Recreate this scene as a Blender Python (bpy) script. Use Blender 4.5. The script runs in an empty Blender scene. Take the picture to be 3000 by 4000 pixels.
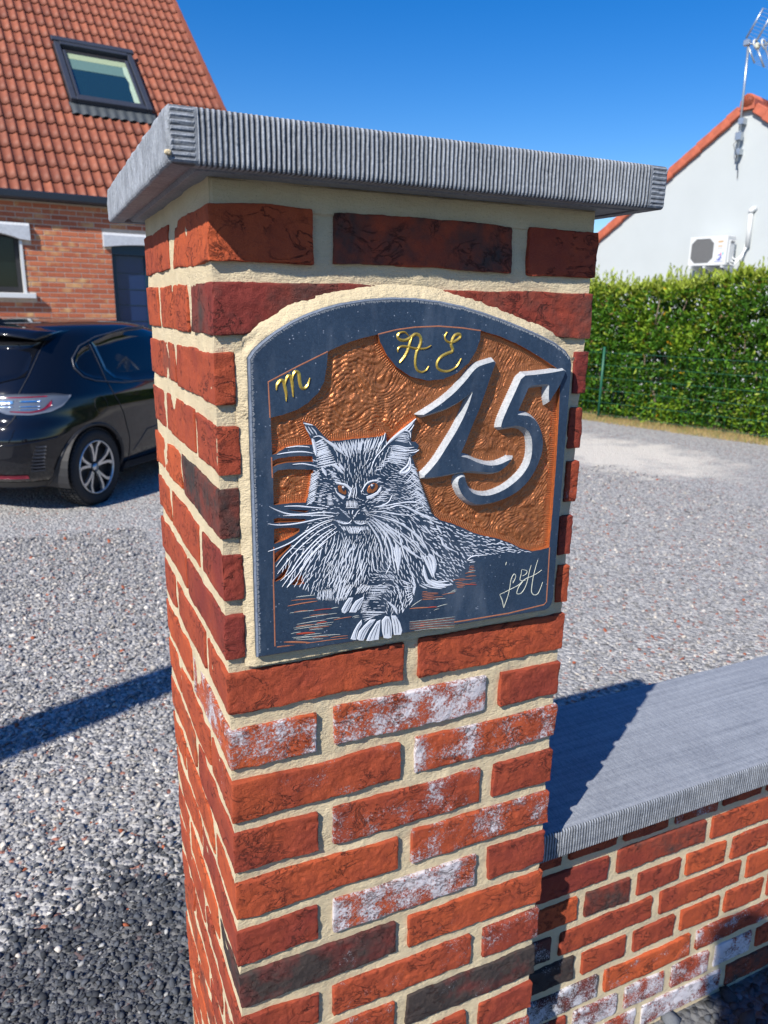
import bpy, bmesh, math, random
import numpy as np
from mathutils import Vector, Matrix
from mathutils.geometry import tessellate_polygon

SC = bpy.context.scene
COL = SC.collection
R = math.radians

# ------------------------------------------------------------------ camera
cam_d = bpy.data.cameras.new('camera')
cam = bpy.data.objects.new('camera', cam_d)
COL.objects.link(cam)
YAW, PITCH, ROLL = 0.43559, -0.264276, 0.01859
fw = Vector((math.sin(YAW)*math.cos(PITCH), math.cos(YAW)*math.cos(PITCH), math.sin(PITCH)))
r0 = Vector((math.cos(YAW), -math.sin(YAW), 0)); u0 = r0.cross(fw)
rt = r0*math.cos(ROLL)+u0*math.sin(ROLL); up = -r0*math.sin(ROLL)+u0*math.cos(ROLL)
m = Matrix((rt, up, -fw)).transposed().to_4x4()
m.translation = Vector((-0.1532, -0.7172, 1.5086))
cam.matrix_world = m
cam_d.sensor_fit = 'HORIZONTAL'; cam_d.sensor_width = 36
cam_d.lens = 36*1604.85/1659.0
cam_d.clip_start = 0.02; cam_d.clip_end = 3000
cam_d.dof.use_dof = True; cam_d.dof.focus_distance = 0.88; cam_d.dof.aperture_fstop = 14
SC.camera = cam

# ------------------------------------------------------------------ sky and sun
SUN = Vector((1, .62, -1.05)).normalized()          # direction the light travels
EL = math.asin(-SUN.z); AZ = math.atan2(-SUN.x, -SUN.y)   # azimuth of the sun, from +y towards +x
w = bpy.data.worlds.new('World'); SC.world = w; w.use_nodes = True
nt = w.node_tree; nt.nodes.clear()
sky = nt.nodes.new('ShaderNodeTexSky'); sky.sky_type = 'NISHITA'; sky.sun_disc = False
sky.sun_elevation = EL; sky.sun_rotation = AZ; sky.altitude = 0
sky.air_density = 1.0; sky.dust_density = 0.25; sky.ozone_density = 3.2
hs = nt.nodes.new('ShaderNodeHueSaturation'); hs.inputs['Saturation'].default_value = 1.45
hs.inputs['Hue'].default_value = .512; hs.inputs['Value'].default_value = 1.0
bg = nt.nodes.new('ShaderNodeBackground'); bg.inputs['Strength'].default_value = 0.112
ow = nt.nodes.new('ShaderNodeOutputWorld')
nt.links.new(sky.outputs[0], hs.inputs['Color']); nt.links.new(hs.outputs[0], bg.inputs[0]); nt.links.new(bg.outputs[0], ow.inputs[0])
sd = bpy.data.lights.new('sun', 'SUN'); sd.energy = 5.0; sd.angle = R(0.53); sd.color = (1, .95, .87)
so = bpy.data.objects.new('sun', sd); COL.objects.link(so)
so.rotation_euler = SUN.to_track_quat('-Z', 'Y').to_euler()
SC.view_settings.view_transform = 'Standard'; SC.view_settings.look = 'None'
SC.view_settings.gamma = 1; SC.view_settings.exposure = 0.40; SC.view_settings.use_curve_mapping = False
SC.render.engine = 'CYCLES'

random.seed(11); RNG = np.random.default_rng(7)
GZ = 0.0            # yard gravel level; the pillar's top course starts at 1.6
TZ = 1.6
P_FIELD = [[(51.4,-194.6),(63.7,-192.3),(78,-187.9),(90.1,-181.2),(101.2,-171.2),(107.3,-159.9),(109.8,-146.3),(111.1,-131.0),(129.5,-123.5),(144.5,-119.0),(164.7,-114.4),(167.5,-122.1),(175.5,-135.6),(186.4,-147.4),(202.7,-157.2),(222.1,-161.9),(241.7,-160.8),(258.5,-154.5),(272.3,-143.7),(280.4,-131.4),(284.9,-119.2),(284.9,-110.0),(305.8,-114.8),(330.6,-123.2),(353.1,-133.1),(376.4,-144.8),(393.5,-154.2),(394.4,-163.4),(396.5,-211.8),(397.8,-267.2),(398.1,-324.5),(397.5,-367.2),(386.6,-368.9),(373,-369.3),(355.7,-363.7),(338.4,-354.4),(321.7,-347.7),(305.4,-343.0),(289.3,-337.6),(273.4,-329.4),(257.8,-322.3),(244.2,-317.6),(233.4,-308.5),(227,-291.9),(220.7,-278.2),(215.1,-264.8),(209.8,-249.0),(206.8,-242.9),(212.5,-239.0),(214.8,-230.5),(210.5,-226.7),(205.4,-225.9),(205.9,-215.9),(210.5,-201.2),(200.2,-208.2),(188.1,-218.8),(180.2,-227.5),(177,-228.1),(176.2,-215.7),(170.6,-218.6),(156,-219.5),(140.3,-219.9),(122.3,-220.9),(112.7,-220.8),(104.7,-213.3),(97.3,-204.7),(84.6,-199.4),(87.5,-207.7),(92.3,-217.3),(95.2,-223.4),(80,-223.2),(65.5,-225.2),(59.4,-228.3),(57,-230.5),(52.2,-231.8)],[(52.2,-237.8),(58,-235.7),(68.8,-234.6),(79,-234.2),(93.8,-235.5),(94.9,-241.0),(84.8,-240.3),(66.6,-240.5),(57.9,-241.7),(51.8,-244.1)],[(53,-250.9),(57.8,-247.7),(68.6,-247.2),(95.9,-249.6),(92.9,-255.3),(91.3,-266.8),(89,-276.9),(86.6,-283.7),(76.9,-282.8),(65.8,-282.9),(52.7,-283.1),(52.5,-266.5)],[(65.7,-288.7),(76.8,-290.5),(90.3,-292.2),(85.8,-294.0),(76.8,-292.0)],[(52.3,-298.0),(56.1,-297.1),(84.2,-300.9),(87.2,-301.9),(82.7,-303.3),(69.2,-302.7),(52.7,-301.9)],[(52.5,-308.3),(61.7,-307.8),(79.6,-310.5),(79.5,-313.9),(73.5,-317.7),(63,-321.7),(52.2,-324.2)],[(52.2,-334.7),(56.8,-332.3),(64.3,-328.7),(71.1,-324.9),(68.8,-329.9),(63.5,-334.6),(57.4,-340.6),(52.5,-345.3)],[(52.1,-363.5),(59.4,-356.9),(64,-351.4),(67.8,-346.1),(67.7,-352.6),(64.6,-359.1),(59.2,-363.7),(52.5,-365.9)],[(68.9,-370.9),(74.3,-365.8),(77.8,-359.7),(82.8,-363.1),(83.1,-369.4),(84.2,-371.9),(75.8,-372.6)]]
P_ONE = [(304.6,-141.6),(299.1,-155.8),(293.1,-173.8),(285.8,-194.3),(278.2,-211.1),(270.7,-230.5),(263.7,-245.1),(274.5,-247.6),(287.9,-254.2),(302.9,-258.4),(316.3,-258.1),(333.2,-251.8),(326.9,-259.4),(318.3,-265.3),(307.9,-266.9),(293,-264.8),(275.4,-262.5),(258.3,-263.8),(241.4,-265.8),(227.6,-266.6),(219.3,-265.4),(227.3,-258.8),(237.9,-247.1),(248.3,-231.7),(258.7,-216.3),(267.7,-199.7),(272.6,-187.7),(276.8,-173.4),(270.7,-178.0),(259.9,-184.9),(245.1,-191.6),(228.9,-195.7),(215.6,-198.5),(224.8,-193.8),(238,-186.5),(253.9,-175.1),(267.1,-162.4),(276.2,-151.9),(281.6,-147.8),(288.5,-145.5)]
P_FIVE = [(339.5,-158.4),(358.3,-157.5),(381.1,-155.4),(398.8,-152.5),(394.4,-163.8),(389.1,-173.8),(383.6,-181.3),(378.8,-188.8),(377.3,-184.9),(376.6,-177.3),(376.4,-168.5),(366.9,-168.6),(349.5,-170.1),(345,-180.2),(339.9,-191.2),(335,-201.7),(343.8,-202.7),(351.5,-203.7),(359.5,-207.8),(366.3,-215.2),(371.1,-224.4),(374,-235.0),(373.8,-246.8),(370.1,-258.4),(364.8,-270.0),(356.3,-281.4),(344.6,-291.1),(329.7,-297.8),(313.2,-301.6),(296.8,-302.8),(286.3,-301.8),(277.3,-297.1),(269.6,-289.9),(264.9,-281.8),(262.8,-275.3),(264.3,-270.3),(268.5,-268.3),(272.1,-269.6),(273.1,-274.8),(276.5,-282.8),(282.6,-288.5),(291.7,-292.1),(303.6,-293.5),(315.5,-291.3),(327.4,-287.0),(339.1,-280.0),(349.3,-271.5),(356.3,-261.5),(359.3,-251.2),(359.4,-239.4),(357.4,-228.9),(353,-221.6),(346.5,-216.8),(337.1,-214.1),(326.7,-215.2),(314.9,-216.3),(316.5,-207.9),(323.5,-191.9),(331.2,-176.1)]
P_LETTERS = [[(3.43,[(199,-115.5),(194.9,-112.1),(189.3,-112.8),(186.6,-116.3),(189.5,-119.7),(195.9,-120.1),(202.2,-116.9),(206.9,-114.1),(211.8,-115.5),(213.6,-120.4),(212.2,-126.1),(209.1,-131.7),(207.8,-138.8),(208,-145.9),(210.6,-151.0),(215.6,-152.8),(220.5,-151.1),(223.6,-146.9)]),(3.43,[(203,-116.5),(200.8,-123.2),(198.6,-130.2),(194.8,-137.3),(189.3,-142.9)]),(2.57,[(187.5,-132.3),(187.4,-128.8),(191.3,-126.4),(197.7,-126.7),(205.8,-128.4),(213.9,-128.9),(220.5,-128.2),(225.6,-125.4)])],[(3.43,[(243.9,-111.8),(241.5,-116.1),(243.4,-120.4),(248.6,-122.5),(255.2,-120.4),(260.2,-116.8),(259.2,-113.9),(254.1,-114.6),(250.9,-118.9),(249.5,-124.7),(251.4,-129.0),(250.7,-131.9),(244,-134.1),(237.5,-137.6),(233.5,-143.4),(234.6,-149.2),(241.5,-152.2),(249.9,-151.6),(257.4,-147.3),(262.2,-139.3)])],[(3.43,[(57.9,-167.9),(58.7,-162.6),(62.3,-158.7),(65.1,-159.4),(66.4,-165.4),(67.7,-172.2),(67.6,-179.0)]),(3.43,[(66,-164.1),(68.7,-156.1),(71.5,-154.2),(73.2,-157.5),(74.2,-165.6),(74.8,-175.1)]),(3.43,[(73.5,-161.6),(75.1,-153.6),(77.9,-150.3),(80.8,-152.3),(81.4,-159.1),(82.8,-165.2),(86.3,-167.0),(90,-163.3),(92.2,-156.6)])]]
P_SIGN = [(1.07,[(347.8,-407.2),(351.1,-401.0),(351.2,-397.4),(348.2,-395.9),(345,-402.4),(343.9,-413.4),(341.6,-424.3),(336.9,-437.6)]),(1.28,[(336.9,-437.6),(334.3,-427.7),(330,-419.4)]),(0.96,[(330,-419.4),(337.9,-417.0),(347.7,-413.9),(356.3,-410.7),(365.9,-404.1),(374.7,-402.0),(383.4,-398.6),(388.9,-395.4)]),(0.96,[(359.1,-390.9),(363.7,-392.4),(367.4,-394.3),(366,-398.0),(361.1,-399.6)]),(1.07,[(359.2,-391.5),(359,-397.6),(358,-404.2),(362.2,-406.1),(366.6,-405.4)]),(1.17,[(372.8,-387.1),(370.9,-394.7),(368.8,-407.9),(365.6,-416.5),(361,-422.0),(355.9,-422.4),(354.7,-419.4),(357.6,-412.0),(362.3,-407.0)]),(1.28,[(381.9,-381.6),(379.5,-391.4),(377.3,-402.3),(376.3,-413.5),(376.4,-422.6),(380.7,-427.2),(385.8,-426.3),(389.1,-419.9),(391.7,-411.7)]),(0.96,[(336.7,-378.7),(336,-382.6)])]
P_LINE = [(1.43,[(50.8,-438.7),(50.8,-391.2),(50.6,-362.8)]),(1.43,[(50.9,-194.5),(50.4,-176.5),(49.9,-159.8),(80.9,-144.8),(110.8,-131.3)]),(1.43,[(164.7,-114.4),(185.4,-109.7),(206.6,-107.0),(233.7,-105.8),(261.8,-107.3),(284.9,-110.0)]),(1.71,[(398.2,-367.3),(399.1,-399.0),(399.9,-439.1),(396.7,-442.4),(345.1,-446.0),(279.5,-445.9),(268.4,-445.5)]),(1.43,[(52.8,-439.9),(66.9,-440.6)]),(1.43,[(51.5,-233.7),(52,-254.9)]),(1.43,[(51.9,-327.7),(51.1,-365.4)])]
P_WHISKERS = [(1.49,[(66.4,-225.2),(79,-224.4),(91.7,-226.0)]),(1.73,[(57,-231.4),(70.5,-230.2),(84.2,-230.4),(95.4,-232.6)]),(1.49,[(72.9,-242.7),(83,-242.6),(91.5,-244.3),(99.1,-246.1)]),(1.73,[(63.3,-285.4),(78.2,-286.6),(91.2,-288.9),(109.9,-292.0)]),(1.73,[(47.6,-283.9),(55.8,-288.9),(67.4,-293.8),(81.3,-295.7),(97.7,-295.7),(111,-296.4),(122.9,-299.2)]),(1.49,[(62,-295.3),(78.1,-296.4),(94.4,-298.0),(106.6,-299.2),(117.8,-301.2)]),(1.73,[(46.1,-302.2),(56.6,-304.7),(70.4,-305.3),(84.5,-304.4),(99.9,-302.4),(116.7,-301.3)]),(1.73,[(45.4,-331.7),(56.1,-329.5),(70.1,-324.7),(81.1,-318.3),(92.1,-311.9),(104.3,-306.6),(116.7,-304.1)]),(1.49,[(53.5,-349.4),(62.3,-339.0),(71.1,-331.3),(81,-322.7),(92.1,-315.2),(104.3,-308.8),(115.5,-305.6)]),(1.49,[(55,-357.3),(66.6,-343.9),(77.6,-333.2),(90.9,-322.7),(102.1,-315.1),(115.5,-310.0)]),(1.73,[(58.1,-365.4),(69.6,-356.5),(77.5,-345.3),(88.6,-333.4),(102,-321.7),(115.5,-314.4)]),(1.73,[(59.6,-372.3),(70.7,-358.8),(79.6,-348.9),(90.8,-335.9),(104.3,-324.2),(120.1,-313.8)]),(1.61,[(65,-373.7),(77.3,-360.8),(86.3,-347.5),(97.5,-335.6),(108.7,-325.8),(121.2,-317.8)]),(1.61,[(80.6,-358.5),(88.5,-346.7),(98.6,-335.7),(108.7,-328.0)]),(1.49,[(167.4,-295.7),(180.5,-294.7),(192.6,-293.6),(204.8,-293.6),(220.4,-295.5)]),(1.73,[(168.7,-297.0),(180.6,-298.1),(192.7,-295.8),(205,-300.4),(217.6,-306.8),(230.5,-313.3),(238.1,-316.9)]),(1.49,[(156.9,-300.3),(171.1,-301.1),(186.8,-304.9),(199.1,-307.5),(209.6,-308.9)]),(1.98,[(158.1,-302.7),(174.8,-308.3),(193.2,-315.8),(205.7,-324.1),(218.6,-334.8),(226.6,-345.1),(232.1,-355.3)]),(1.73,[(159.3,-305.0),(171.3,-312.4),(187.2,-323.2),(199.8,-332.7),(212.6,-344.7),(227.1,-359.5)]),(1.73,[(161.7,-306.4),(171.4,-315.8),(183.7,-328.6),(195,-340.3),(209.1,-352.5),(222.1,-361.3)]),(1.98,[(154.7,-309.6),(161.9,-319.4),(170.5,-334.0),(175.6,-349.6)]),(1.73,[(157,-308.7),(167.9,-320.0),(176.5,-333.5),(181.7,-348.0),(183.9,-362.3),(178.6,-373.4)]),(2.48,[(158.2,-307.7),(169,-316.7),(180.1,-330.5),(185.3,-343.8),(186.8,-355.7),(190.9,-373.9)]),(1.73,[(164.1,-308.3),(175,-318.5),(184.9,-326.4),(192.4,-335.3)]),(1.98,[(192.1,-322.6),(194.9,-333.3),(199,-347.8),(203,-358.9),(208.3,-367.3)]),(4.21,[(190.1,-338.5),(192.3,-352.8),(194.6,-370.8)]),(3.71,[(93.9,-217.1),(95.5,-221.3),(97,-228.6),(98.1,-234.8)]),(1.73,[(95,-216.1),(102.5,-215.5),(111.2,-222.2),(119.9,-228.9),(128.8,-235.2)]),(3.22,[(106.8,-218.8),(115.5,-224.5),(122.1,-230.1),(128.3,-235.2)]),(3.22,[(104,-247.7),(106.7,-252.1),(109.4,-257.1)]),(3.22,[(115.5,-244.9),(121.1,-248.9),(127.8,-255.8)]),(2.48,[(122.2,-244.8),(125.5,-248.2),(129.5,-253.3)]),(3.71,[(210.4,-201.7),(202.3,-208.9),(190.6,-216.9),(181.3,-223.9),(176.7,-228.0)]),(1.49,[(176.7,-228.0),(169.9,-235.1),(163,-243.3),(157.5,-258.0)]),(1.73,[(193,-216.0),(197.7,-214.0),(203.7,-216.5),(204.5,-221.9)]),(1.49,[(174.7,-215.0),(173.1,-222.4),(168.6,-228.6)]),(1.49,[(171.3,-218.1),(169.7,-225.4),(164.1,-238.0)]),(3.22,[(204.5,-242.7),(202.3,-251.4),(195.3,-257.5),(194.1,-259.6),(200.2,-259.5),(204.9,-254.9),(205.1,-243.8)]),(1.73,[(84.5,-201.4),(89.8,-202.7),(95.1,-203.9)]),(1.24,[(86.6,-204.0),(89.7,-209.8),(92.9,-214.0)]),(1.24,[(89.8,-204.7),(92.9,-209.4),(95.5,-213.1)]),(1.24,[(92.9,-205.3),(97.2,-210.1),(99.3,-213.8)]),(1.24,[(207,-205.9),(203.5,-210.0),(198.9,-214.1)]),(1.24,[(208.2,-208.1),(205.4,-212.3),(201.9,-215.9)]),(1.73,[(184.5,-283.3),(180.5,-290.8),(172.2,-294.5),(162.7,-295.3)]),(1.49,[(183.8,-229.5),(191,-230.4),(200.6,-233.1),(209,-232.5)]),(1.49,[(181.5,-232.6),(191.1,-235.3),(203.1,-236.0),(212.8,-235.5)]),(1.49,[(203.2,-238.2),(210.4,-238.1),(215.2,-235.7)]),(1.14,[(187.7,-294.2),(200.4,-292.9),(210.2,-293.4),(220.2,-295.6)]),(1.52,[(194.4,-295.5),(204.4,-300.6),(215.2,-306.6),(227.9,-313.5),(241.5,-320.7),(246.3,-321.7)]),(1.83,[(174.6,-305.4),(185.8,-310.7),(197.3,-318.2),(207.4,-325.7),(214.6,-332.9),(221.1,-340.9),(227.6,-348.2),(231.8,-355.3)]),(1.68,[(194.5,-325.7),(205.4,-334.1),(214.9,-343.1),(223,-352.8),(231.2,-361.2)]),(2.29,[(199.5,-342.0),(205.8,-347.8),(213.8,-355.3),(223.4,-361.6)]),(1.83,[(174.8,-314.5),(186.2,-325.5),(194.7,-333.6),(197.9,-341.8)]),(4.57,[(191.1,-341.0),(193.3,-352.1),(193.7,-371.0)]),(3.05,[(187.7,-342.8),(190.7,-355.4),(193.3,-370.2)]),(3.05,[(195.3,-343.7),(195.7,-356.0),(194.1,-368.9)]),(3.81,[(223.2,-356.5),(228.2,-363.7),(233.3,-374.0),(237.7,-385.1)]),(3.81,[(225.2,-368.5),(227.1,-378.4),(230.6,-387.9),(235.6,-393.1)]),(5.33,[(231,-356.0),(237.7,-363.4),(239.6,-372.6),(238.5,-382.9)]),(3.05,[(229.5,-358.0),(234.7,-368.3),(240.2,-386.9)]),(3.81,[(230.6,-386.4),(238.9,-392.8),(249.5,-396.6),(261.9,-397.6)]),(2.29,[(235.4,-387.8),(245.3,-392.2),(259.2,-392.6)]),(2.29,[(230.8,-390.9),(243.1,-397.2),(255.4,-399.7)]),(1.52,[(220.5,-391.7),(226.1,-395.5),(231,-398.1)]),(1.52,[(222.8,-390.5),(235,-396.8),(250.6,-400.9)]),(1.52,[(282,-369.8),(286.9,-366.6),(295.2,-365.7),(308.8,-366.6)]),(1.22,[(282.9,-370.6),(290.4,-370.5)]),(1.07,[(285.5,-372.9),(293.1,-373.1)]),(2.29,[(240,-323.4),(243.4,-328.1),(247.6,-334.4)]),(2.59,[(241.3,-334.4),(247.1,-341.0),(249.8,-347.2),(256.5,-352.4),(264.8,-356.7)]),(1.83,[(221.2,-321.4),(228.4,-327.2),(235.8,-335.3)]),(1.98,[(228,-317.1),(234.4,-320.7),(236.8,-321.6)]),(1.83,[(231.4,-323.9),(236.2,-327.4),(242.6,-328.4)]),(1.83,[(233.2,-350.3),(239.8,-356.3),(250.6,-364.7)]),(2.74,[(118.3,-264.4),(122.7,-266.2),(128.9,-267.6),(134,-271.3),(136.5,-275.7),(135,-279.8),(134,-283.4)]),(2.06,[(148.3,-277.3),(151.1,-272.7),(154.9,-268.2),(160.7,-266.4),(166.5,-266.7),(172.4,-269.0)]),(1.37,[(117.8,-304.9),(122.8,-307.8),(129.1,-310.6),(134.8,-310.0),(137.5,-306.9)]),(1.37,[(139.6,-307.7),(143.2,-311.1),(148.3,-312.9),(153.5,-312.2)]),(0.96,[(134.1,-296.1),(134.6,-300.4)]),(1.51,[(138.9,-296.3),(138,-300.8)]),(0.69,[(130.3,-293.0),(136.6,-293.4),(144.9,-294.4)]),(1.37,[(137.7,-271.0),(140.3,-274.9),(139.7,-279.6),(139.1,-283.2)]),(1.23,[(141.5,-267.1),(142.2,-271.4),(142.9,-277.5),(141.6,-282.2)]),(0.96,[(139,-269.9),(136.5,-274.5),(136.5,-281.8)])]
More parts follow.
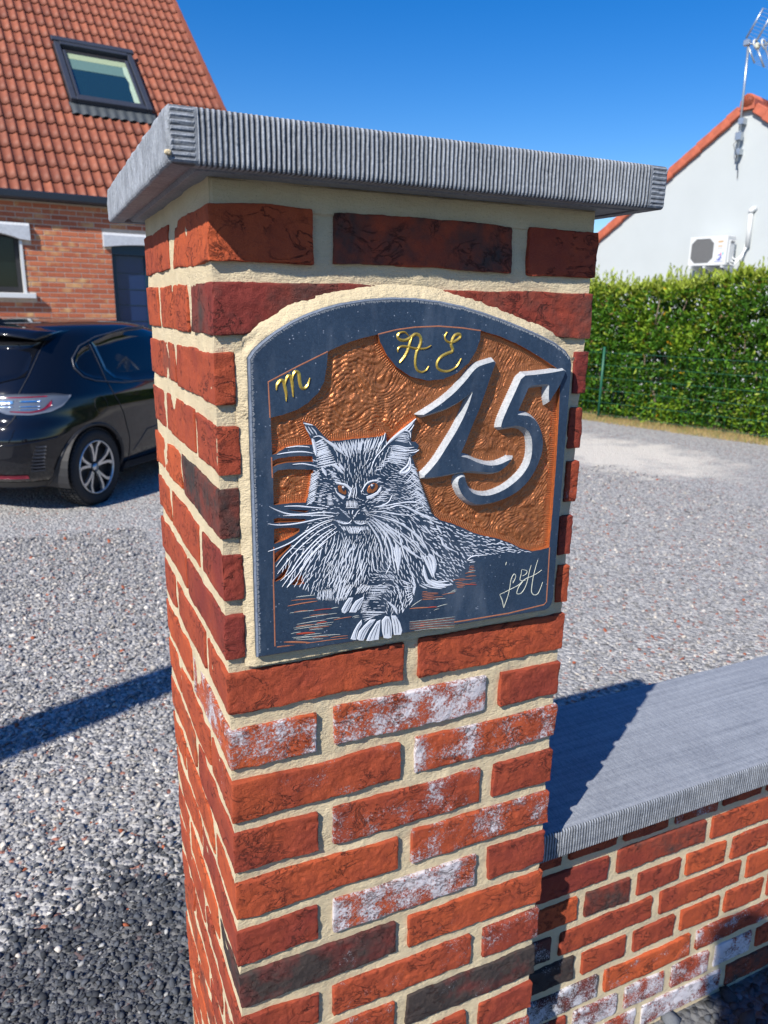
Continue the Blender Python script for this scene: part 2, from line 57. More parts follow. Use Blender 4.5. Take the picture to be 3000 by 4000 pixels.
P_HATCH = [(2.36,[(97.4,-222.6),(101.6,-220.5),(106.6,-218.5)]),(1.76,[(98,-225.4),(102.6,-223.0),(107.6,-221.1)]),(1.91,[(97.6,-227.7),(104,-225.5),(109.9,-223.7)]),(2.18,[(98.1,-229.8),(104.3,-228.0),(111.3,-226.1)]),(2.09,[(98.2,-231.5),(105.4,-230.0),(111.9,-227.8)]),(1.99,[(98.1,-234.3),(106,-232.6),(113.4,-230.8)]),(1.72,[(98.5,-236.2),(106.5,-234.0),(113.9,-232.6)]),(1.83,[(98.7,-238.3),(107.1,-237.1),(115.9,-235.2)]),(1.92,[(98.6,-240.4),(107.8,-239.1),(117.4,-237.4)]),(2.14,[(98.9,-243.3),(108,-241.6),(117.7,-239.5)]),(2.34,[(98.7,-245.0),(108.5,-243.8),(119.2,-242.3)]),(2.25,[(99.5,-247.6),(110.4,-246.4),(121.9,-244.4)]),(1.77,[(97,-221.7),(101.8,-221.2),(107,-221.2)]),(1.6,[(96.9,-224.2),(102.6,-223.2),(109.1,-222.9)]),(1.62,[(97.7,-227.1),(103.9,-225.9),(109.3,-224.8)]),(1.8,[(97.2,-229.8),(103.6,-228.2),(110.6,-227.4)]),(2.13,[(97.5,-233.5),(104.9,-231.4),(111.9,-229.5)]),(2.06,[(97.9,-235.8),(105.8,-233.3),(113.9,-231.3)]),(1.64,[(98.3,-239.0),(106.3,-236.0),(114.7,-233.6)]),(1.4,[(92.3,-255.0),(96.7,-253.4),(101,-251.0)]),(1.3,[(92.1,-257.0),(97.1,-254.5),(102,-252.6)]),(1.52,[(91.8,-258.9),(97,-256.7),(102,-254.0)]),(1.69,[(91.5,-260.2),(96.2,-258.4),(101.3,-255.9)]),(1.25,[(90.7,-262.2),(95.7,-260.2),(101.5,-257.6)]),(1.58,[(91.2,-263.6),(95.6,-261.3),(99.7,-258.7)]),(1.25,[(90.9,-264.9),(94.7,-263.3),(99.3,-261.0)]),(1.54,[(90.6,-267.0),(95.9,-264.5),(100.6,-262.5)]),(1.21,[(89.9,-268.7),(95,-266.0),(100.1,-264.1)]),(1.59,[(89.9,-270.0),(94.6,-267.8),(100,-265.9)]),(1.39,[(89.6,-271.3),(94.3,-269.5),(99.7,-267.8)]),(1.25,[(89.6,-273.2),(94.4,-270.8),(98.4,-269.1)]),(1.22,[(89.2,-275.3),(94.2,-273.3),(98.6,-270.8)]),(1.28,[(89.2,-276.4),(93.5,-274.8),(98,-272.8)]),(1.66,[(88.9,-278.1),(93,-276.1),(97.4,-274.1)]),(1.44,[(88.6,-279.6),(93,-277.9),(97.5,-275.9)]),(1.51,[(87.8,-281.4),(93.2,-279.9),(98.1,-277.5)]),(1.35,[(88,-283.4),(92.4,-281.8),(96.9,-279.6)]),(1.38,[(88,-285.2),(92.2,-283.3),(97.2,-280.9)]),(1.66,[(87.5,-286.3),(92,-284.0),(96,-282.3)]),(1.68,[(180.8,-229.3),(191.3,-232.1),(202.8,-235.0)]),(1.68,[(180.4,-231.2),(191,-233.2),(202.8,-236.1)]),(1.45,[(180.8,-233.2),(191.9,-235.7),(203.8,-238.2)]),(1.54,[(180.3,-235.2),(191.6,-237.5),(203.7,-239.6)]),(1.5,[(180.3,-236.7),(192.4,-238.5),(203.9,-240.4)]),(1.71,[(180.2,-238.7),(191.3,-240.3),(202.9,-241.7)]),(1.2,[(180,-240.3),(191.3,-241.9),(203.1,-243.7)]),(1.51,[(179.1,-242.2),(191.2,-243.9),(203.7,-244.9)]),(1.13,[(190.3,-216.0),(196.6,-217.1),(202.3,-217.9)]),(1.05,[(189.5,-217.4),(195.6,-218.7),(201,-219.4)]),(1.23,[(188.8,-218.8),(195.9,-219.8),(202.5,-220.5)]),(1.13,[(188.8,-220.1),(194.9,-220.6),(201.8,-222.0)]),(1.31,[(187.2,-221.2),(195.4,-222.7),(202.9,-223.8)]),(1.3,[(187,-223.3),(194.9,-224.7),(202.8,-225.8)]),(1.06,[(186.1,-224.2),(193.8,-225.5),(201.6,-227.5)]),(1.62,[(163.6,-255.0),(168.3,-254.3),(172.4,-253.8)]),(1.48,[(166,-251.9),(171.5,-251.0),(176.2,-250.6)]),(1.5,[(169.3,-249.7),(173.5,-249.2),(177.8,-248.3)]),(1.9,[(172.2,-247.0),(177.3,-246.4),(181.6,-245.9)]),(1.78,[(175,-243.8),(179.6,-243.2),(183.4,-242.9)]),(1.79,[(178,-240.9),(181.8,-240.8),(186.2,-240.2)]),(1.93,[(180.3,-238.2),(185.6,-238.1),(190.2,-237.3)]),(1.49,[(179.6,-236.9),(191.6,-238.6),(203.6,-239.4)]),(1.4,[(178.5,-238.5),(190.5,-239.8),(202.4,-241.5)]),(1.75,[(178.2,-240.2),(189.9,-242.4),(202.5,-243.8)]),(1.7,[(178.2,-241.1),(189.9,-243.1),(201.6,-245.9)]),(1.75,[(177.4,-243.1),(188.8,-245.6),(199.5,-247.7)]),(1.71,[(177.3,-244.6),(188.3,-247.5),(199.7,-249.7)]),(1.39,[(177.5,-246.2),(188.4,-249.3),(199.1,-252.5)]),(1.54,[(125.4,-312.9),(127.3,-315.3),(128.9,-317.9)]),(1.35,[(127.6,-312.8),(128.9,-315.2),(130.3,-318.0)]),(1.29,[(129,-313.3),(130.1,-316.0),(131.5,-318.4)]),(1.27,[(130.7,-313.1),(132.5,-315.9),(134,-318.6)]),(1.27,[(132.6,-313.4),(134,-316.1),(135.8,-318.5)]),(1.65,[(134.7,-313.5),(136.1,-316.0),(137,-318.9)]),(1.23,[(136,-313.9),(136.9,-316.3),(138.2,-319.1)]),(1.3,[(137.9,-313.9),(139.3,-316.8),(140.9,-319.3)]),(1.68,[(139.6,-314.4),(141.3,-316.8),(142.5,-319.5)]),(1.46,[(141.6,-314.5),(142.7,-316.7),(144.1,-319.4)]),(1.23,[(143.3,-314.6),(144.5,-317.4),(145.3,-319.9)]),(1.39,[(144.9,-314.6),(145.8,-317.3),(146.9,-319.9)]),(1.32,[(146.8,-315.0),(148,-317.8),(149.4,-320.0)]),(1.23,[(148.4,-314.9),(149.9,-317.7),(151,-320.5)]),(1.39,[(150.4,-315.4),(151.2,-317.8),(152.3,-320.3)]),(1.27,[(152.2,-315.3),(153,-318.0),(153.6,-320.8)]),(1.3,[(153.9,-315.7),(155.3,-318.3),(156.2,-320.9)]),(1.63,[(155.9,-315.9),(156.5,-318.5),(157.7,-321.2)]),(1.68,[(131.5,-314.6),(133.6,-318.4),(135.9,-322.3)]),(1.47,[(133.6,-315.0),(135.7,-319.0),(137.4,-322.6)]),(1.59,[(135.7,-315.3),(137.2,-318.8),(138.2,-322.6)]),(1.66,[(137.7,-315.7),(138.3,-319.4),(139.3,-323.0)]),(1.66,[(139.7,-315.9),(140.4,-319.4),(140.6,-322.6)]),(1.59,[(142,-315.9),(141.6,-319.2),(140.7,-322.8)]),(1.32,[(144,-316.3),(143.2,-319.7),(142.7,-323.2)]),(1.56,[(146.2,-316.6),(144.8,-319.5),(143.6,-322.8)]),(1.85,[(148.5,-316.5),(146.7,-319.8),(144.6,-323.3)]),(1.56,[(150.6,-317.1),(147.5,-320.0),(144.7,-322.8)]),(0.86,[(131.9,-285.7),(131.7,-289.1),(131.4,-292.6)]),(0.76,[(132.8,-285.6),(132.5,-288.9),(131.9,-292.4)]),(0.7,[(133.7,-285.8),(133.1,-289.5),(132.9,-292.8)]),(0.81,[(134.8,-285.9),(134.5,-289.4),(134.3,-292.8)]),(0.82,[(135.5,-285.8),(135.5,-289.4),(135.6,-292.8)]),(0.93,[(136.3,-286.0),(136.3,-289.8),(136.2,-293.3)]),(0.72,[(137.1,-286.0),(137.1,-289.5),(137.3,-293.1)]),(0.89,[(137.9,-286.0),(138.1,-289.9),(138.5,-293.4)]),(0.66,[(138.7,-286.4),(139.2,-289.6),(139.3,-293.3)]),(0.94,[(139.8,-286.1),(140.2,-289.7),(140.9,-293.6)]),(0.89,[(140.4,-286.2),(140.9,-289.8),(141.7,-293.8)]),(0.82,[(141.1,-286.2),(141.7,-290.2),(142.3,-294.0)]),(0.88,[(142.3,-286.5),(142.8,-290.2),(143.7,-294.0)]),(0.68,[(143,-286.6),(144.3,-290.3),(145.4,-294.1)]),(1.16,[(110.3,-276.4),(112.2,-276.5),(114.5,-276.8)]),(1.23,[(110.4,-277.9),(112.9,-278.1),(114.9,-278.2)]),(1.04,[(110,-279.2),(113,-279.6),(115.7,-279.7)]),(1.01,[(110.2,-280.4),(113.1,-280.5),(115.5,-280.8)]),(1.06,[(109.8,-281.7),(112.7,-281.7),(115.8,-282.1)]),(1.21,[(110.2,-282.7),(113.1,-282.8),(115.7,-283.2)]),(0.93,[(109.7,-284.1),(113.1,-284.2),(116.2,-284.6)]),(1.17,[(109.8,-285.1),(113.1,-285.8),(116.4,-285.9)]),(1.17,[(109.9,-286.8),(113.3,-287.0),(116.8,-287.3)]),(0.95,[(109.8,-288.0),(113.2,-288.3),(116.7,-288.5)]),(0.78,[(101.5,-275.6),(103.1,-275.5),(104.3,-275.6)]),(0.86,[(101.2,-277.4),(102.9,-277.3),(104.3,-277.2)]),(1.04,[(100.4,-278.5),(102.5,-278.6),(104.4,-278.9)]),(0.84,[(100.1,-280.2),(101.9,-280.3),(104,-280.2)]),(1.08,[(99.6,-281.7),(101.8,-282.0),(103.9,-282.2)]),(0.88,[(99.4,-283.2),(101.3,-283.6),(103.5,-283.7)]),(0.9,[(99.2,-284.9),(101.3,-285.1),(103.6,-285.4)]),(1.04,[(98.5,-286.3),(101.2,-287.0),(103.7,-287.4)]),(0.83,[(105.6,-263.7),(109.1,-264.8),(113.1,-266.3)]),(0.85,[(104.7,-265.9),(108.1,-267.0),(111.7,-268.0)]),(0.86,[(104.1,-267.7),(107.1,-268.8),(110.1,-269.6)]),(1,[(103.5,-270.0),(106.5,-271.0),(109.1,-271.5)]),(0.95,[(102.5,-271.9),(105.3,-272.8),(108.5,-273.3)]),(0.86,[(101.6,-273.9),(104,-274.4),(106.9,-275.0)]),(1.07,[(116.7,-278.4),(117.7,-279.0),(118.7,-279.8)]),(0.88,[(117.3,-280.0),(118.9,-280.7),(120.4,-281.0)]),(0.88,[(118.7,-281.9),(120.2,-282.5),(122.2,-282.9)]),(0.83,[(119.4,-283.7),(121.3,-283.8),(123.3,-284.2)]),(1.57,[(176.4,-277.3),(179.9,-277.1),(183.4,-276.6)]),(1.6,[(174.1,-279.2),(177.7,-278.9),(181.8,-278.5)]),(1.4,[(171.5,-281.0),(176.3,-280.6),(180.6,-280.7)]),(1.41,[(168.8,-282.5),(174.1,-282.4),(179.4,-282.6)]),(1.56,[(166,-284.1),(171.9,-284.4),(178.1,-284.8)]),(1.24,[(163.5,-285.8),(169.8,-286.4),(176.6,-286.9)]),(1.62,[(161.2,-287.5),(168.4,-288.0),(175.8,-288.7)]),(0.63,[(123.2,-292.5),(125.2,-294.3),(127.3,-296.2)]),(0.73,[(124.2,-294.0),(126.4,-295.8),(128.7,-297.1)]),(0.73,[(125.6,-295.5),(127.8,-296.7),(129.8,-298.3)]),(0.75,[(126.5,-296.7),(128.5,-298.2),(130.9,-299.6)]),(0.65,[(127.7,-298.0),(129.9,-299.2),(131.7,-300.7)]),(0.74,[(129.2,-299.5),(131.1,-300.5),(133.4,-301.6)]),(0.61,[(130.6,-300.7),(132.7,-302.0),(134.4,-303.1)]),(0.61,[(131.8,-302.1),(133.4,-302.9),(135.5,-303.9)]),(0.69,[(132.8,-303.1),(134.4,-303.9),(136.2,-305.2)]),(0.74,[(149.2,-295.9),(151,-295.7),(153.1,-295.7)]),(0.62,[(150.3,-297.1),(152.6,-296.9),(154.6,-296.6)]),(0.75,[(151.1,-298.5),(153.2,-298.3),(155.2,-297.9)]),(0.68,[(152.2,-299.9),(154.4,-299.5),(156.1,-299.3)]),(0.63,[(153.1,-301.4),(154.8,-301.0),(156.7,-300.4)]),(0.66,[(153.7,-302.9),(156,-302.3),(157.8,-301.8)]),(0.74,[(154.8,-304.3),(156.9,-303.7),(158.7,-302.8)]),(0.67,[(147,-296.3),(144.8,-297.8),(142.8,-299.6)]),(0.78,[(145.7,-297.3),(144.1,-298.7),(142.5,-300.2)]),(0.63,[(144.7,-298.7),(143.1,-299.9),(141.8,-301.2)]),(0.58,[(143.9,-300.1),(142.6,-301.1),(141.1,-302.2)]),(0.7,[(143,-301.3),(142,-302.1),(140.9,-303.1)]),(0.65,[(142.1,-302.7),(140.9,-303.8),(140,-304.4)]),(0.74,[(141,-303.8),(139.9,-304.2),(138.8,-304.9)]),(0.75,[(139.7,-305.3),(139.6,-305.9),(139,-306.2)]),(1.08,[(121.3,-305.2),(122.7,-307.6),(123.8,-309.7)]),(1.05,[(122.9,-305.6),(124.2,-307.7),(125.9,-310.2)]),(1.13,[(124.9,-306.3),(125.9,-308.4),(127.3,-310.4)]),(1.24,[(126.3,-307.1),(127.4,-309.1),(128.4,-310.7)]),(1.33,[(128.1,-307.8),(129.2,-309.2),(129.9,-310.4)]),(1.39,[(129.6,-308.3),(130.7,-309.7),(132.2,-311.1)]),(1.35,[(131,-309.1),(132.1,-310.1),(133.1,-311.1)]),(1.11,[(132.6,-309.6),(133.9,-310.5),(135.2,-311.6)]),(1.17,[(134.4,-310.2),(135.9,-310.8),(137,-311.6)]),(1.05,[(141.8,-308.1),(142.1,-310.3),(142.8,-312.2)]),(1.06,[(143.3,-307.9),(144,-310.0),(144.4,-312.5)]),(1.18,[(145,-308.3),(145.3,-310.1),(145.6,-312.3)]),(1.09,[(146.6,-308.3),(147.1,-310.5),(147.8,-312.5)]),(0.99,[(148.6,-308.8),(149.1,-310.6),(149.7,-312.5)]),(1.18,[(150.3,-308.7),(150.8,-310.7),(151.3,-312.6)]),(1.06,[(151.8,-309.1),(151.9,-310.8),(152.3,-312.7)]),(1.19,[(153.6,-309.0),(154.1,-310.9),(154.2,-312.9)]),(1.71,[(115.1,-222.9),(117.5,-227.8),(119.6,-232.5)]),(1.57,[(118.2,-222.0),(121,-227.8),(123.5,-233.0)]),(1.49,[(120.8,-222.6),(123.5,-227.0),(126.5,-232.5)]),(1.85,[(122.9,-222.3),(124.8,-228.6),(125.7,-233.4)]),(1.9,[(124.9,-222.1),(127.5,-227.1),(129.1,-232.7)]),(1.92,[(128.5,-221.5),(128.5,-226.8),(129.7,-233.4)]),(1.43,[(129.9,-221.1),(130.7,-226.9),(132.5,-233.3)]),(1.56,[(132.5,-221.6),(134.5,-226.7),(135.2,-233.1)]),(1.8,[(135.6,-220.9),(137.6,-227.1),(138.3,-232.6)]),(1.77,[(138.5,-220.9),(138.8,-227.3),(138.2,-232.8)]),(1.59,[(140.8,-221.1),(141.7,-226.8),(141.6,-232.4)]),(1.53,[(142.3,-220.7),(142.1,-226.2),(141.8,-232.6)]),(1.75,[(144.7,-220.2),(144.9,-225.8),(145.8,-232.5)]),(1.86,[(148.3,-219.9),(147.4,-225.3),(147.7,-232.1)]),(1.61,[(149.8,-220.4),(148.2,-226.8),(147.8,-232.4)]),(1.97,[(153.7,-220.3),(152.4,-226.6),(150.9,-232.7)]),(1.39,[(155.1,-219.3),(154.9,-226.1),(154.3,-233.0)]),(1.42,[(157.7,-220.1),(155.8,-225.9),(154,-232.7)]),(1.48,[(160,-219.7),(158.1,-226.5),(155.9,-232.6)]),(1.92,[(163.1,-219.7),(161.5,-226.6),(159.3,-232.6)]),(1.81,[(165.9,-218.5),(163.1,-225.6),(159.6,-232.7)]),(1.45,[(168,-218.8),(166,-225.5),(162.5,-232.9)]),(1.79,[(120.8,-226.5),(125.4,-232.3),(130.8,-238.2)]),(1.84,[(124.3,-225.3),(129.4,-232.8),(132.9,-239.1)]),(1.79,[(127.7,-225.6),(131.3,-233.0),(133.2,-238.5)]),(1.74,[(130.8,-224.7),(133.8,-231.5),(135,-237.6)]),(1.49,[(134,-223.6),(136.6,-230.8),(137.3,-237.2)]),(1.72,[(136.9,-224.7),(138,-230.9),(139.8,-237.5)]),(1.85,[(139.4,-223.8),(141.4,-231.0),(143.2,-237.8)]),(1.69,[(143.8,-223.9),(144.6,-229.1),(144.1,-235.7)]),(1.85,[(146,-223.3),(146.3,-229.3),(146.7,-236.1)]),(1.84,[(149.8,-223.2),(147.6,-228.6),(146.8,-234.7)]),(1.32,[(152.2,-222.0),(151.6,-227.9),(152,-235.1)]),(1.42,[(156.3,-221.7),(154,-228.7),(151.6,-235.1)]),(1.5,[(158.9,-221.9),(157,-228.7),(155.7,-235.2)]),(1.49,[(163.1,-221.7),(160.5,-228.0),(157.1,-234.2)]),(1.74,[(110.7,-250.6),(115.2,-253.9),(120,-256.6)]),(1.45,[(112.2,-253.8),(116.8,-256.6),(120.8,-258.9)]),(1.53,[(113.7,-256.6),(119.1,-259.1),(124,-261.5)]),(1.47,[(115.6,-260.6),(120.9,-262.2),(125.5,-264.1)]),(1.72,[(116.9,-263.7),(121.9,-264.8),(127.2,-266.7)]),(1.49,[(214.1,-257.8),(206.8,-252.6),(200.5,-248.4)]),(1.2,[(214.6,-261.1),(207.2,-256.1),(200.5,-251.3)]),(1.67,[(215.5,-263.8),(209.2,-259.0),(204.1,-253.4)]),(1.31,[(216.8,-266.9),(210.7,-261.6),(204.8,-256.6)]),(1.25,[(217.5,-269.8),(210.8,-265.0),(203.3,-259.3)]),(1.34,[(218.8,-273.5),(212.3,-268.2),(206.8,-262.2)]),(1.45,[(220.3,-276.8),(213,-270.2),(205.7,-264.9)]),(1.26,[(221.3,-279.2),(214.8,-274.2),(208,-268.4)]),(1.39,[(221.8,-282.1),(215,-277.3),(207.3,-271.5)]),(1.36,[(223.9,-286.2),(217.2,-279.6),(209.9,-274.5)]),(1.27,[(224.1,-288.7),(216.8,-283.6),(210.2,-277.4)]),(1.53,[(226.1,-291.6),(217.9,-285.8),(211.1,-280.0)]),(1.49,[(226.4,-294.4),(218.7,-288.0),(212.2,-282.4)]),(1.28,[(227.8,-298.0),(219.9,-291.4),(211.6,-285.2)]),(1.44,[(229.5,-301.4),(221.4,-294.8),(213.3,-289.2)]),(1.45,[(229.8,-305.0),(222,-298.2),(215.5,-291.1)]),(1.51,[(205.6,-252.7),(200.5,-257.6),(195,-260.7)]),(1.68,[(207.8,-256.0),(203.2,-260.0),(197.9,-264.8)]),(1.46,[(209.9,-261.5),(204.8,-266.2),(201.3,-269.5)]),(1.68,[(211.3,-264.3),(204.7,-269.4),(198.6,-272.6)]),(1.36,[(212.9,-269.6),(208.3,-273.9),(202.3,-276.0)]),(1.28,[(214.3,-273.4),(207.1,-276.6),(201.3,-278.8)]),(1.26,[(216.5,-278.9),(209.7,-281.3),(204.1,-284.5)]),(1.23,[(217.1,-281.9),(211.5,-283.9),(207.1,-287.7)]),(1.21,[(219.3,-286.5),(212.5,-287.8),(205,-290.1)]),(1.36,[(222.1,-289.9),(216.6,-292.1),(209.6,-294.2)]),(1.35,[(222.5,-295.7),(215.6,-296.6),(209.5,-298.9)]),(1.68,[(224.4,-299.9),(218.1,-301.3),(212.7,-303.4)]),(1.62,[(189.1,-385.1),(192.3,-388.4),(195.7,-392.3)]),(1.83,[(190.5,-389.0),(193.4,-392.1),(196.7,-395.9)]),(1.62,[(192.5,-393.2),(194.9,-396.2),(197.7,-399.6)]),(1.74,[(194.5,-397.5),(196.4,-400.6),(197.6,-403.9)]),(1.67,[(195.7,-401.2),(196.3,-403.9),(197.2,-407.1)]),(1.67,[(197.8,-406.0),(198.1,-409.0),(199,-411.5)]),(1.86,[(199,-410.0),(199.7,-412.3),(199.7,-415.3)]),(1.84,[(201.1,-414.1),(200,-417.1),(198.8,-419.4)]),(1.69,[(202.5,-418.8),(201.7,-420.8),(200.2,-423.3)]),(1.92,[(197.5,-382.7),(203.6,-386.6),(210.4,-389.6)]),(1.56,[(199.3,-386.3),(204.8,-389.2),(209.6,-392.1)]),(1.99,[(200,-390.8),(205.7,-392.8),(211.6,-393.8)]),(1.57,[(201.5,-394.0),(206.4,-395.1),(211.2,-396.2)]),(1.89,[(203.1,-398.4),(206.8,-397.9),(211.1,-398.5)]),(1.52,[(203.4,-402.8),(208.6,-401.8),(212.7,-400.3)]),(2.05,[(205.6,-405.9),(209.3,-404.9),(212.5,-402.8)]),(1.55,[(206.3,-410.4),(209.4,-407.9),(212.7,-405.0)]),(2.14,[(208,-414.4),(211.2,-411.1),(213.1,-407.1)]),(1.39,[(208.5,-372.6),(212.5,-378.0),(215.9,-383.6)]),(1.91,[(210.4,-376.3),(212.4,-382.0),(215.2,-386.9)]),(1.63,[(211.1,-379.4),(213.2,-384.9),(216.1,-390.2)]),(1.72,[(212.8,-382.3),(213.6,-387.9),(214.4,-393.5)]),(1.64,[(214.2,-386.4),(214.8,-390.7),(215.2,-396.0)]),(1.79,[(216.2,-390.0),(214.8,-395.2),(214,-400.1)]),(1.87,[(216.6,-392.7),(215.1,-398.0),(214.3,-403.5)]),(1.16,[(159.7,-385.2),(172.3,-386.8),(185.5,-388.3)]),(1.4,[(159.3,-387.1),(170.2,-388.7),(182.1,-389.7)]),(1.42,[(158.7,-389.1),(169.4,-390.7),(181.2,-391.8)]),(1.27,[(158.4,-390.2),(169.1,-391.9),(179.4,-393.3)]),(1.42,[(158,-392.4),(167.4,-394.0),(176.8,-395.8)]),(1.18,[(158.1,-394.3),(166.5,-395.7),(174.8,-397.6)]),(1.3,[(157.3,-396.6),(164.3,-397.6),(171.7,-398.5)]),(1.42,[(156.4,-398.1),(163.4,-399.6),(170.8,-401.2)]),(1.11,[(156,-400.6),(161.8,-401.1),(167.5,-402.3)]),(1.15,[(173.6,-391.9),(175.2,-394.1),(177,-395.7)]),(1.1,[(176,-392.1),(176.7,-393.5),(178,-395.8)]),(1.09,[(177.9,-392.6),(178.7,-394.3),(180,-396.0)]),(1.12,[(179.7,-392.6),(181.7,-394.2),(183.1,-396.4)]),(1.03,[(181.7,-392.9),(183.3,-394.9),(184.8,-396.8)]),(1.09,[(184.1,-393.2),(184.9,-394.8),(186.3,-396.7)]),(1.17,[(185.7,-393.5),(187.2,-395.8),(189.2,-397.5)]),(0.98,[(188.4,-393.8),(189.4,-395.1),(190.4,-397.1)]),(1,[(150.8,-402.7),(154.6,-402.6),(158,-402.9)]),(1.02,[(151,-404.0),(154.6,-404.1),(158.5,-403.9)]),(0.9,[(150.9,-405.9),(154.9,-405.9),(158.1,-406.1)]),(0.86,[(150.6,-407.5),(153.6,-407.1),(156.8,-407.4)]),(0.96,[(149.7,-409.3),(153.6,-408.6),(156.7,-408.1)]),(1.01,[(149.8,-410.5),(153.6,-410.7),(157.7,-410.4)]),(0.96,[(149.9,-412.2),(153.3,-411.9),(156.7,-411.9)]),(0.86,[(149.5,-413.9),(152.4,-413.6),(155.9,-413.3)]),(0.89,[(148.8,-415.2),(152.1,-414.6),(156.2,-414.1)]),(1.4,[(148.6,-413.1),(165.1,-416.8),(180.7,-419.4)]),(1.26,[(149.9,-415.6),(164.4,-417.4),(178,-419.7)]),(1.35,[(151,-418.1),(162.9,-419.6),(174.5,-421.0)]),(1.07,[(151.2,-420.7),(160.7,-421.3),(170.6,-421.4)]),(1.23,[(152.4,-423.9),(159,-423.6),(165.6,-422.4)]),(1.25,[(153.8,-426.3),(157.7,-424.7),(161.7,-424.0)]),(1.66,[(180,-405.4),(186.6,-410.9),(193.6,-416.9)]),(1.27,[(181.3,-407.3),(186.9,-412.5),(192.9,-418.3)]),(1.66,[(183.4,-409.7),(189.4,-414.6),(195.2,-420.1)]),(1.23,[(184.9,-410.9),(190.1,-416.2),(194.3,-421.1)]),(1.68,[(186.8,-412.6),(190.2,-417.3),(193,-422.0)]),(1.47,[(189,-414.0),(191,-418.9),(193.2,-423.3)]),(1.41,[(191.4,-416.0),(193,-419.9),(194.1,-424.2)]),(1.2,[(100.6,-382.3),(99.7,-388.0),(99.6,-393.0)]),(1.07,[(102.2,-382.2),(102,-387.4),(101.2,-393.2)]),(1.03,[(102.7,-381.9),(102,-387.8),(101.8,-393.5)]),(1.16,[(104.5,-382.3),(104.9,-387.9),(104.6,-394.3)]),(1.12,[(105.7,-381.6),(105.7,-387.5),(104.7,-394.2)]),(1.12,[(106.9,-381.9),(106,-388.2),(105.8,-393.8)]),(0.86,[(107.4,-382.0),(108.4,-388.4),(108.4,-394.3)]),(1,[(108.8,-381.5),(108.4,-388.7),(108.2,-394.8)]),(1.15,[(110.2,-382.1),(110,-388.6),(108.9,-394.6)]),(1.15,[(110.8,-381.9),(110.6,-388.4),(110.7,-395.0)]),(1.06,[(112.7,-381.8),(112.2,-389.1),(111.9,-395.7)]),(1.11,[(113.4,-381.3),(113.4,-388.3),(114.1,-396.1)]),(1.14,[(114.5,-381.4),(114.5,-389.0),(115.6,-395.9)]),(1.54,[(124.2,-380.2),(123.2,-389.4),(120.9,-397.0)]),(1.63,[(126.3,-379.1),(123.8,-387.3),(120.4,-396.8)]),(1.27,[(128.7,-379.2),(125.8,-388.3),(123.6,-397.3)]),(1.43,[(130,-380.5),(126.8,-388.9),(124.1,-396.7)]),(1.3,[(132,-380.0),(128.8,-388.2),(126.2,-397.5)]),(1.37,[(133.9,-380.0),(130,-387.2),(126.1,-396.1)]),(1.44,[(137.1,-379.8),(133.4,-389.2),(129.1,-397.0)]),(1.32,[(138.1,-380.4),(132.9,-387.9),(129.2,-396.4)]),(1.19,[(140.9,-380.8),(135.4,-388.6),(130.5,-397.2)]),(1.43,[(150.5,-380.9),(146.5,-386.4),(142.5,-392.6)]),(1.28,[(152.7,-382.3),(147.7,-387.4),(143.9,-391.9)]),(1.04,[(153.7,-382.8),(149.8,-387.1),(146.2,-392.0)]),(1.22,[(154.9,-383.1),(152.7,-387.0),(149.2,-391.9)]),(1.44,[(156.1,-383.6),(153.7,-388.3),(150.8,-391.9)]),(1.03,[(156.8,-384.3),(154.4,-387.5),(151.2,-391.8)]),(1.05,[(159.3,-384.5),(156.7,-387.8),(154.2,-390.9)]),(1.33,[(160.2,-384.6),(158.1,-387.8),(155.3,-390.7)]),(0.92,[(170.3,-373.7),(171.5,-375.4),(173.1,-377.2)]),(1.06,[(172,-373.2),(173.9,-375.6),(176.3,-378.2)]),(1.03,[(173.3,-373.6),(176.7,-376.6),(179.7,-379.1)]),(0.97,[(175,-373.3),(178.7,-376.2),(181.6,-379.4)]),(0.76,[(177.7,-373.8),(180.1,-377.3),(183.4,-380.3)]),(1.07,[(179,-373.8),(182.5,-376.8),(185.6,-380.4)]),(0.93,[(180.7,-373.3),(184.4,-377.4),(189,-381.6)]),(0.95,[(182.3,-372.9),(186.1,-377.4),(190.6,-381.9)]),(0.76,[(184.7,-373.0),(189.7,-377.3),(194.5,-382.9)])]
P_TOES = [[(137.2,-445.0),(141.2,-435.5),(145.2,-429.0),(150.3,-423.7),(150.8,-428.9),(146.3,-435.3),(143.8,-447.2),(140.2,-446.6)],[(144.8,-446.4),(147.3,-437.6),(153.4,-431.4),(160.6,-425.4),(167.4,-426.0),(163.8,-431.1),(159.7,-435.6),(155.7,-443.1),(152.6,-449.6),(147.4,-448.5)],[(156.3,-450.5),(159.8,-442.8),(163.9,-436.3),(169,-428.9),(173.2,-427.5),(172.8,-437.8),(171.9,-446.0),(171.5,-451.6),(166.2,-451.2),(161,-451.5)],[(174.8,-428.8),(179.4,-423.9),(184.2,-425.7),(187.1,-433.9),(187.8,-444.5),(187.5,-451.8),(183.2,-452.3),(177.8,-450.7),(175.6,-442.4)],[(186.3,-424.5),(192.2,-425.4),(197.8,-434.7),(200.8,-444.7),(199.3,-450.2),(190.6,-449.2),(188.8,-438.4)],[(126.4,-407.8),(130.8,-400.5),(134.8,-395.6),(139.8,-395.9),(137.9,-403.6),(133.9,-411.0),(129.9,-413.3),(126.9,-411.4)],[(135.4,-412.7),(138.9,-405.7),(142.9,-400.4),(153,-396.4),(151.1,-403.6),(148.1,-410.2),(143,-414.2)],[(118,-270.3),(121.5,-275.7),(126.5,-279.1),(130.5,-281.0),(127.7,-284.0),(124.6,-281.3),(120.2,-276.2)],[(170.5,-273.4),(171.9,-273.8),(170.6,-278.6),(165.5,-282.5),(160.3,-285.1),(155.1,-285.9),(154.1,-282.7),(159.6,-281.4),(166.1,-278.9)]]
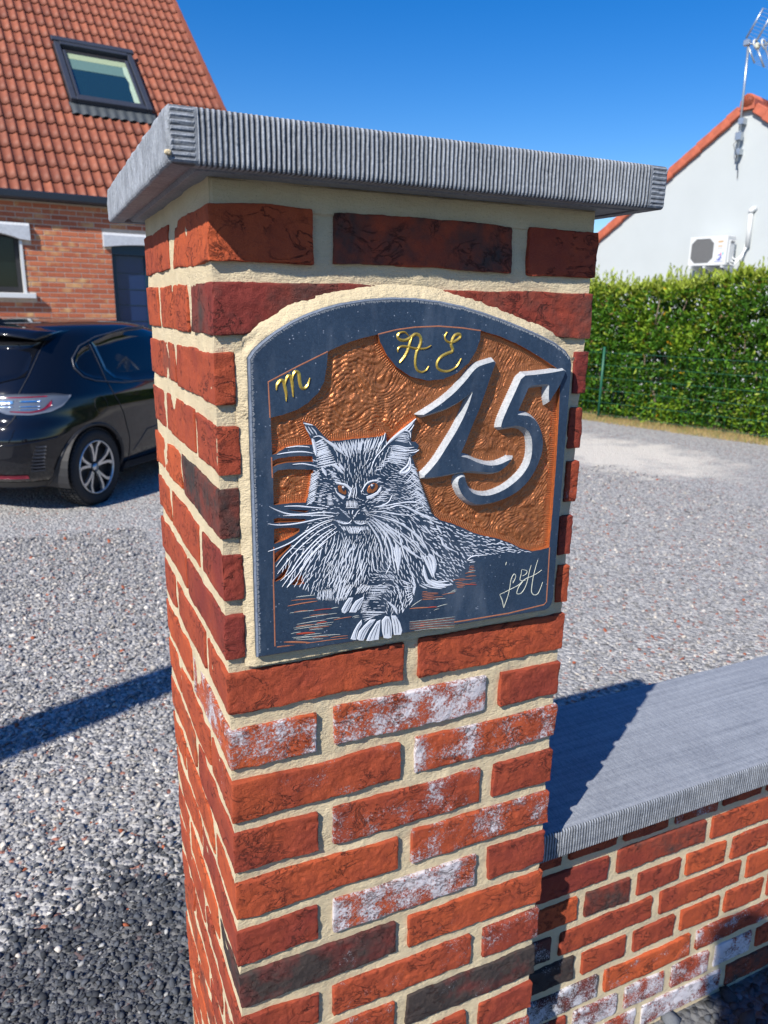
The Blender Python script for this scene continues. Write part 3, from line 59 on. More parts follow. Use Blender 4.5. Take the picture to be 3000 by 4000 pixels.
P_TOEDARK = [(0.94,[(142.3,-444.9),(144.2,-436.0),(148.8,-427.6)]),(0.94,[(148.5,-447.0),(152.5,-437.4),(161.7,-428.7)]),(0.94,[(150.5,-447.9),(156.6,-436.1),(164.8,-427.7)]),(0.94,[(159.9,-450.1),(164,-440.4),(169,-432.0)]),(0.94,[(165.1,-450.0),(168.1,-440.1),(171.1,-431.3)]),(0.94,[(178.3,-447.1),(178.6,-436.7),(180,-427.6)]),(0.94,[(182,-445.6),(182,-434.1),(181.6,-426.8)]),(0.94,[(185.8,-449.4),(185,-437.8),(182.9,-428.1)]),(0.94,[(192.2,-447.4),(191.4,-436.8),(189.1,-428.0)]),(0.94,[(196,-447.0),(195.2,-437.4),(192.3,-428.6)]),(0.94,[(128.9,-410.2),(132.9,-403.8),(136.8,-397.4)]),(0.94,[(131.9,-411.7),(134.9,-405.1),(138.9,-398.7)]),(0.94,[(140,-411.9),(144,-405.5),(150,-398.9)]),(0.94,[(144,-413.1),(147,-407.0),(151,-400.6)])]
P_IRIS = [[(121.8,-269.1),(123.3,-268.2),(126.4,-268.9),(129.6,-270.4),(131.1,-273.5),(131.3,-277.7),(129.6,-278.9),(126.5,-277.4),(123.3,-275.2),(122.1,-272.1)],[(154.7,-276.7),(155.9,-272.8),(158.8,-269.7),(162.6,-268.5),(166.2,-269.7),(167.8,-272.3),(166.1,-276.4),(161.8,-279.4),(156.3,-279.4)]]
P_PUPIL = [[(125.5,-269.1),(130.2,-270.7),(130.2,-273.1),(128,-275.3),(126.4,-273.1)],[(157.5,-270.2),(163.6,-269.2),(163.7,-272.6),(161.1,-275.7),(158.9,-274.6)]]
P_SPARK = [[(128.6,-270.3),(128.3,-271.1),(127.4,-271.4),(126.5,-271.0),(126.1,-270.1),(126.5,-269.3),(127.4,-269.0),(128.2,-269.4)],[(161.5,-270.9),(161.1,-271.8),(160.1,-272.1),(159.1,-271.6),(158.7,-270.6),(159.1,-269.7),(160.1,-269.4),(161.1,-269.9)]]
P_STREAK = [('w',1.47,[(74.7,-386.1),(85.1,-386.2),(95.6,-386.8)]),('c',1.68,[(69.1,-389.1),(82.7,-389.8),(96.5,-391.0)]),('c',2.3,[(65.2,-394.8),(81.7,-394.0),(98.4,-393.9)]),('w',1.47,[(67.4,-403.1),(81.4,-403.3),(95.5,-404.1)]),('r',1.68,[(93.6,-404.1),(104.2,-404.2),(115,-405.0)]),('w',1.47,[(113,-405.2),(117.9,-404.7),(122.9,-404.7)]),('c',1.47,[(71.7,-402.8),(79.7,-402.6),(87.8,-402.9)]),('w',1.47,[(82,-411.5),(101.3,-411.2),(120.9,-411.4)]),('c',1.26,[(89.7,-409.3),(100.3,-409.8),(111,-410.8)]),('w',1.26,[(108.1,-416.3),(116.5,-416.4),(124.9,-417.1)]),('c',1.47,[(117,-418.8),(127.4,-418.2),(138,-418.2)]),('w',1.47,[(75.3,-417.3),(91.5,-417.0),(108.1,-417.3)]),('c',1.68,[(74.3,-419.6),(84.8,-419.8),(95.4,-420.6)]),('w',1.26,[(71.4,-421.0),(93.9,-420.8),(117,-421.3)]),('r',2.1,[(97.3,-419.5),(103.2,-419.2),(109.1,-419.4)]),('w',1.26,[(72.3,-422.7),(93.4,-423.0),(115,-423.9)]),('c',1.47,[(88.6,-424.4),(100.2,-424.6),(112,-425.4)]),('w',1.26,[(89.5,-426.1),(97.3,-426.4),(105.1,-427.3)]),('w',1.26,[(68.5,-427.1),(74.2,-426.7),(79.9,-426.9)]),('r',3.56,[(74.2,-428.4),(84.7,-428.9),(95.3,-430.1)]),('w',1.26,[(82.7,-431.4),(92.9,-431.6),(103.1,-432.4)]),('w',1.26,[(69.8,-431.9),(82.5,-432.9),(95.3,-434.6)]),('w',1.26,[(71.2,-433.5),(94.8,-434.5),(119,-436.2)]),('c',1.68,[(92.4,-435.6),(101.6,-436.1),(111,-437.3)]),('w',1.15,[(74.1,-435.3),(89.4,-436.9),(105.1,-439.1)]),('c',1.47,[(113,-439.2),(123.5,-439.4),(134.1,-440.2)]),('w',1.05,[(111,-436.3),(118,-436.5),(125,-437.3)]),('c',3.56,[(60.3,-435.3),(75.2,-437.9),(90.4,-441.2)]),('c',1.68,[(85.5,-441.3),(109.5,-441.8),(134.1,-442.9)]),('c',0.73,[(57,-439.6),(64.5,-440.0),(72.1,-440.9)]),('w',1.05,[(139,-418.8),(143.1,-418.2),(147.1,-418.1)]),('w',1.05,[(141,-420.2),(144.3,-419.9),(147.7,-420.3)]),('w',0.85,[(209.6,-435.7),(237.8,-437.5),(269.6,-438.7)]),('c',0.85,[(209.6,-437.1),(237.8,-438.9),(268.9,-440.3)]),('w',0.85,[(209.6,-438.5),(237.9,-440.4),(269.8,-442.2)]),('c',0.85,[(209.7,-439.9),(237.9,-441.8),(268.8,-443.8)]),('w',0.85,[(209.7,-441.3),(238,-443.2),(268.5,-445.5)]),('c',0.85,[(209.8,-442.7),(238,-444.6),(269,-447.4)]),('w',0.85,[(209.8,-444.1),(238.1,-446.1),(270.6,-449.4)]),('c',0.85,[(209.9,-445.5),(238.2,-447.5),(269.5,-451.0)]),('w',0.85,[(216.6,-448.1),(238.2,-448.9),(269,-452.7)]),('r',1.71,[(222.1,-443.4),(228.9,-442.9)]),('r',1.49,[(223.2,-440.8),(227.7,-441.0)]),('c',1.28,[(263.3,-392.4),(272,-392.1),(280.8,-392.4)]),('c',1.07,[(271.5,-393.8),(281.2,-393.8),(290.9,-394.4)]),('c',1.49,[(267.6,-396.0),(272.5,-396.1),(277.5,-396.8)]),('c',1.71,[(268.3,-398.2),(277.6,-398.8),(287.1,-400.0)]),('c',1.49,[(269.6,-400.7),(275.4,-400.5),(281.3,-400.9)]),('r',1.49,[(281.2,-399.8),(288.9,-400.7),(296.7,-402.2)]),('c',1.28,[(270.2,-402.2),(274.6,-402.2),(279,-402.7)]),('c',1.07,[(287.1,-399.2),(291.5,-399.3),(296,-399.9)]),('c',1.07,[(285.9,-378.1),(288.8,-377.9),(291.8,-378.3)]),('c',1.28,[(284.8,-380.1),(288.6,-379.8),(292.5,-380.2)]),('c',1.28,[(285,-382.5),(288.8,-382.0),(292.6,-382.2)]),('w',1.28,[(283.9,-384.5),(289.2,-384.1),(294.5,-384.4)]),('c',1.28,[(279.9,-385.8),(286.6,-385.6),(293.4,-386.1)]),('c',1.71,[(281.3,-390.1),(288.3,-390.2),(295.5,-390.9)]),('c',1.28,[(224.6,-401.5),(228.2,-401.4),(231.9,-402.0)]),('c',1.28,[(224.6,-403.1),(235,-403.9),(245.6,-405.4)]),('c',1.28,[(224.1,-404.8),(234.8,-405.3),(245.6,-406.5)]),('c',1.49,[(224.8,-407.0),(232.4,-407.2),(240,-408.0)]),('c',1.49,[(225.4,-409.0),(238.7,-409.6),(252.1,-410.9)]),('c',1.71,[(224.4,-410.8),(233.4,-411.3),(242.5,-412.5)]),('w',1.28,[(239.1,-412.7),(247.3,-412.8),(255.7,-413.6)]),('c',1.28,[(250.9,-408.3),(259.2,-408.0),(267.6,-408.3)]),('w',1.07,[(258.3,-407.5),(263.5,-406.9),(268.7,-406.9)]),('w',0.96,[(262.8,-406.0),(266.3,-405.2),(269.8,-405.1)]),('w',1.49,[(211.2,-417.5),(217.8,-413.7),(224.3,-410.5)]),('c',2.56,[(209.1,-419.5),(221.9,-420.3),(234.9,-421.7)]),('r',2.13,[(231.5,-421.5),(238,-421.7),(244.6,-422.5)]),('w',1.28,[(242.9,-423.0),(250.6,-421.7),(258.3,-421.0)]),('w',0.85,[(240.8,-426.4),(244.1,-425.5),(247.6,-425.3)])]
P_CAT = [(95.2,-223.4),(95.8,-246.1),(92.4,-265.2),(89.8,-277.2),(90.4,-294.6),(83.9,-313.9),(71.1,-330.0),(59.5,-353.8),(65.5,-370.0),(85.8,-376.9),(97.4,-390.4),(122.7,-398.3),(147.4,-400.7),(158.8,-419.0),(199.2,-425.5),(213.4,-407.9),(217.1,-386.0),(230.8,-393.5),(261.5,-399.3),(283.4,-372.2),(287.9,-367.0),(322.9,-366.2),(369.7,-370.1),(352.3,-363.3),(338.5,-355.9),(321.7,-348.8),(305.4,-344.1),(289.4,-339.0),(273.5,-331.1),(257.9,-324.0),(244.2,-319.3),(232,-309.4),(224.9,-291.7),(218.7,-278.0),(213.1,-264.6),(208.4,-248.9),(204.9,-228.4),(201.9,-218.2),(183,-232.1),(174.7,-224.2),(156,-223.2),(140.3,-222.8),(122.3,-223.7),(112.2,-224.4)]
P_FLOW = [(143,-229.8,0.124,-0.992,7.5,1.16,0.5),(140.6,-251.7,0.04,-0.999,7.5,1.16,0.55),(142,-266.7,0,-1,5.2,0.87,0.6),(161.6,-240.8,-0.385,-0.923,7.2,1.16,0.5),(112.1,-266.8,0.982,-0.189,4.1,1.16,0.6),(109.5,-286.4,0.982,-0.189,5.2,1.45,0.6),(167.6,-278.9,0.968,0.251,7,1.16,0.6),(189.4,-267.9,0.962,-0.275,5.8,0.87,0.85),(184.1,-277.8,0.983,-0.182,5.8,0.87,0.8),(212.2,-280.1,0.924,-0.382,7.5,1.16,0.9),(230.4,-305.5,0.928,-0.371,7.5,1.16,0.8),(125.1,-297.9,0.921,-0.39,3.5,0.87,0.4),(154.4,-300.8,0.983,0.182,3.5,0.87,0.5),(136,-345.5,-0.225,-0.974,18,1.88,1),(146.9,-360.1,-0.26,-0.966,17.4,1.88,1),(112,-342.6,-0.476,-0.879,14.5,1.45,0.9),(163.4,-354.2,0.074,-0.997,13.3,1.45,0.9),(125.4,-373.2,-0.371,-0.928,13,1.74,1),(86.1,-344.5,-0.53,-0.848,14.5,1.45,0.35),(93.7,-368.8,-0.476,-0.879,10.4,1.45,0.8),(104,-386.1,-0.077,-0.997,4.3,0.87,0.7),(158.3,-388.7,-0.461,-0.887,5.8,0.87,0.5),(203.9,-384.1,0.447,-0.894,10.4,1.45,0.6),(213.2,-402.2,0.137,-0.991,9.9,1.45,0.6),(198.9,-414.2,-0.217,-0.976,7.5,1.16,0.5),(169.4,-382.1,0.998,0.069,5.8,1.01,0.5),(158.6,-407.9,0.999,0.036,5.2,0.87,0.5),(229.9,-370.9,0.235,-0.972,11.6,1.74,0.25),(239.7,-391.9,0.907,-0.421,8.7,1.45,0.4),(243.2,-331.2,0.865,-0.502,8.1,1.74,0.7),(259,-346.7,0.721,-0.693,8.1,1.74,0.7),(273.9,-340.1,0.946,-0.325,7.5,1.59,0.7),(299.4,-348.5,0.954,-0.298,8.1,1.59,0.8),(338.8,-360.3,0.973,-0.229,8.1,1.45,0.95),(269.5,-373.3,0.707,-0.707,7.5,1.74,0.8),(257.4,-377.3,0.791,-0.612,7.5,1.74,0.8),(213.9,-333.4,0.548,-0.836,13.3,1.74,0.55),(197,-344.9,0.459,-0.888,13.3,1.74,0.45),(143.8,-320.4,0.115,-0.993,3.5,0.87,0.3),(146.6,-328.5,-0.305,-0.952,5.2,1.01,0.8),(86.3,-324.2,0.933,0.359,4.6,0.87,0.4)]
P_VOID = [(126.4,-273.7,7.5),(160.8,-274.8,8),(137.9,-296.5,6.5),(140.6,-314,11),(111.1,-232.5,9),(193.4,-232.2,10),(171.3,-438.6,20),(181.9,-440.4,17),(139.9,-404.9,14),(130.4,-306.7,7),(148.3,-308.6,7)]
# ------------------------------------------------------------------ helpers
def link(o, parent=None):
    COL.objects.link(o)
    if parent is not None: o.parent = parent
    return o
def meta(o, label=None, cat=None, group=None, kind=None):
    if label: o['label'] = label
    if cat: o['category'] = cat
    if group: o['group'] = group
    if kind: o['kind'] = kind
    return o
def thing(name, label, cat, loc=(0, 0, 0), rz=0, group=None):
    o = bpy.data.objects.new(name, None); o.empty_display_size = .1
    o.location = loc; o.rotation_euler = (0, 0, rz); link(o)
    return meta(o, label, cat, group)
def mesh(name, v, f, mt=None, smooth=False):
    me = bpy.data.meshes.new(name)
    v = np.asarray(v, dtype=np.float32)
    if isinstance(f, np.ndarray):
        k = f.shape[1]; n = len(f)
        me.vertices.add(len(v)); me.vertices.foreach_set('co', v.ravel())
        me.loops.add(n*k); me.loops.foreach_set('vertex_index', f.astype(np.int32).ravel())
        me.polygons.add(n); me.polygons.foreach_set('loop_start', np.arange(0, n*k, k, dtype=np.int32))
        me.polygons.foreach_set('loop_total', np.full(n, k, dtype=np.int32))
        me.update(calc_edges=True); me.validate()
    else:
        me.from_pydata([tuple(map(float, q)) for q in v], [], f); me.update()
    if smooth: me.polygons.foreach_set('use_smooth', [True]*len(me.polygons))
    if mt is not None:
        for q in (mt if isinstance(mt, (list, tuple)) else [mt]): me.materials.append(q)
    return me
def obj(name, me, parent=None, loc=(0, 0, 0), rot=(0, 0, 0)):
    o = bpy.data.objects.new(name, me); o.location = loc; o.rotation_euler = rot
    return link(o, parent)
class MB:
    """collects simple shapes into one mesh"""
    def __init__(s): s.v = []; s.f = []; s.mi = []
    def add(s, v, f, mi=0):
        b = len(s.v); s.v += [tuple(q) for q in v]; s.f += [tuple(b+i for i in q) for q in f]; s.mi += [mi]*len(f); return s
    def box(s, x0, x1, y0, y1, z0, z1, mi=0, M=None):
        v = [Vector((x, y, z)) for z in (z0, z1) for y in (y0, y1) for x in (x0, x1)]
        if M is not None: v = [M @ q for q in v]
        return s.add(v, [(0, 2, 3, 1), (4, 5, 7, 6), (0, 1, 5, 4), (2, 6, 7, 3), (0, 4, 6, 2), (1, 3, 7, 5)], mi)
    def cham(s, x0, x1, y0, y1, z0, z1, c, mi=0):
        b = bmesh.new(); bmesh.ops.create_cube(b, size=1)
        for q in b.verts: q.co = Vector((x0+(q.co.x+.5)*(x1-x0), y0+(q.co.y+.5)*(y1-y0), z0+(q.co.z+.5)*(z1-z0)))
        bmesh.ops.bevel(b, geom=b.edges[:], offset=c, segments=1, affect='EDGES')
        b.verts.index_update(); s.add([q.co.copy() for q in b.verts], [[q.index for q in f.verts] for f in b.faces], mi); b.free(); return s
    def tube(s, pts, r, n=8, mi=0, cap=True):
        pts = [Vector(q) for q in pts]; k = len(pts); rr = r if isinstance(r, (list, tuple)) else [r]*k
        vs = []; fs = []; prev = None
        for i, q in enumerate(pts):
            t = (pts[min(i+1, k-1)]-pts[max(i-1, 0)]).normalized()
            a = prev - t*prev.dot(t) if prev is not None else t.orthogonal()
            if a.length < 1e-6: a = t.orthogonal()
            a.normalize(); b = t.cross(a); prev = a
            for j in range(n):
                an = 2*math.pi*j/n; vs.append(q+(a*math.cos(an)+b*math.sin(an))*rr[i])
        for i in range(k-1):
            for j in range(n): fs.append((i*n+j, i*n+(j+1) % n, (i+1)*n+(j+1) % n, (i+1)*n+j))
        if cap: fs += [tuple(range(n-1, -1, -1)), tuple((k-1)*n+j for j in range(n))]
        return s.add(vs, fs, mi)
    def disc(s, c, nrm, r, n=24, mi=0, h=0.0):
        nrm = Vector(nrm).normalized(); a = nrm.orthogonal().normalized(); b = nrm.cross(a); c = Vector(c)
        ring = [c+(a*math.cos(2*math.pi*j/n)+b*math.sin(2*math.pi*j/n))*r for j in range(n)]
        if h: return s.tube([c, c+nrm*h], r, n, mi)
        return s.add(ring, [tuple(range(n))], mi)
    def mesh(s, name, mt, smooth=False):
        me = mesh(name, s.v, s.f, mt, smooth)
        if isinstance(mt, (list, tuple)): me.polygons.foreach_set('material_index', s.mi)
        return me
    def obj(s, name, mt, parent=None, smooth=False, loc=(0, 0, 0), rot=(0, 0, 0)):
        return obj(name, s.mesh(name, mt, smooth), parent, loc, rot)
def grid_faces(nu, nv, flip=False):
    i = np.arange(nu-1)[:, None]*nv+np.arange(nv-1)[None, :]
    q = np.stack([i, i+nv, i+nv+1, i+1], -1).reshape(-1, 4)
    return q[:, ::-1] if flip else q
# ---- numpy noise
def _h(i, j, k, s):
    n = (i*73856093) ^ (j*19349663) ^ (k*83492791) ^ (s*2654435)
    n = (n ^ (n >> 13))*1274126177 & 0x7fffffff
    n = (n ^ (n >> 16)) & 0xffffff
    return n/float(0xffffff)*2-1
def vnoise(p, s=0):
    p = np.asarray(p, dtype=np.float64); f = np.floor(p).astype(np.int64); t = p-f; t = t*t*(3-2*t)
    o = 0
    for a in (0, 1):
        for b in (0, 1):
            for c in (0, 1):
                wgt = (t[..., 0] if a else 1-t[..., 0])*(t[..., 1] if b else 1-t[..., 1])*(t[..., 2] if c else 1-t[..., 2])
                o = o+wgt*_h(f[..., 0]+a, f[..., 1]+b, f[..., 2]+c, s)
    return o
def fbm(p, s=0, n=3, g=.5):
    o = 0; a = 1.; p = np.asarray(p)
    for i in range(n): o = o+a*vnoise(p*2.03**i+i*17.3, s+i*7); a *= g
    return o
# ---- material helper
class Mat:
    def __init__(s, name, rough=.7, metal=0., spec=.5, col=None, coat=0.):
        s.m = bpy.data.materials.new(name); s.m.use_nodes = True; s.nt = s.m.node_tree; s.nt.nodes.clear()
        s.out = s.n('ShaderNodeOutputMaterial'); s.b = s.n('ShaderNodeBsdfPrincipled')
        s.l(s.b.outputs[0], s.out.inputs[0]); s.set('Roughness', rough); s.set('Metallic', metal)
        s.set('Specular IOR Level', spec); s.set('Coat Weight', coat)
        if col: s.b.inputs['Base Color'].default_value = (*col, 1)
    def n(s, t, **k):
        q = s.nt.nodes.new(t)
        for a, b in k.items(): setattr(q, a, b)
        return q
    def l(s, a, b): s.nt.links.new(a, b)
    def set(s, k, v):
        if hasattr(v, 'links'): s.l(v, s.b.inputs[k])
        elif k == 'Base Color': s.b.inputs[k].default_value = (*v, 1)
        else: s.b.inputs[k].default_value = v
    def co(s, scale=(1, 1, 1), kind='Object', rot=(0, 0, 0), rnd=False):
        t = s.n('ShaderNodeTexCoord'); mp = s.n('ShaderNodeMapping'); mp.inputs['Scale'].default_value = scale; mp.inputs['Rotation'].default_value = rot
        src = s.n('ShaderNodeNewGeometry').outputs['Position'] if kind == 'World' else t.outputs[kind]
        if rnd:
            oi = s.n('ShaderNodeObjectInfo'); vm = s.n('ShaderNodeVectorMath', operation='ADD'); sc = s.n('ShaderNodeMath', operation='MULTIPLY'); sc.inputs[1].default_value = 37.
            s.l(oi.outputs['Random'], sc.inputs[0]); s.l(src, vm.inputs[0]); s.l(sc.outputs[0], vm.inputs[1]); src = vm.outputs[0]
        s.l(src, mp.inputs[0]); return mp.outputs[0]
    def noise(s, vec, scale, det=3, rough=.55, dist=0.):
        q = s.n('ShaderNodeTexNoise'); q.inputs['Scale'].default_value = scale; q.inputs['Detail'].default_value = det; q.inputs['Roughness'].default_value = rough; q.inputs['Distortion'].default_value = dist
        s.l(vec, q.inputs['Vector']); return q.outputs['Fac']
    def voro(s, vec, scale, feat='DISTANCE_TO_EDGE', out='Distance', rnd=1.):
        q = s.n('ShaderNodeTexVoronoi', feature=feat); q.inputs['Scale'].default_value = scale; q.inputs['Randomness'].default_value = rnd
        s.l(vec, q.inputs['Vector']); return q.outputs[out]
    def ramp(s, f, *st):
        q = s.n('ShaderNodeValToRGB'); e = q.color_ramp.elements
        while len(e) < len(st): e.new(.5)
        for i, (p, c) in enumerate(st):
            e[i].position = p; e[i].color = (*c, 1) if isinstance(c, (tuple, list)) else (c, c, c, 1)
        s.l(f, q.inputs[0]); return q.outputs[0]
    def math(s, op, a, b=None, c=None, clamp=False):
        q = s.n('ShaderNodeMath', operation=op); q.use_clamp = clamp
        for i, x in enumerate((a, b, c)):
            if x is None: continue
            if hasattr(x, 'links'): s.l(x, q.inputs[i])
            else: q.inputs[i].default_value = x
        return q.outputs[0]
    def mix(s, f, a, b, mode='MIX'):
        q = s.n('ShaderNodeMix', data_type='RGBA', blend_type=mode)
        for i, x in ((0, f), (6, a), (7, b)):
            if hasattr(x, 'links'): s.l(x, q.inputs[i])
            elif i == 0: q.inputs[0].default_value = x
            else: q.inputs[i].default_value = (*x, 1)
        return q.outputs[2]
    def bump(s, h, dist=.001, strength=1., prev=None):
        q = s.n('ShaderNodeBump'); q.inputs['Distance'].default_value = dist; q.inputs['Strength'].default_value = strength
        s.l(h, q.inputs['Height'])
        if prev is not None: s.l(prev, q.inputs['Normal'])
        s.l(q.outputs[0], s.b.inputs['Normal']); return q.outputs[0]
def plain(name, col, rough=.6, metal=0., spec=.5, coat=0., var=.12, sc=30, bump=0.):
    q = Mat(name, rough, metal, spec, coat=coat); v = q.co()
    n = q.noise(v, sc, 4)
    lo = tuple(c*(1-var) for c in col); hi = tuple(min(1, c*(1+var)) for c in col)
    q.set('Base Color', q.ramp(n, (.3, lo), (.7, hi)))
    if bump: q.bump(n, bump)
    return q.m
# ------------------------------------------------------------------ materials
def brick_mat(name, lo, hi, fine=True, k=1.):
    q = Mat(name, .82, spec=.3); oi = q.n('ShaderNodeObjectInfo'); sp = q.n('ShaderNodeSeparateColor'); q.l(oi.outputs['Color'], sp.inputs[0])
    tone, eff, burn = sp.outputs
    v = q.co(rnd=True)
    n1 = q.noise(v, 14*k, 4); n2 = q.noise(v, 70*k, 4, .6); n3 = q.noise(v, 260*k, 3, .6)
    base = q.mix(q.math('MULTIPLY_ADD', q.math('SUBTRACT', n1, .5), 1.1, tone, True), lo, hi)
    base = q.mix(q.math('MULTIPLY', q.ramp(n2, (.35, 0), (.75, 1)), .35), base, (.17, .03, .022), 'MIX')
    g9 = q.noise(v, 950*k, 3, .7); base = q.mix(q.ramp(g9, (.30, .75), (.42, 0)), base, (.10, .02, .016)); base = q.mix(q.ramp(g9, (.62, 0), (.75, .5)), base, (.62, .25, .14))
    # burnt headers
    bm = q.math('GREATER_THAN', 0.0, 1.0)
    bm = q.ramp(q.math('ADD', q.math('ADD', q.math('MULTIPLY', n1, 1.0), burn), q.math('MULTIPLY', n2, .25)), (.98/2, 0), (1.22/2, 1)) if False else \
         q.ramp(q.math('SUBTRACT', q.math('ADD', q.math('ADD', n1, burn), q.math('MULTIPLY', n2, .3)), .95), (.0, 0), (.3, 1))
    base = q.mix(bm, base, q.mix(n2, (.018, .02, .024), (.085, .06, .05)))
    # lime bloom
    e1 = q.noise(v, 26*k, 3); e2 = q.noise(v, 300*k, 6, .85, .4)
    em = q.ramp(q.math('SUBTRACT', q.math('ADD', q.math('ADD', q.math('MULTIPLY', e1, .75), q.math('MULTIPLY', e2, 1.05)), eff), 1.34), (.0, 0), (.10, 1))
    base = q.mix(q.math('MULTIPLY', em, .88), base, (.68, .68, .72))
    q.set('Base Color', base)
    if fine:
        vd = q.n('ShaderNodeVectorMath', operation='ADD'); nn = q.n('ShaderNodeTexNoise'); nn.inputs['Scale'].default_value = 50; q.l(v, nn.inputs[0])
        ms = q.n('ShaderNodeVectorMath', operation='SCALE'); ms.inputs['Scale'].default_value = .012; q.l(nn.outputs['Color'], ms.inputs[0]); q.l(v, vd.inputs[0]); q.l(ms.outputs[0], vd.inputs[1])
        ra = q.noise(q.co((1, 1, 1.7), rnd=True), 26, 5, .62, 1.1); cr = q.ramp(q.math('ABSOLUTE', q.math('SUBTRACT', ra, .5)), (.0, 0), (.022, 1))
        cm = q.ramp(q.noise(v, 19, 2), (.46, 1), (.56, 0)); crk = q.math('MAXIMUM', cr, cm)
        h = q.math('ADD', q.math('ADD', q.math('MULTIPLY', crk, .55), q.math('MULTIPLY', n3, .5)), q.math('MULTIPLY', n2, .6))
        h = q.math('ADD', q.math('ADD', h, q.math('MULTIPLY', em, .25)), q.math('MULTIPLY', g9, .45))
        q.bump(h, .0024, .95)
        base2 = q.mix(q.math('MULTIPLY', q.math('SUBTRACT', 1., crk), .75), base, (.045, .012, .010)); q.set('Base Color', base2)
    return q.m
M_BRICK = brick_mat('pillar_brick', (.215, .034, .026), (.53, .102, .031))
M_HBRICK = None
def mk_housebrick():
    q = Mat('house_brick', .85, spec=.25); oi = q.n('ShaderNodeObjectInfo'); v = q.co(rnd=True, kind='World')
    n1 = q.noise(v, 3.2, 3); n2 = q.noise(v, 40, 4)
    b = q.mix(q.math('MULTIPLY_ADD', q.math('SUBTRACT', oi.outputs['Random'], .5), .7, n2, True), (.34, .088, .045), (.56, .175, .082))
    b = q.mix(q.ramp(n1, (.55, 0), (.68, .85)), b, (.62, .38, .17))
    q.set('Base Color', b); q.bump(n2, .002); return q.m
M_HBRICK = mk_housebrick()
def mk_mortar(name, a, b, bd=.0021):
    q = Mat(name, .92, spec=.2); v = q.co((1, 1, 1)); n1 = q.noise(v, 20, 4); n2 = q.noise(q.co((.45, 1, 1.3)), 420, 4, .65); n3 = q.noise(v, 150, 3)
    q.set('Base Color', q.mix(q.math('MULTIPLY_ADD', n2, .45, q.math('MULTIPLY', n1, .55)), a, b))
    c = q.mix(q.math('MULTIPLY_ADD', n2, .45, q.math('MULTIPLY', n1, .55)), a, b); n5 = q.noise(v, 700, 3, .7); n6 = q.noise(v, 9, 5, .65)
    c = q.mix(q.ramp(n5, (.28, .7), (.40, 0)), c, tuple(t*.55 for t in a)); c = q.mix(q.ramp(n6, (.55, 0), (.75, .45)), c, (.43, .37, .27)); q.set('Base Color', c)
    q.bump(q.math('ADD', q.math('ADD', n2, n3), q.math('MULTIPLY', n5, .4)), bd, .8); return q.m
M_MORTAR = mk_mortar('cream_mortar', (.52, .415, .255), (.75, .64, .435))
M_HMORTAR = plain('house_mortar', (.52, .42, .33), .9)
def mk_bluestone(name, a, b, rough, bscale=.0006, speck=.0, k=1.):
    q = Mat(name, rough, spec=.45); v = q.co(); n1 = q.noise(v, 16*k, 4); n2 = q.noise(v, 320*k, 4, .7); n3 = q.noise(v, 90*k, 3)
    c = q.mix(q.ramp(q.math('MULTIPLY_ADD', n2, .6, q.math('MULTIPLY', n1, .4)), (.3, 0), (.7, 1)), a, b)
    if speck:
        s1 = q.ramp(q.voro(v, 230, 'F1'), (.10, 1), (.2, 0)); s2 = q.ramp(q.noise(v, 120, 2), (.54, 0), (.62, 1))
        c = q.mix(q.math('MULTIPLY', q.math('MULTIPLY', s1, s2), speck), c, (.32, .36, .44))
        s3 = q.ramp(q.voro(v, 900, 'F1'), (.12, 1), (.2, 0)); c = q.mix(q.math('MULTIPLY', s3, speck*.35), c, (.25, .30, .38))
        dust = q.ramp(q.noise(q.co((1, 1, .35)), 40, 4), (.5, 0), (.8, .28)); c = q.mix(dust, c, (.20, .24, .30))
    q.set('Base Color', c); q.bump(q.math('ADD', n2, n3), bscale, .8); return q.m
def add_flute_tone(m_):  # multiplies the base colour: darker in flute grooves, paler on crests
    t = m_.node_tree; b = [q for q in t.nodes if q.type == 'BSDF_PRINCIPLED'][0]; a = t.nodes.new('ShaderNodeVertexColor'); a.layer_name = 'flute_tone'
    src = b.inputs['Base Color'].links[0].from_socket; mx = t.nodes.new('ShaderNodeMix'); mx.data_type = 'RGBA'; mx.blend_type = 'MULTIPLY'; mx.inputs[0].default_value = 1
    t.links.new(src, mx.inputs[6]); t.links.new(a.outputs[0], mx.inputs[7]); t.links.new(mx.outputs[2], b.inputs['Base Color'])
M_SLAB = mk_bluestone('honed_bluestone', (.010, .024, .050), (.030, .058, .102), .56, .00015, .8)
M_CHIS = mk_bluestone('chiselled_bluestone', (.22, .24, .26), (.50, .52, .54), .7, .0008)
M_MARGIN = mk_bluestone('tooled_margin_stone', (.07, .09, .13), (.20, .24, .31), .65, .0006)
M_CAP = mk_bluestone('fluted_bluestone', (.16, .175, .195), (.38, .405, .44), .72, .0009)
def mk_coping():
    q = Mat('sawn_bluestone', .68, spec=.4); v = q.co(); n1 = q.noise(v, 12, 4); w1 = q.noise(q.co((1.0, .22, 1), rot=(0, 0, R(58))), 260, 4, .65, .5)
    n2 = q.noise(v, 350, 3, .7); n3 = q.noise(q.co((.12, 1.3, 1)), 42, 3)
    st_ = q.noise(q.co((.02, 1, 1)), 95, 4, .6)
    f = q.math('ADD', q.math('MULTIPLY', st_, .30), q.math('MULTIPLY', w1, .30)) if False else q.math('ADD', q.math('MULTIPLY', q.math('ADD', st_, w1), .30), q.math('ADD', q.math('MULTIPLY', n2, .3), q.math('MULTIPLY', n1, .12)))
    q.set('Base Color', q.mix(q.ramp(f, (.38, 0), (.75, 1)), (.15, .165, .195), (.43, .455, .49)))
    q.bump(q.math('ADD', w1, q.math('MULTIPLY', n3, .25)), .0012, .8); return q.m
M_COPE = mk_coping()
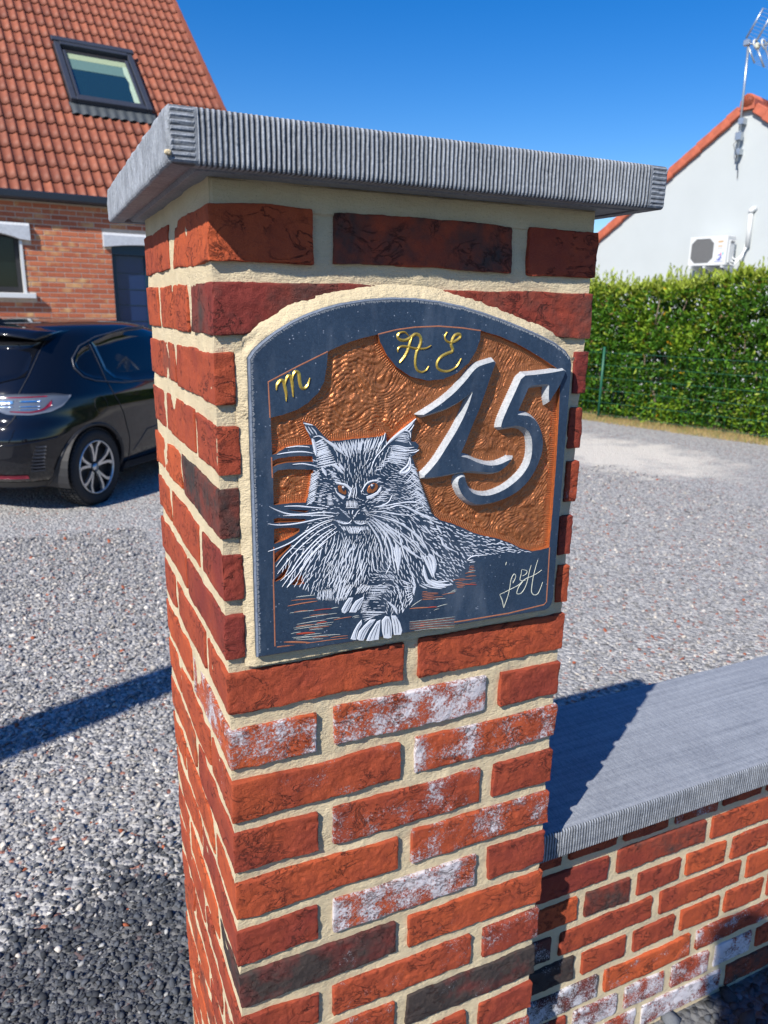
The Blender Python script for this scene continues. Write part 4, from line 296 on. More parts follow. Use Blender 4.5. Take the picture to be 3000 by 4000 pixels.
def mk_copper():
    q = Mat('copper_paint', .33, metal=.62, spec=.5); v = q.co(); n1 = q.noise(v, 30, 4); n2 = q.noise(v, 500, 3)
    q.set('Base Color', q.mix(q.math('MULTIPLY_ADD', n2, .5, q.math('MULTIPLY', n1, .5)), (.31, .088, .033), (.68, .26, .095)))
    s1 = q.noise(q.co((1, 1, 3.2), rot=(0, R(38), 0)), 420, 3, .6, .5)
    s2 = q.noise(q.co((3.2, 1, 1), rot=(0, R(-28), 0)), 230, 3, .6, .5)
    q.bump(q.math('ADD', s1, q.math('MULTIPLY', s2, .7)), .0006, .8); return q.m
add_flute_tone(M_CAP); add_flute_tone(M_COPE)
M_COPPER = mk_copper()
M_COPFLAT = plain('copper_line_paint', (.50, .19, .10), .5, .3, bump=.0004, sc=200)
M_GOLD = plain('gold_leaf', (.72, .50, .10), .3, .75, bump=.0003, sc=300)
def mk_white():
    q = Mat('white_engraving', .75, spec=.3); v = q.co(); n = q.noise(v, 900, 4, .7); n2 = q.noise(v, 60, 3)
    q.set('Base Color', q.mix(q.math('MULTIPLY_ADD', n2, .5, q.math('MULTIPLY', n, .5)), (.40, .45, .53), (.88, .90, .94))); q.bump(n, .0004, .7); return q.m
M_WHITE = mk_white()
M_REDP = plain('red_streak_paint', (.42, .06, .03), .6)
M_PALEP = plain('pale_streak_paint', (.42, .44, .40), .7, sc=400, var=.3)
M_PUPIL = plain('pupil_stone', (.025, .035, .06), .3)
M_SIGN = plain('silver_signature', (.62, .63, .52), .5, .2, sc=300, var=.3)
M_GREYWOOD = plain('weathered_pole_wood', (.16, .13, .10), .9)
def mk_tile():
    q = Mat('clay_roof_tile', .62, spec=.35); oi = q.n('ShaderNodeObjectInfo'); v = q.co(kind='World'); n1 = q.noise(v, 1.3, 4); n2 = q.noise(v, 30, 4); n3 = q.noise(v, 7, 3)
    f = q.math('ADD', q.math('MULTIPLY', n3, .5), q.math('ADD', q.math('MULTIPLY', oi.outputs['Random'], .35), q.math('MULTIPLY', n2, .3)))
    c = q.mix(q.ramp(f, (.25, 0), (.85, 1)), (.17, .050, .029), (.33, .102, .052))
    c = q.mix(q.ramp(n1, (.55, 0), (.75, .35)), c, (.20, .085, .055)); q.set('Base Color', c); q.bump(n2, .003, .6); return q.m
M_TILE = mk_tile()
M_VERGE = plain('red_verge_tile', (.45, .11, .055), .6, sc=8, var=.2)
M_RENDER = plain('pale_grey_render', (.46, .49, .49), .9, sc=1.2, var=.03, bump=.0)
M_WHITEP = plain('white_plastic', (.64, .65, .64), .35, sc=5, var=.03)
M_DKPLAST = plain('dark_plastic', (.018, .018, .02), .55)
M_ANTH = plain('anthracite_metal', (.055, .06, .075), .4, .3)
M_GUTTER = plain('dark_gutter', (.018, .022, .03), .35)
M_LINTEL = plain('pale_painted_concrete', (.50, .52, .55), .75)
M_BLUEFR = plain('petrol_blue_frame', (.010, .035, .060), .4)
M_GALV = plain('galvanised_steel', (.42, .46, .50), .35, .7)
M_GREYM = plain('grey_grille_metal', (.24, .24, .24), .5, .3)
M_LEAD = plain('lead_flashing', (.075, .085, .09), .6, .2)
def glass_mat(name, col, rough=.06, spec=.5, coat=0.):
    q = Mat(name, rough, spec=spec, col=col, coat=coat); return q.m
M_GLASSD = glass_mat('dark_window_glass', (.006, .010, .010), .08, .35)
M_GLASSB = glass_mat('blue_door_glass', (.010, .028, .095), .2)
M_PAINT = glass_mat('black_car_paint', (.004, .005, .008), .07, .5, .35)
M_CARGL = glass_mat('car_glass', (.004, .005, .008), .03)
M_LAMP = glass_mat('clear_lamp_lens', (.12, .14, .18), .12, .6)
M_LAMPR = glass_mat('red_lamp_strip', (.22, .010, .03), .15)
M_CHROME = plain('chrome', (.8, .82, .85), .12, 1.)
M_RIM = plain('machined_alloy', (.60, .60, .60), .3, .8)
M_TYRE = plain('tyre_rubber', (.018, .018, .019), .8, sc=80)
# ------------------------------------------------------------------ ground
def gz(x, y):
    """yard level 0, the strip in front of the low wall lies higher"""
    x = np.asarray(x, float); y = np.asarray(y, float)
    a = np.clip((x-.45)/.3, 0, 1); b = np.clip((.16-y)/.06, 0, 1)
    return GZ+.19*a*a*(3-2*a)*b*b*(3-2*b)
def mk_ground():
    q = Mat('gravel_ground', .9, spec=.2); v = q.co(kind='World'); sx = q.n('ShaderNodeSeparateXYZ'); q.l(v, sx.inputs[0]); X, Y = sx.outputs[0], sx.outputs[1]
    vc = q.n('ShaderNodeTexVoronoi'); vc.inputs['Scale'].default_value = 62; q.l(v, vc.inputs[0])
    hsv = q.n('ShaderNodeSeparateColor'); q.l(vc.outputs['Color'], hsv.inputs[0])
    g = q.ramp(hsv.outputs[0], (.0, (.16, .16, .16)), (.45, (.33, .325, .32)), (.8, (.47, .46, .44)), (1, (.64, .61, .56)))
    g = q.mix(q.ramp(hsv.outputs[1], (.955, 0), (.96, 1)), g, (.33, .09, .045))
    n1 = q.noise(v, 1.6, 4); g = q.mix(q.math('MULTIPLY', n1, .5), g, (.38, .365, .34))
    n0 = q.noise(v, 2.5, 5, .6)
    # dark slate chippings on the street side
    dk = q.ramp(q.math('ADD', Y, q.math('MULTIPLY', n0, .5)), (.0, 1), (.01, 1)) if False else q.math('LESS_THAN', q.math('ADD', Y, q.math('MULTIPLY', q.math('SUBTRACT', n0, .5), 1.1)), 1.06)
    g = q.mix(q.math('MULTIPLY', dk, .78), g, (.06, .066, .075))
    # pale trampled lime patch, worn into the gravel in front of the hedge
    dx = q.math('MULTIPLY', q.math('SUBTRACT', X, 5.75), .95); dy = q.math('MULTIPLY', q.math('SUBTRACT', Y, 5.75), .62)
    rr = q.math('ADD', q.math('ADD', q.math('MULTIPLY', dx, dx), q.math('MULTIPLY', dy, dy)), q.math('MULTIPLY', q.math('SUBTRACT', n0, .5), 2.6))
    g = q.mix(q.ramp(rr, (.2, .75), (1.0, 0)), g, (.74, .68, .58))
    q.set('Base Color', g)
    d1 = q.voro(v, 62, 'F1'); q.bump(q.math('ADD', q.math('MULTIPLY', d1, -1.), q.math('MULTIPLY', q.noise(v, 200, 3), .3)), .012, 1.)
    return q.m
M_GROUND = mk_ground()
def ground():
    xs = np.unique(np.concatenate([np.linspace(-400, -6, 12), np.linspace(-6, .3, 24), np.linspace(.3, .9, 25), np.linspace(.9, 8, 30), np.linspace(8, 500, 14)]))
    ys = np.unique(np.concatenate([np.linspace(-300, -3, 10), np.linspace(-3, 0, 12), np.linspace(0, .3, 25), np.linspace(.3, 12, 40), np.linspace(12, 700, 14)]))
    X, Y = np.meshgrid(xs, ys, indexing='ij'); Z = gz(X, Y)
    o = obj('ground', mesh('ground', np.stack([X, Y, Z], -1).reshape(-1, 3), grid_faces(len(xs), len(ys), False), M_GROUND)); meta(o, kind='structure')
ground()
ICO = None
def ico():
    b = bmesh.new(); bmesh.ops.create_icosphere(b, subdivisions=1, radius=1); b.verts.index_update()
    v = np.array([q.co[:] for q in b.verts]); f = np.array([[q.index for q in g.verts] for g in b.faces]); b.free(); return v, f
ICO = ico()
def gravel(name, x, y, size, colr, mat_, label):
    n = len(x); v0, f0 = ICO; k = len(v0)
    z = gz(x, y)
    ang = RNG.uniform(0, 6.283, n); tl = RNG.normal(0, .35, (n, 2)); el = RNG.uniform(.55, 1.25, (n, 3)); el[:, 2] *= .5
    V = v0[None]*(1+RNG.uniform(-.32, .28, (n, k, 1)))*el[:, None, :]*size[:, None, None]
    c, s = np.cos(ang)[:, None], np.sin(ang)[:, None]
    Xr = V[..., 0]*c-V[..., 1]*s; Yr = V[..., 0]*s+V[..., 1]*c; Zr = V[..., 2]+Xr*tl[:, :1]+Yr*tl[:, 1:]
    P = np.stack([Xr+x[:, None], Yr+y[:, None], Zr+z[:, None]+size[:, None]*RNG.uniform(.0, .5, (n, 1))], -1).reshape(-1, 3)
    F = (f0[None]+np.arange(n)[:, None, None]*k).reshape(-1, 3)
    me = mesh(name, P, F, mat_)
    ca = me.color_attributes.new('stone_colour', 'FLOAT_COLOR', 'POINT')
    cc = np.concatenate([np.repeat(colr, k, 0), np.ones((n*k, 1))], 1).astype(np.float32); ca.data.foreach_set('color', cc.ravel())
    return meta(obj(name, me), label, 'gravel', kind='stuff')
def mk_stone():
    q = Mat('gravel_stone', .85, spec=.3); a = q.n('ShaderNodeVertexColor', layer_name='stone_colour'); v = q.co(); n = q.noise(v, 260, 3)
    q.set('Base Color', q.mix(n, q.mix(1., a.outputs[0], (.62, .62, .64), 'MULTIPLY'), a.outputs[0])); q.bump(n, .001); return q.m
M_STONE = mk_stone()
def scatter(n, x0, x1, y0, y1, smin, smax, pw=1.8):
    # more stones close to the pillar, fewer further off
    t = RNG.random(n)**pw; y = y0+(y1-y0)*t; x = RNG.uniform(x0, x1, n)
    return x, y, (smin*.9+(smax*1.45-smin)*RNG.random(n)**2.8)*(1+.5*t)
def stone_cols(x, y):
    n = len(x); r = RNG.random(n)
    g = np.array([.12, .13, .145])[None]*np.ones((n, 1))
    for lo, c in ((.0, (.10, .108, .125)), (.22, (.17, .18, .195)), (.5, (.26, .265, .275)), (.72, (.37, .365, .355)), (.87, (.50, .47, .42)), (.955, (.62, .60, .56)), (.985, (.40, .11, .05))):
        g[r > lo] = np.minimum(np.array(c)*1.08+.085, .75)*np.array([1.05, 1., .93]) if lo < .98 else c
    nz = vnoise(np.stack([x*2.2, y*2.2, x*0], -1), 5)*.30
    dark = (y+nz) < 1.0+RNG.normal(0, .11, n)
    dr = RNG.random(n); dc = np.where(dr[:, None] < .8, np.array([[.060, .066, .075]])*(.6+1.1*RNG.random((n, 1))), np.array([[.15, .16, .175]]))
    g[dark] = dc[dark]
    lt = (dr > .975) & dark; g[lt] = (.42, .42, .40)
    return g*RNG.uniform(.8, 1.2, (n, 1))
x, y, s = scatter(46000, -1.4, .42, .45, 4.6, .0040, .0078, 1.9)
k = ~((x > -.02) & (y < .43)); x, y, s = x[k], y[k], s[k]
gravel('gravel', x, y, s, stone_cols(x, y), M_STONE, 'loose grey and slate gravel on the yard left of the brick pillar')
x, y, s = scatter(26000, .6, 5.2, .38, 5.2, .0042, .0082, 1.4)
c = stone_cols(x, y+1.2); rb = (RNG.random(len(x)) < .05) & (y < 2.2); c[rb] = (.40, .10, .045)
gravel('gravel', x, y, s, c, M_STONE, 'pale loose gravel with red brick chips behind the low wall')
x, y, s = scatter(5000, .5, 2.6, -.9, .07, .006, .011, 1.0); c = stone_cols(x, x*0)
gravel('gravel', x, y, s, c, M_STONE, 'dark slate chippings at the foot of the low wall, street side')
# ------------------------------------------------------------------ brick pillar
W_, D_ = .445, .424; CH = .06692
def box_grid(xs, ys, zs):
    """closed box whose faces are sampled at the given coordinates"""
    V = []; F = []; b = 0
    for ax, (A, B) in ((0, (ys, zs)), (1, (xs, zs)), (2, (xs, ys))):
        for side in (0, 1):
            a, c = np.meshgrid(A, B, indexing='ij'); val = ((xs, ys, zs)[ax])[-side]
            k = np.full(a.shape, val); P = {0: (k, a, c), 1: (a, k, c), 2: (a, c, k)}[ax]
            V.append(np.stack(P, -1).reshape(-1, 3)); F.append(grid_faces(len(A), len(B), (side == 1) != (ax == 1))+b); b += a.size
    return np.concatenate(V), np.concatenate(F)
def rough_box(lx, ly, lz, xs, ys, zs, seed, amp, crack, r=.0011, warp=.0020):
    V, F = box_grid(xs, ys, zs); h = np.array([lx, ly, lz])/2
    S = V+np.array([seed*1.37, seed*.71, seed*2.13])
    e = h-np.abs(V); g = np.exp(-e/r); sg = np.sign(V)
    D = np.zeros_like(V)
    for i in range(3):
        j, k = [t for t in range(3) if t != i]
        D[:, i] -= sg[:, i]*r*g[:, i]*np.clip(g[:, j]+g[:, k], 0, 1.2)*(.5+.5*vnoise(S*70, 31))
        D[:, i] += amp[i]*(fbm(S*45, 3+i, 3, .6)+.55*fbm(S*260, 13+i, 2, .6))+warp*fbm(S*13, 9+i, 2)*(1 if i != 1 else .4)
    if crack:
        rd = np.abs(vnoise(S*np.array([38, 38, 60]), 21)+.35*vnoise(S*110, 22)); dep = np.exp(-rd/.05)*np.clip(fbm(S*18, 24, 2)+.55, 0, 1)
        D[:, 1] += crack*dep*(V[:, 1] < -h[1]+1e-6)
    return V+D, F
def samp(a, b, step, fine_lo=True, fine_hi=True, edge=False):
    if fine_lo and fine_hi:
        q = np.linspace(a, b, max(2, int(round((b-a)/step))+1))
        return np.sort(np.concatenate([q, [a+.0006, b-.0006]])) if edge else q
    e = [0, .0006, .0015, .004, .008, .014]
    if fine_lo: return np.array([a+q for q in e]+[b])
    if fine_hi: return np.array([a]+[b-q for q in e[::-1]])
    return np.array([a, b])
pillar = thing('brick_pillar', 'tall square red brick gate pillar with cream joints under a fluted stone cap', 'pillar', (0, 0, 0))
def bcol(tone, eff=0., burn=0.): return (.5+(tone-.5)*1.2+.04, eff+.045 if eff > .19 else eff, burn, 1)
NB = 0
def add_brick(par, x0, x1, y0, y1, z1, h=.0495, col=None, vis='fl', step=.0022, name='brick', mat_=None):
    """vis: which faces the picture looks at closely (f front, l left)"""
    global NB; NB += 1
    j = lambda s: random.uniform(-s, s)
    z0 = z1-h+j(.0015); z1 += j(.0012)
    cx, cy, cz = (x0+x1)/2, (y0+y1)/2, (z0+z1)/2; lx, ly, lz = x1-x0, y1-y0, z1-z0
    f = 'f' in vis; l = 'l' in vis
    if vis:
        xs = samp(-lx/2, lx/2, step, edge=True) if f else samp(-lx/2, lx/2, step, True, False)
        ys = samp(-ly/2, ly/2, step*1.5, edge=True) if l else samp(-ly/2, ly/2, step, True, False)
        zs = samp(-lz/2, lz/2, step, edge=True)
    else:
        xs, ys, zs = (np.linspace(-q/2, q/2, 5) for q in (lx, ly, lz))
    V, F = rough_box(lx, ly, lz, xs, ys, zs, NB, (.0005, .0009, .0006), .0016 if f else 0)
    o = obj(name, mesh(name, V, F, mat_ or M_BRICK, True), par, (cx, cy, cz))
    o.color = col or bcol(random.uniform(.35, .75))
    return o
A_, B_ = (.102, .122), (.211, .230)
# colours of the visible bricks, read off the photograph: (tone, lime bloom, burnt)
FR = {0: [(.75, 0, 0), (.55, 0, .45), (.35, 0, .05)], 1: [(.15, .08, .42), (.25, .05, .36)],
      2: [(.5, 0, 0), (.1, .15, .35)], 3: [(.45, 0, 0), (.3, 0, .1)], 4: [(.3, 0, .55), (.55, .25, 0)], 5: [(.2, 0, 0), (.2, 0, .1)], 6: [(.2, 0, 0), (.6, .15, 0)],
      7: [(.5, .02, 0), (.6, .05, 0)], 8: [(.8, .42, 0), (.75, .46, 0), (.35, .1, 0)], 9: [(.55, .26, 0), (.65, .40, 0)], 10: [(.35, .02, 0), (.45, .33, 0), (.3, .0, 0)],
      11: [(.65, .08, 0), (.55, .36, 0)], 12: [(.25, 0, 0), (.75, .48, 0), (.3, .0, 0)], 13: [(.1, .2, .55), (.65, .2, 0)], 14: [(.35, 0, 0), (.55, .25, .2), (.35, .30, 0)],
      15: [(.55, .3, 0), (.1, .2, .62)], 16: [(.4, .1, 0), (.45, .2, .0), (.35, .15, 0)], 17: [(.5, .2, .2), (.4, .3, .3)]}
LF = {2: (.5, 0, 0), 5: (.45, 0, .1)}
for i in range(24):
    zt = TZ-i*CH; ty = i % 2; near = i < 19; st = .0022 if i < 16 else .003
    fc = FR.get(i, [(.5, .1, 0)]*3)
    cut = 2 <= i <= 6
    rc = lambda: bcol(random.uniform(.4, .85), random.choice([0, 0, .1]), random.choice([0, 0, 0, .12, .3]))
    if ty == 0:   # stretchers run front to back at the corners
        if cut: spans = [(0, .0215), (.425, W_)]
        else: spans = [(0, A_[0]), (A_[1], .329), (.350, W_)]
        for n, (a, b) in enumerate(spans):
            if cut: c = fc[n]
            else: c = fc[n]
            corner = a == 0
            far = b == W_
            y1 = .205 if (corner or far) else .1
            if cut and not corner: y1 = .205
            add_brick(pillar, a if not corner else 0, (b if not (cut and corner) else .0215), 0, y1, zt, col=bcol(*c), vis=('fl' if corner else 'f') if near else '', step=st)
        add_brick(pillar, 0, .1, .222, D_, zt, col=rc(), vis='l' if near else '', step=.003)
        add_brick(pillar, .345, W_, .222, D_, zt, col=rc(), vis='')
        add_brick(pillar, .121, .327, .324, D_, zt, col=rc(), vis='')
    else:
        spans = [(0, .0215), (.425, W_)] if cut else [(0, B_[0]), (B_[1], W_)]
        for n, (a, b) in enumerate(spans):
            add_brick(pillar, a, b, 0, .104, zt, col=bcol(*fc[n]), vis=('fl' if a == 0 else 'f') if near else '', step=st)
        add_brick(pillar, 0, .1, .119, .309, zt, col=rc(), vis='l' if near else '', step=.003)
        add_brick(pillar, .345, W_, .119, .309, zt, col=rc(), vis='')
        add_brick(pillar, 0, B_[0], .324, D_, zt, col=rc(), vis='l' if near else '', step=.003)
        add_brick(pillar, B_[1], W_, .324, D_, zt, col=rc(), vis='')
# mortar core: recessed behind the brick faces, brushed
def mortar_core(par, x0, x1, y0, y1, z0, z1, step=.004, seed=3, zf=None, sides='fl'):
    nx = samp(x0, x1, step) if 'f' in sides else np.array([x0, x1]); ny = samp(y0, y1, step*1.3) if 'l' in sides else np.array([y0, y1])
    zs = samp(z0, z1, step)
    V, F = box_grid(nx, ny, zs); S = V+seed
    fr = V[:, 1] <= y0+1e-6; lf = V[:, 0] <= x0+1e-6
    V[:, 1] += np.where(fr, .0016*fbm(S*np.array([22, 22, 40]), 5, 3)+.0006*fbm(S*160, 6, 2), 0)
    V[:, 0] += np.where(lf, .0016*fbm(S*28, 8, 3), 0)
    return obj('mortar', mesh('mortar', V, F, M_MORTAR, True), par)
mortar_core(pillar, .0022, W_-.004, .0052, D_-.005, .0, TZ+.0225)
# mortar bed spread round the plaque, covering the cut bricks
ARCH = [(31, -137), (36, -130), (46, -121), (58, -112), (74, -102.5), (91, -95), (107, -89.5), (124, -85), (150, -80.5), (179, -78), (206, -78), (232, -80), (261, -84.5), (289, -91), (314, -98), (338, -105.5), (362, -113.5), (383, -122), (400, -131.5), (407, -139), (410, -148)]
def surround():
    n = 40; up = np.array(ARCH)/1000.; c = np.array([.22, -.30])
    out = []
    for q in up:
        d = q-c; out.append(q+d/np.linalg.norm(d)*.0135)
    xs = samp(.0205, .4265, .0028); ts = np.linspace(0, 1, 124)
    o = np.array(out); top = np.interp(xs, o[:, 0], o[:, 1])+.0012*vnoise(np.stack([xs*50, xs*0, xs*0], -1), 3)+.0004*vnoise(np.stack([xs*300, xs*0, xs*0], -1), 4)
    top = np.where(xs < .028, -.1255-.6*(.028-xs), top)
    X, T = np.meshgrid(xs, ts, indexing='ij'); Z = -.462+(top[:, None]+.462)*T
    nz = np.stack([X, X*0, Z], -1)
    blend = np.clip((Z+.124)/.012, 0, 1); edge = np.clip((top[:, None]-Z)/.004, 0, 1)
    yb = .0028-.0042*blend+(.0008*fbm(nz*40, 3, 3)+.0006*fbm(nz*190, 4, 2)); yb = yb*edge+(1-edge)*.0012
    # fillet rising to the stone
    ar = np.array(ARCH)/1000.; az = np.interp(X, ar[:, 0], ar[:, 1]); dl = .0310-X; dt = np.where(Z > -.14, (Z-az), -1); dd = np.maximum(dl, dt); dd = np.where((X < .031) & (Z > az), np.hypot(np.clip(.031-X, 0, 1), np.clip(Z-az, 0, 1)), dd)
    yb -= .0058*np.clip(1-np.clip(dd, 0, 1)/.0115, 0, 1)**1.2*(X < .40)
    V = np.stack([X, yb, Z+TZ], -1).reshape(-1, 3); F = grid_faces(len(xs), len(ts), False)
    obj('mortar_surround', mesh('mortar_surround', V, F, M_MORTAR, True), pillar)
surround()
# top bed under the cap
mb = MB(); mb.cham(.004, W_-.004, .004, D_-.004, TZ-.004, TZ+.0226, .002); mb.obj('mortar_bed', M_MORTAR, pillar)
# stone slabs with fluted edges
def loop_rect(x0, x1, y0, y1, r, cnt):
    """points, outward normals and side tag around a rounded rectangle; cnt = samples per side (front, right, back, left)"""
    P = []; N = []; T = []
    cs = [((x0+r, y0+r), (x1-r, y0+r), (0, -1)), ((x1-r, y0+r), (x1-r, y1-r), (1, 0)), ((x1-r, y1-r), (x0+r, y1-r), (0, 1)), ((x0+r, y1-r), (x0+r, y0+r), (-1, 0))]
    for s, (a, b, n) in enumerate(cs):
        for t in np.linspace(0, 1, cnt[s]):
            P.append((a[0]+(b[0]-a[0])*t+n[0]*r, a[1]+(b[1]-a[1])*t+n[1]*r)); N.append(n); T.append(s)
        a0 = math.atan2(n[1], n[0])
        for k in range(1, 5):
            an = a0+math.pi/2*k/5; P.append((b[0]+math.cos(an)*r, b[1]+math.sin(an)*r)); N.append((math.cos(an), math.sin(an))); T.append(4)
    return np.array(P), np.array(N), np.array(T)
def slab(name, par, x0, x1, y0, y1, z0, z1, pitch, depth, cnt, zone, mt, seed=1, groove=True, left_fine=True):
    P, N, T = loop_rect(x0, x1, y0, y1, .004, cnt); n = len(P)
    zz = np.concatenate([[z0, z0+.0012, z0+.003], np.linspace(z0+.005, z1-.005, 24), [z1-.003, z1-.0012, z1]])
    rows = []; flute_tone = []
    for z in zz:
        ins = .003*math.exp(-(z-z0)/.0016)+.003*math.exp(-(z1-z)/.0016)
        Q = P-N*ins; S = np.stack([P[:, 0], P[:, 1], np.full(n, z)], -1)+seed
        fr = T == 0
        wob = .10*vnoise(S*np.array([60, 60, 25]), 5)+.07*vnoise(S*np.array([190, 190, 120]), 6)
        ph = (P[:, 0]-x0)/pitch+wob
        fl = .5+.5*np.cos(2*math.pi*ph); fl = fl*fl*(3-2*fl)
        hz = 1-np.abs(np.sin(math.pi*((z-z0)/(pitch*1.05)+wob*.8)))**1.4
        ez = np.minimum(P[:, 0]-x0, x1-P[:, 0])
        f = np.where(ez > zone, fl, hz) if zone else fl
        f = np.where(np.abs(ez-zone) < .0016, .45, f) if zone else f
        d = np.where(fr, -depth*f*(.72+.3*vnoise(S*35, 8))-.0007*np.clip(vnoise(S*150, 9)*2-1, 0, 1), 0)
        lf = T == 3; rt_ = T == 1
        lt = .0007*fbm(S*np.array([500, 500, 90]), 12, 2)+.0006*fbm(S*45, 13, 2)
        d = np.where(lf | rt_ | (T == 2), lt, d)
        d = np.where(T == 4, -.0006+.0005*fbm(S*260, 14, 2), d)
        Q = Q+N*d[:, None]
        rows.append(np.stack([Q[:, 0], Q[:, 1], np.full(n, z)], -1)); flute_tone.append(np.where(fr, 1.22-1.02*f, .92)*(1+.25*vnoise(S*np.array([300, 300, 60]), 19)))
    V = np.concatenate(rows); m_ = len(zz); F = []
    i = np.arange(n); j = (i+1) % n
    for k in range(m_-1): F.append(np.stack([k*n+i, k*n+j, (k+1)*n+j, (k+1)*n+i], -1))
    F = np.concatenate(F)
    mb = MB(); vl = [tuple(q) for q in V]; fl_ = [tuple(q) for q in F.tolist()]
    # underside with a drip groove
    if groove:
        prev = list(range(n)); base = len(vl)
        for ins, dz in ((.018, 0), (.020, .004), (.026, .004), (.028, 0)):
            Q = P-N*ins*1.0
            cx, cy = (x0+x1)/2, (y0+y1)/2
            Q = np.stack([np.clip(Q[:, 0], x0+ins, x1-ins), np.clip(Q[:, 1], y0+ins, y1-ins)], -1)
            b = len(vl); vl += [(q[0], q[1], z0+dz) for q in Q]; cur = list(range(b, b+n))
            fl_ += [(prev[t], cur[t], cur[(t+1) % n], prev[(t+1) % n]) for t in range(n)]; prev = cur
        fl_.append(tuple(prev[::-1]))
    else: b = len(vl); vl += [vl[t] for t in range(n)]; fl_.append(tuple(b+t for t in range(n-1, -1, -1)))
    b = len(vl); vl += [vl[(m_-1)*n+t] for t in range(n)]; fl_.append(tuple(range(b, b+n)))
    me = mesh(name, vl, fl_, mt); ca = me.color_attributes.new('flute_tone', 'FLOAT_COLOR', 'POINT'); wv = np.ones(len(vl)); wc = np.concatenate(flute_tone); wv[:len(wc)] = wc
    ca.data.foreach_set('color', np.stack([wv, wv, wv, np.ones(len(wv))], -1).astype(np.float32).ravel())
    return obj(name, me, par)
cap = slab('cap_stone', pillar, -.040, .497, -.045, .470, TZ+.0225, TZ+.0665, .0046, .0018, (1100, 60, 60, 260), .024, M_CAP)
b = bmesh.new(); bmesh.ops.create_icosphere(b, subdivisions=2, radius=.0030)
for q in b.verts: q.co = q.co*(1+.35*vnoise(np.array(q.co)*300, 3)); q.co.z *= .8
mlm = bpy.data.meshes.new('mortar_lump'); b.to_mesh(mlm); b.free(); mlm.materials.append(M_MORTAR)
obj('mortar_lump', mlm, cap, (-.0395, -.0440, TZ+.030))
# ------------------------------------------------------------------ carved plaque
YF, YD, YC = -.013, -.017, -.0078
plaque = thing('house_number_plaque', 'carved arched bluestone house number plaque with cat relief and number 15', 'plaque', (0, .0035, TZ), -.016)
def inpoly(x, z, poly):
    P = np.asarray(poly); x = np.asarray(x); z = np.asarray(z); r = np.zeros(x.shape, bool); n = len(P); j = n-1
    for i in range(n):
        xi, zi = P[i]; xj, zj = P[j]
        c = ((zi > z) != (zj > z)); t = np.where(zj == zi, 1e-9, zj-zi)
        r ^= c & (x < (xj-xi)*(z-zi)/t+xi); j = i
    return r
def area(p): return .5*sum(p[i-1][0]*p[i][1]-p[i][0]*p[i-1][1] for i in range(len(p)))
def smooth_poly(p, it=1):
    for _ in range(it):
        o = []
        for i in range(len(p)):
            a, b = p[i], p[(i+1) % len(p)]
            if math.dist(a, b) > 2.2: o += [(a[0]*.8+b[0]*.2, a[1]*.8+b[1]*.2), (a[0]*.2+b[0]*.8, a[1]*.2+b[1]*.8)]
            else: o += [((a[0]+b[0])/2, (a[1]+b[1])/2)] if False else [a]
        p = o
    return p
def offset(p, d):
    """offset a closed outline outwards by d (mm)"""
    n = len(p); s = 1 if area(p) > 0 else -1; o = []
    for i in range(n):
        a, b, c = Vector(p[i-1]), Vector(p[i]), Vector(p[(i+1) % n])
        e1 = (b-a); e2 = (c-b)
        if e1.length < 1e-6: e1 = e2
        if e2.length < 1e-6: e2 = e1
        e1.normalize(); e2.normalize(); n1 = Vector((e1.y, -e1.x))*s; n2 = Vector((e2.y, -e2.x))*s
        m_ = n1+n2
        if m_.length < .35: m_ = n1
        m_.normalize(); k = min(1/max(.45, m_.dot(n1)), 2.); q = b+m_*d*k; o.append((q.x, q.y))
    return o
def jitter(p, amp=.25, step=3.):
    o = []
    for i in range(len(p)):
        a, b = p[i], p[(i+1) % len(p)]; k = max(1, int(math.dist(a, b)/step))
        for t in range(k):
            u = t/k; o.append((a[0]+(b[0]-a[0])*u+random.uniform(-amp, amp), a[1]+(b[1]-a[1])*u+random.uniform(-amp, amp)))
    return o
# outer outline of the slab, in mm
OUT = [(31, -449), (31, -300)]+ARCH+[(410.5, -300), (411, -436), (409.5, -444), (405, -449.5), (399, -451)]
OUT = [tuple(q) for q in OUT]
if area(OUT) > 0: OUT = OUT[::-1]
OUT = jitter(OUT, .12, 5)
INN = offset(OUT, -1.8)
HOLES = [jitter(h, .2, 3.2) for h in P_FIELD]
def slab_mesh():
    V = []; F = []; mi = []
    def add(p, y): b = len(V); V.extend((q[0]/1000, y, q[1]/1000) for q in p); return b
    b0 = add(OUT, .010); b1 = add(OUT, YF+.0022); b2 = add(INN, YF); n = len(OUT)
    for a, b in ((b0, b1), (b1, b2)):
        for i in range(n): F.append((a+i, a+(i+1) % n, b+(i+1) % n, b+i)); mi.append(1 if b == b2 else 0)
    loops = [[Vector((q[0], q[1], 0)) for q in INN]]+[[Vector((q[0], q[1], 0)) for q in h] for h in HOLES]
    tris = tessellate_polygon(loops); flat = [q for l in loops for q in l]; b3 = len(V); V.extend((q.x/1000, YF, q.y/1000) for q in flat)
    for t in tris: F.append(tuple(b3+i for i in t)); mi.append(0)
    for h in HOLES:
        inn = offset(h, -.9); a = add(h, YF); b = add(inn, YC+.001); k = len(h)
        for i in range(k): F.append((a+i, a+(i+1) % k, b+(i+1) % k, b+i)); mi.append(2)
    me = mesh('stone_slab', V, F, [M_SLAB, M_MARGIN, M_COPPER]); me.polygons.foreach_set('material_index', mi)
    b = bmesh.new(); b.from_mesh(me); bmesh.ops.remove_doubles(b, verts=b.verts[:], dist=1e-5); bmesh.ops.recalc_face_normals(b, faces=b.faces[:])
    for f in b.faces:   # front faces look at the street
        if abs(f.normal.y) > .95 and f.normal.y > 0 and f.calc_center_median().y < -.01: f.normal_flip()
    b.to_mesh(me); b.free(); return me
obj('stone_slab', slab_mesh(), plaque)
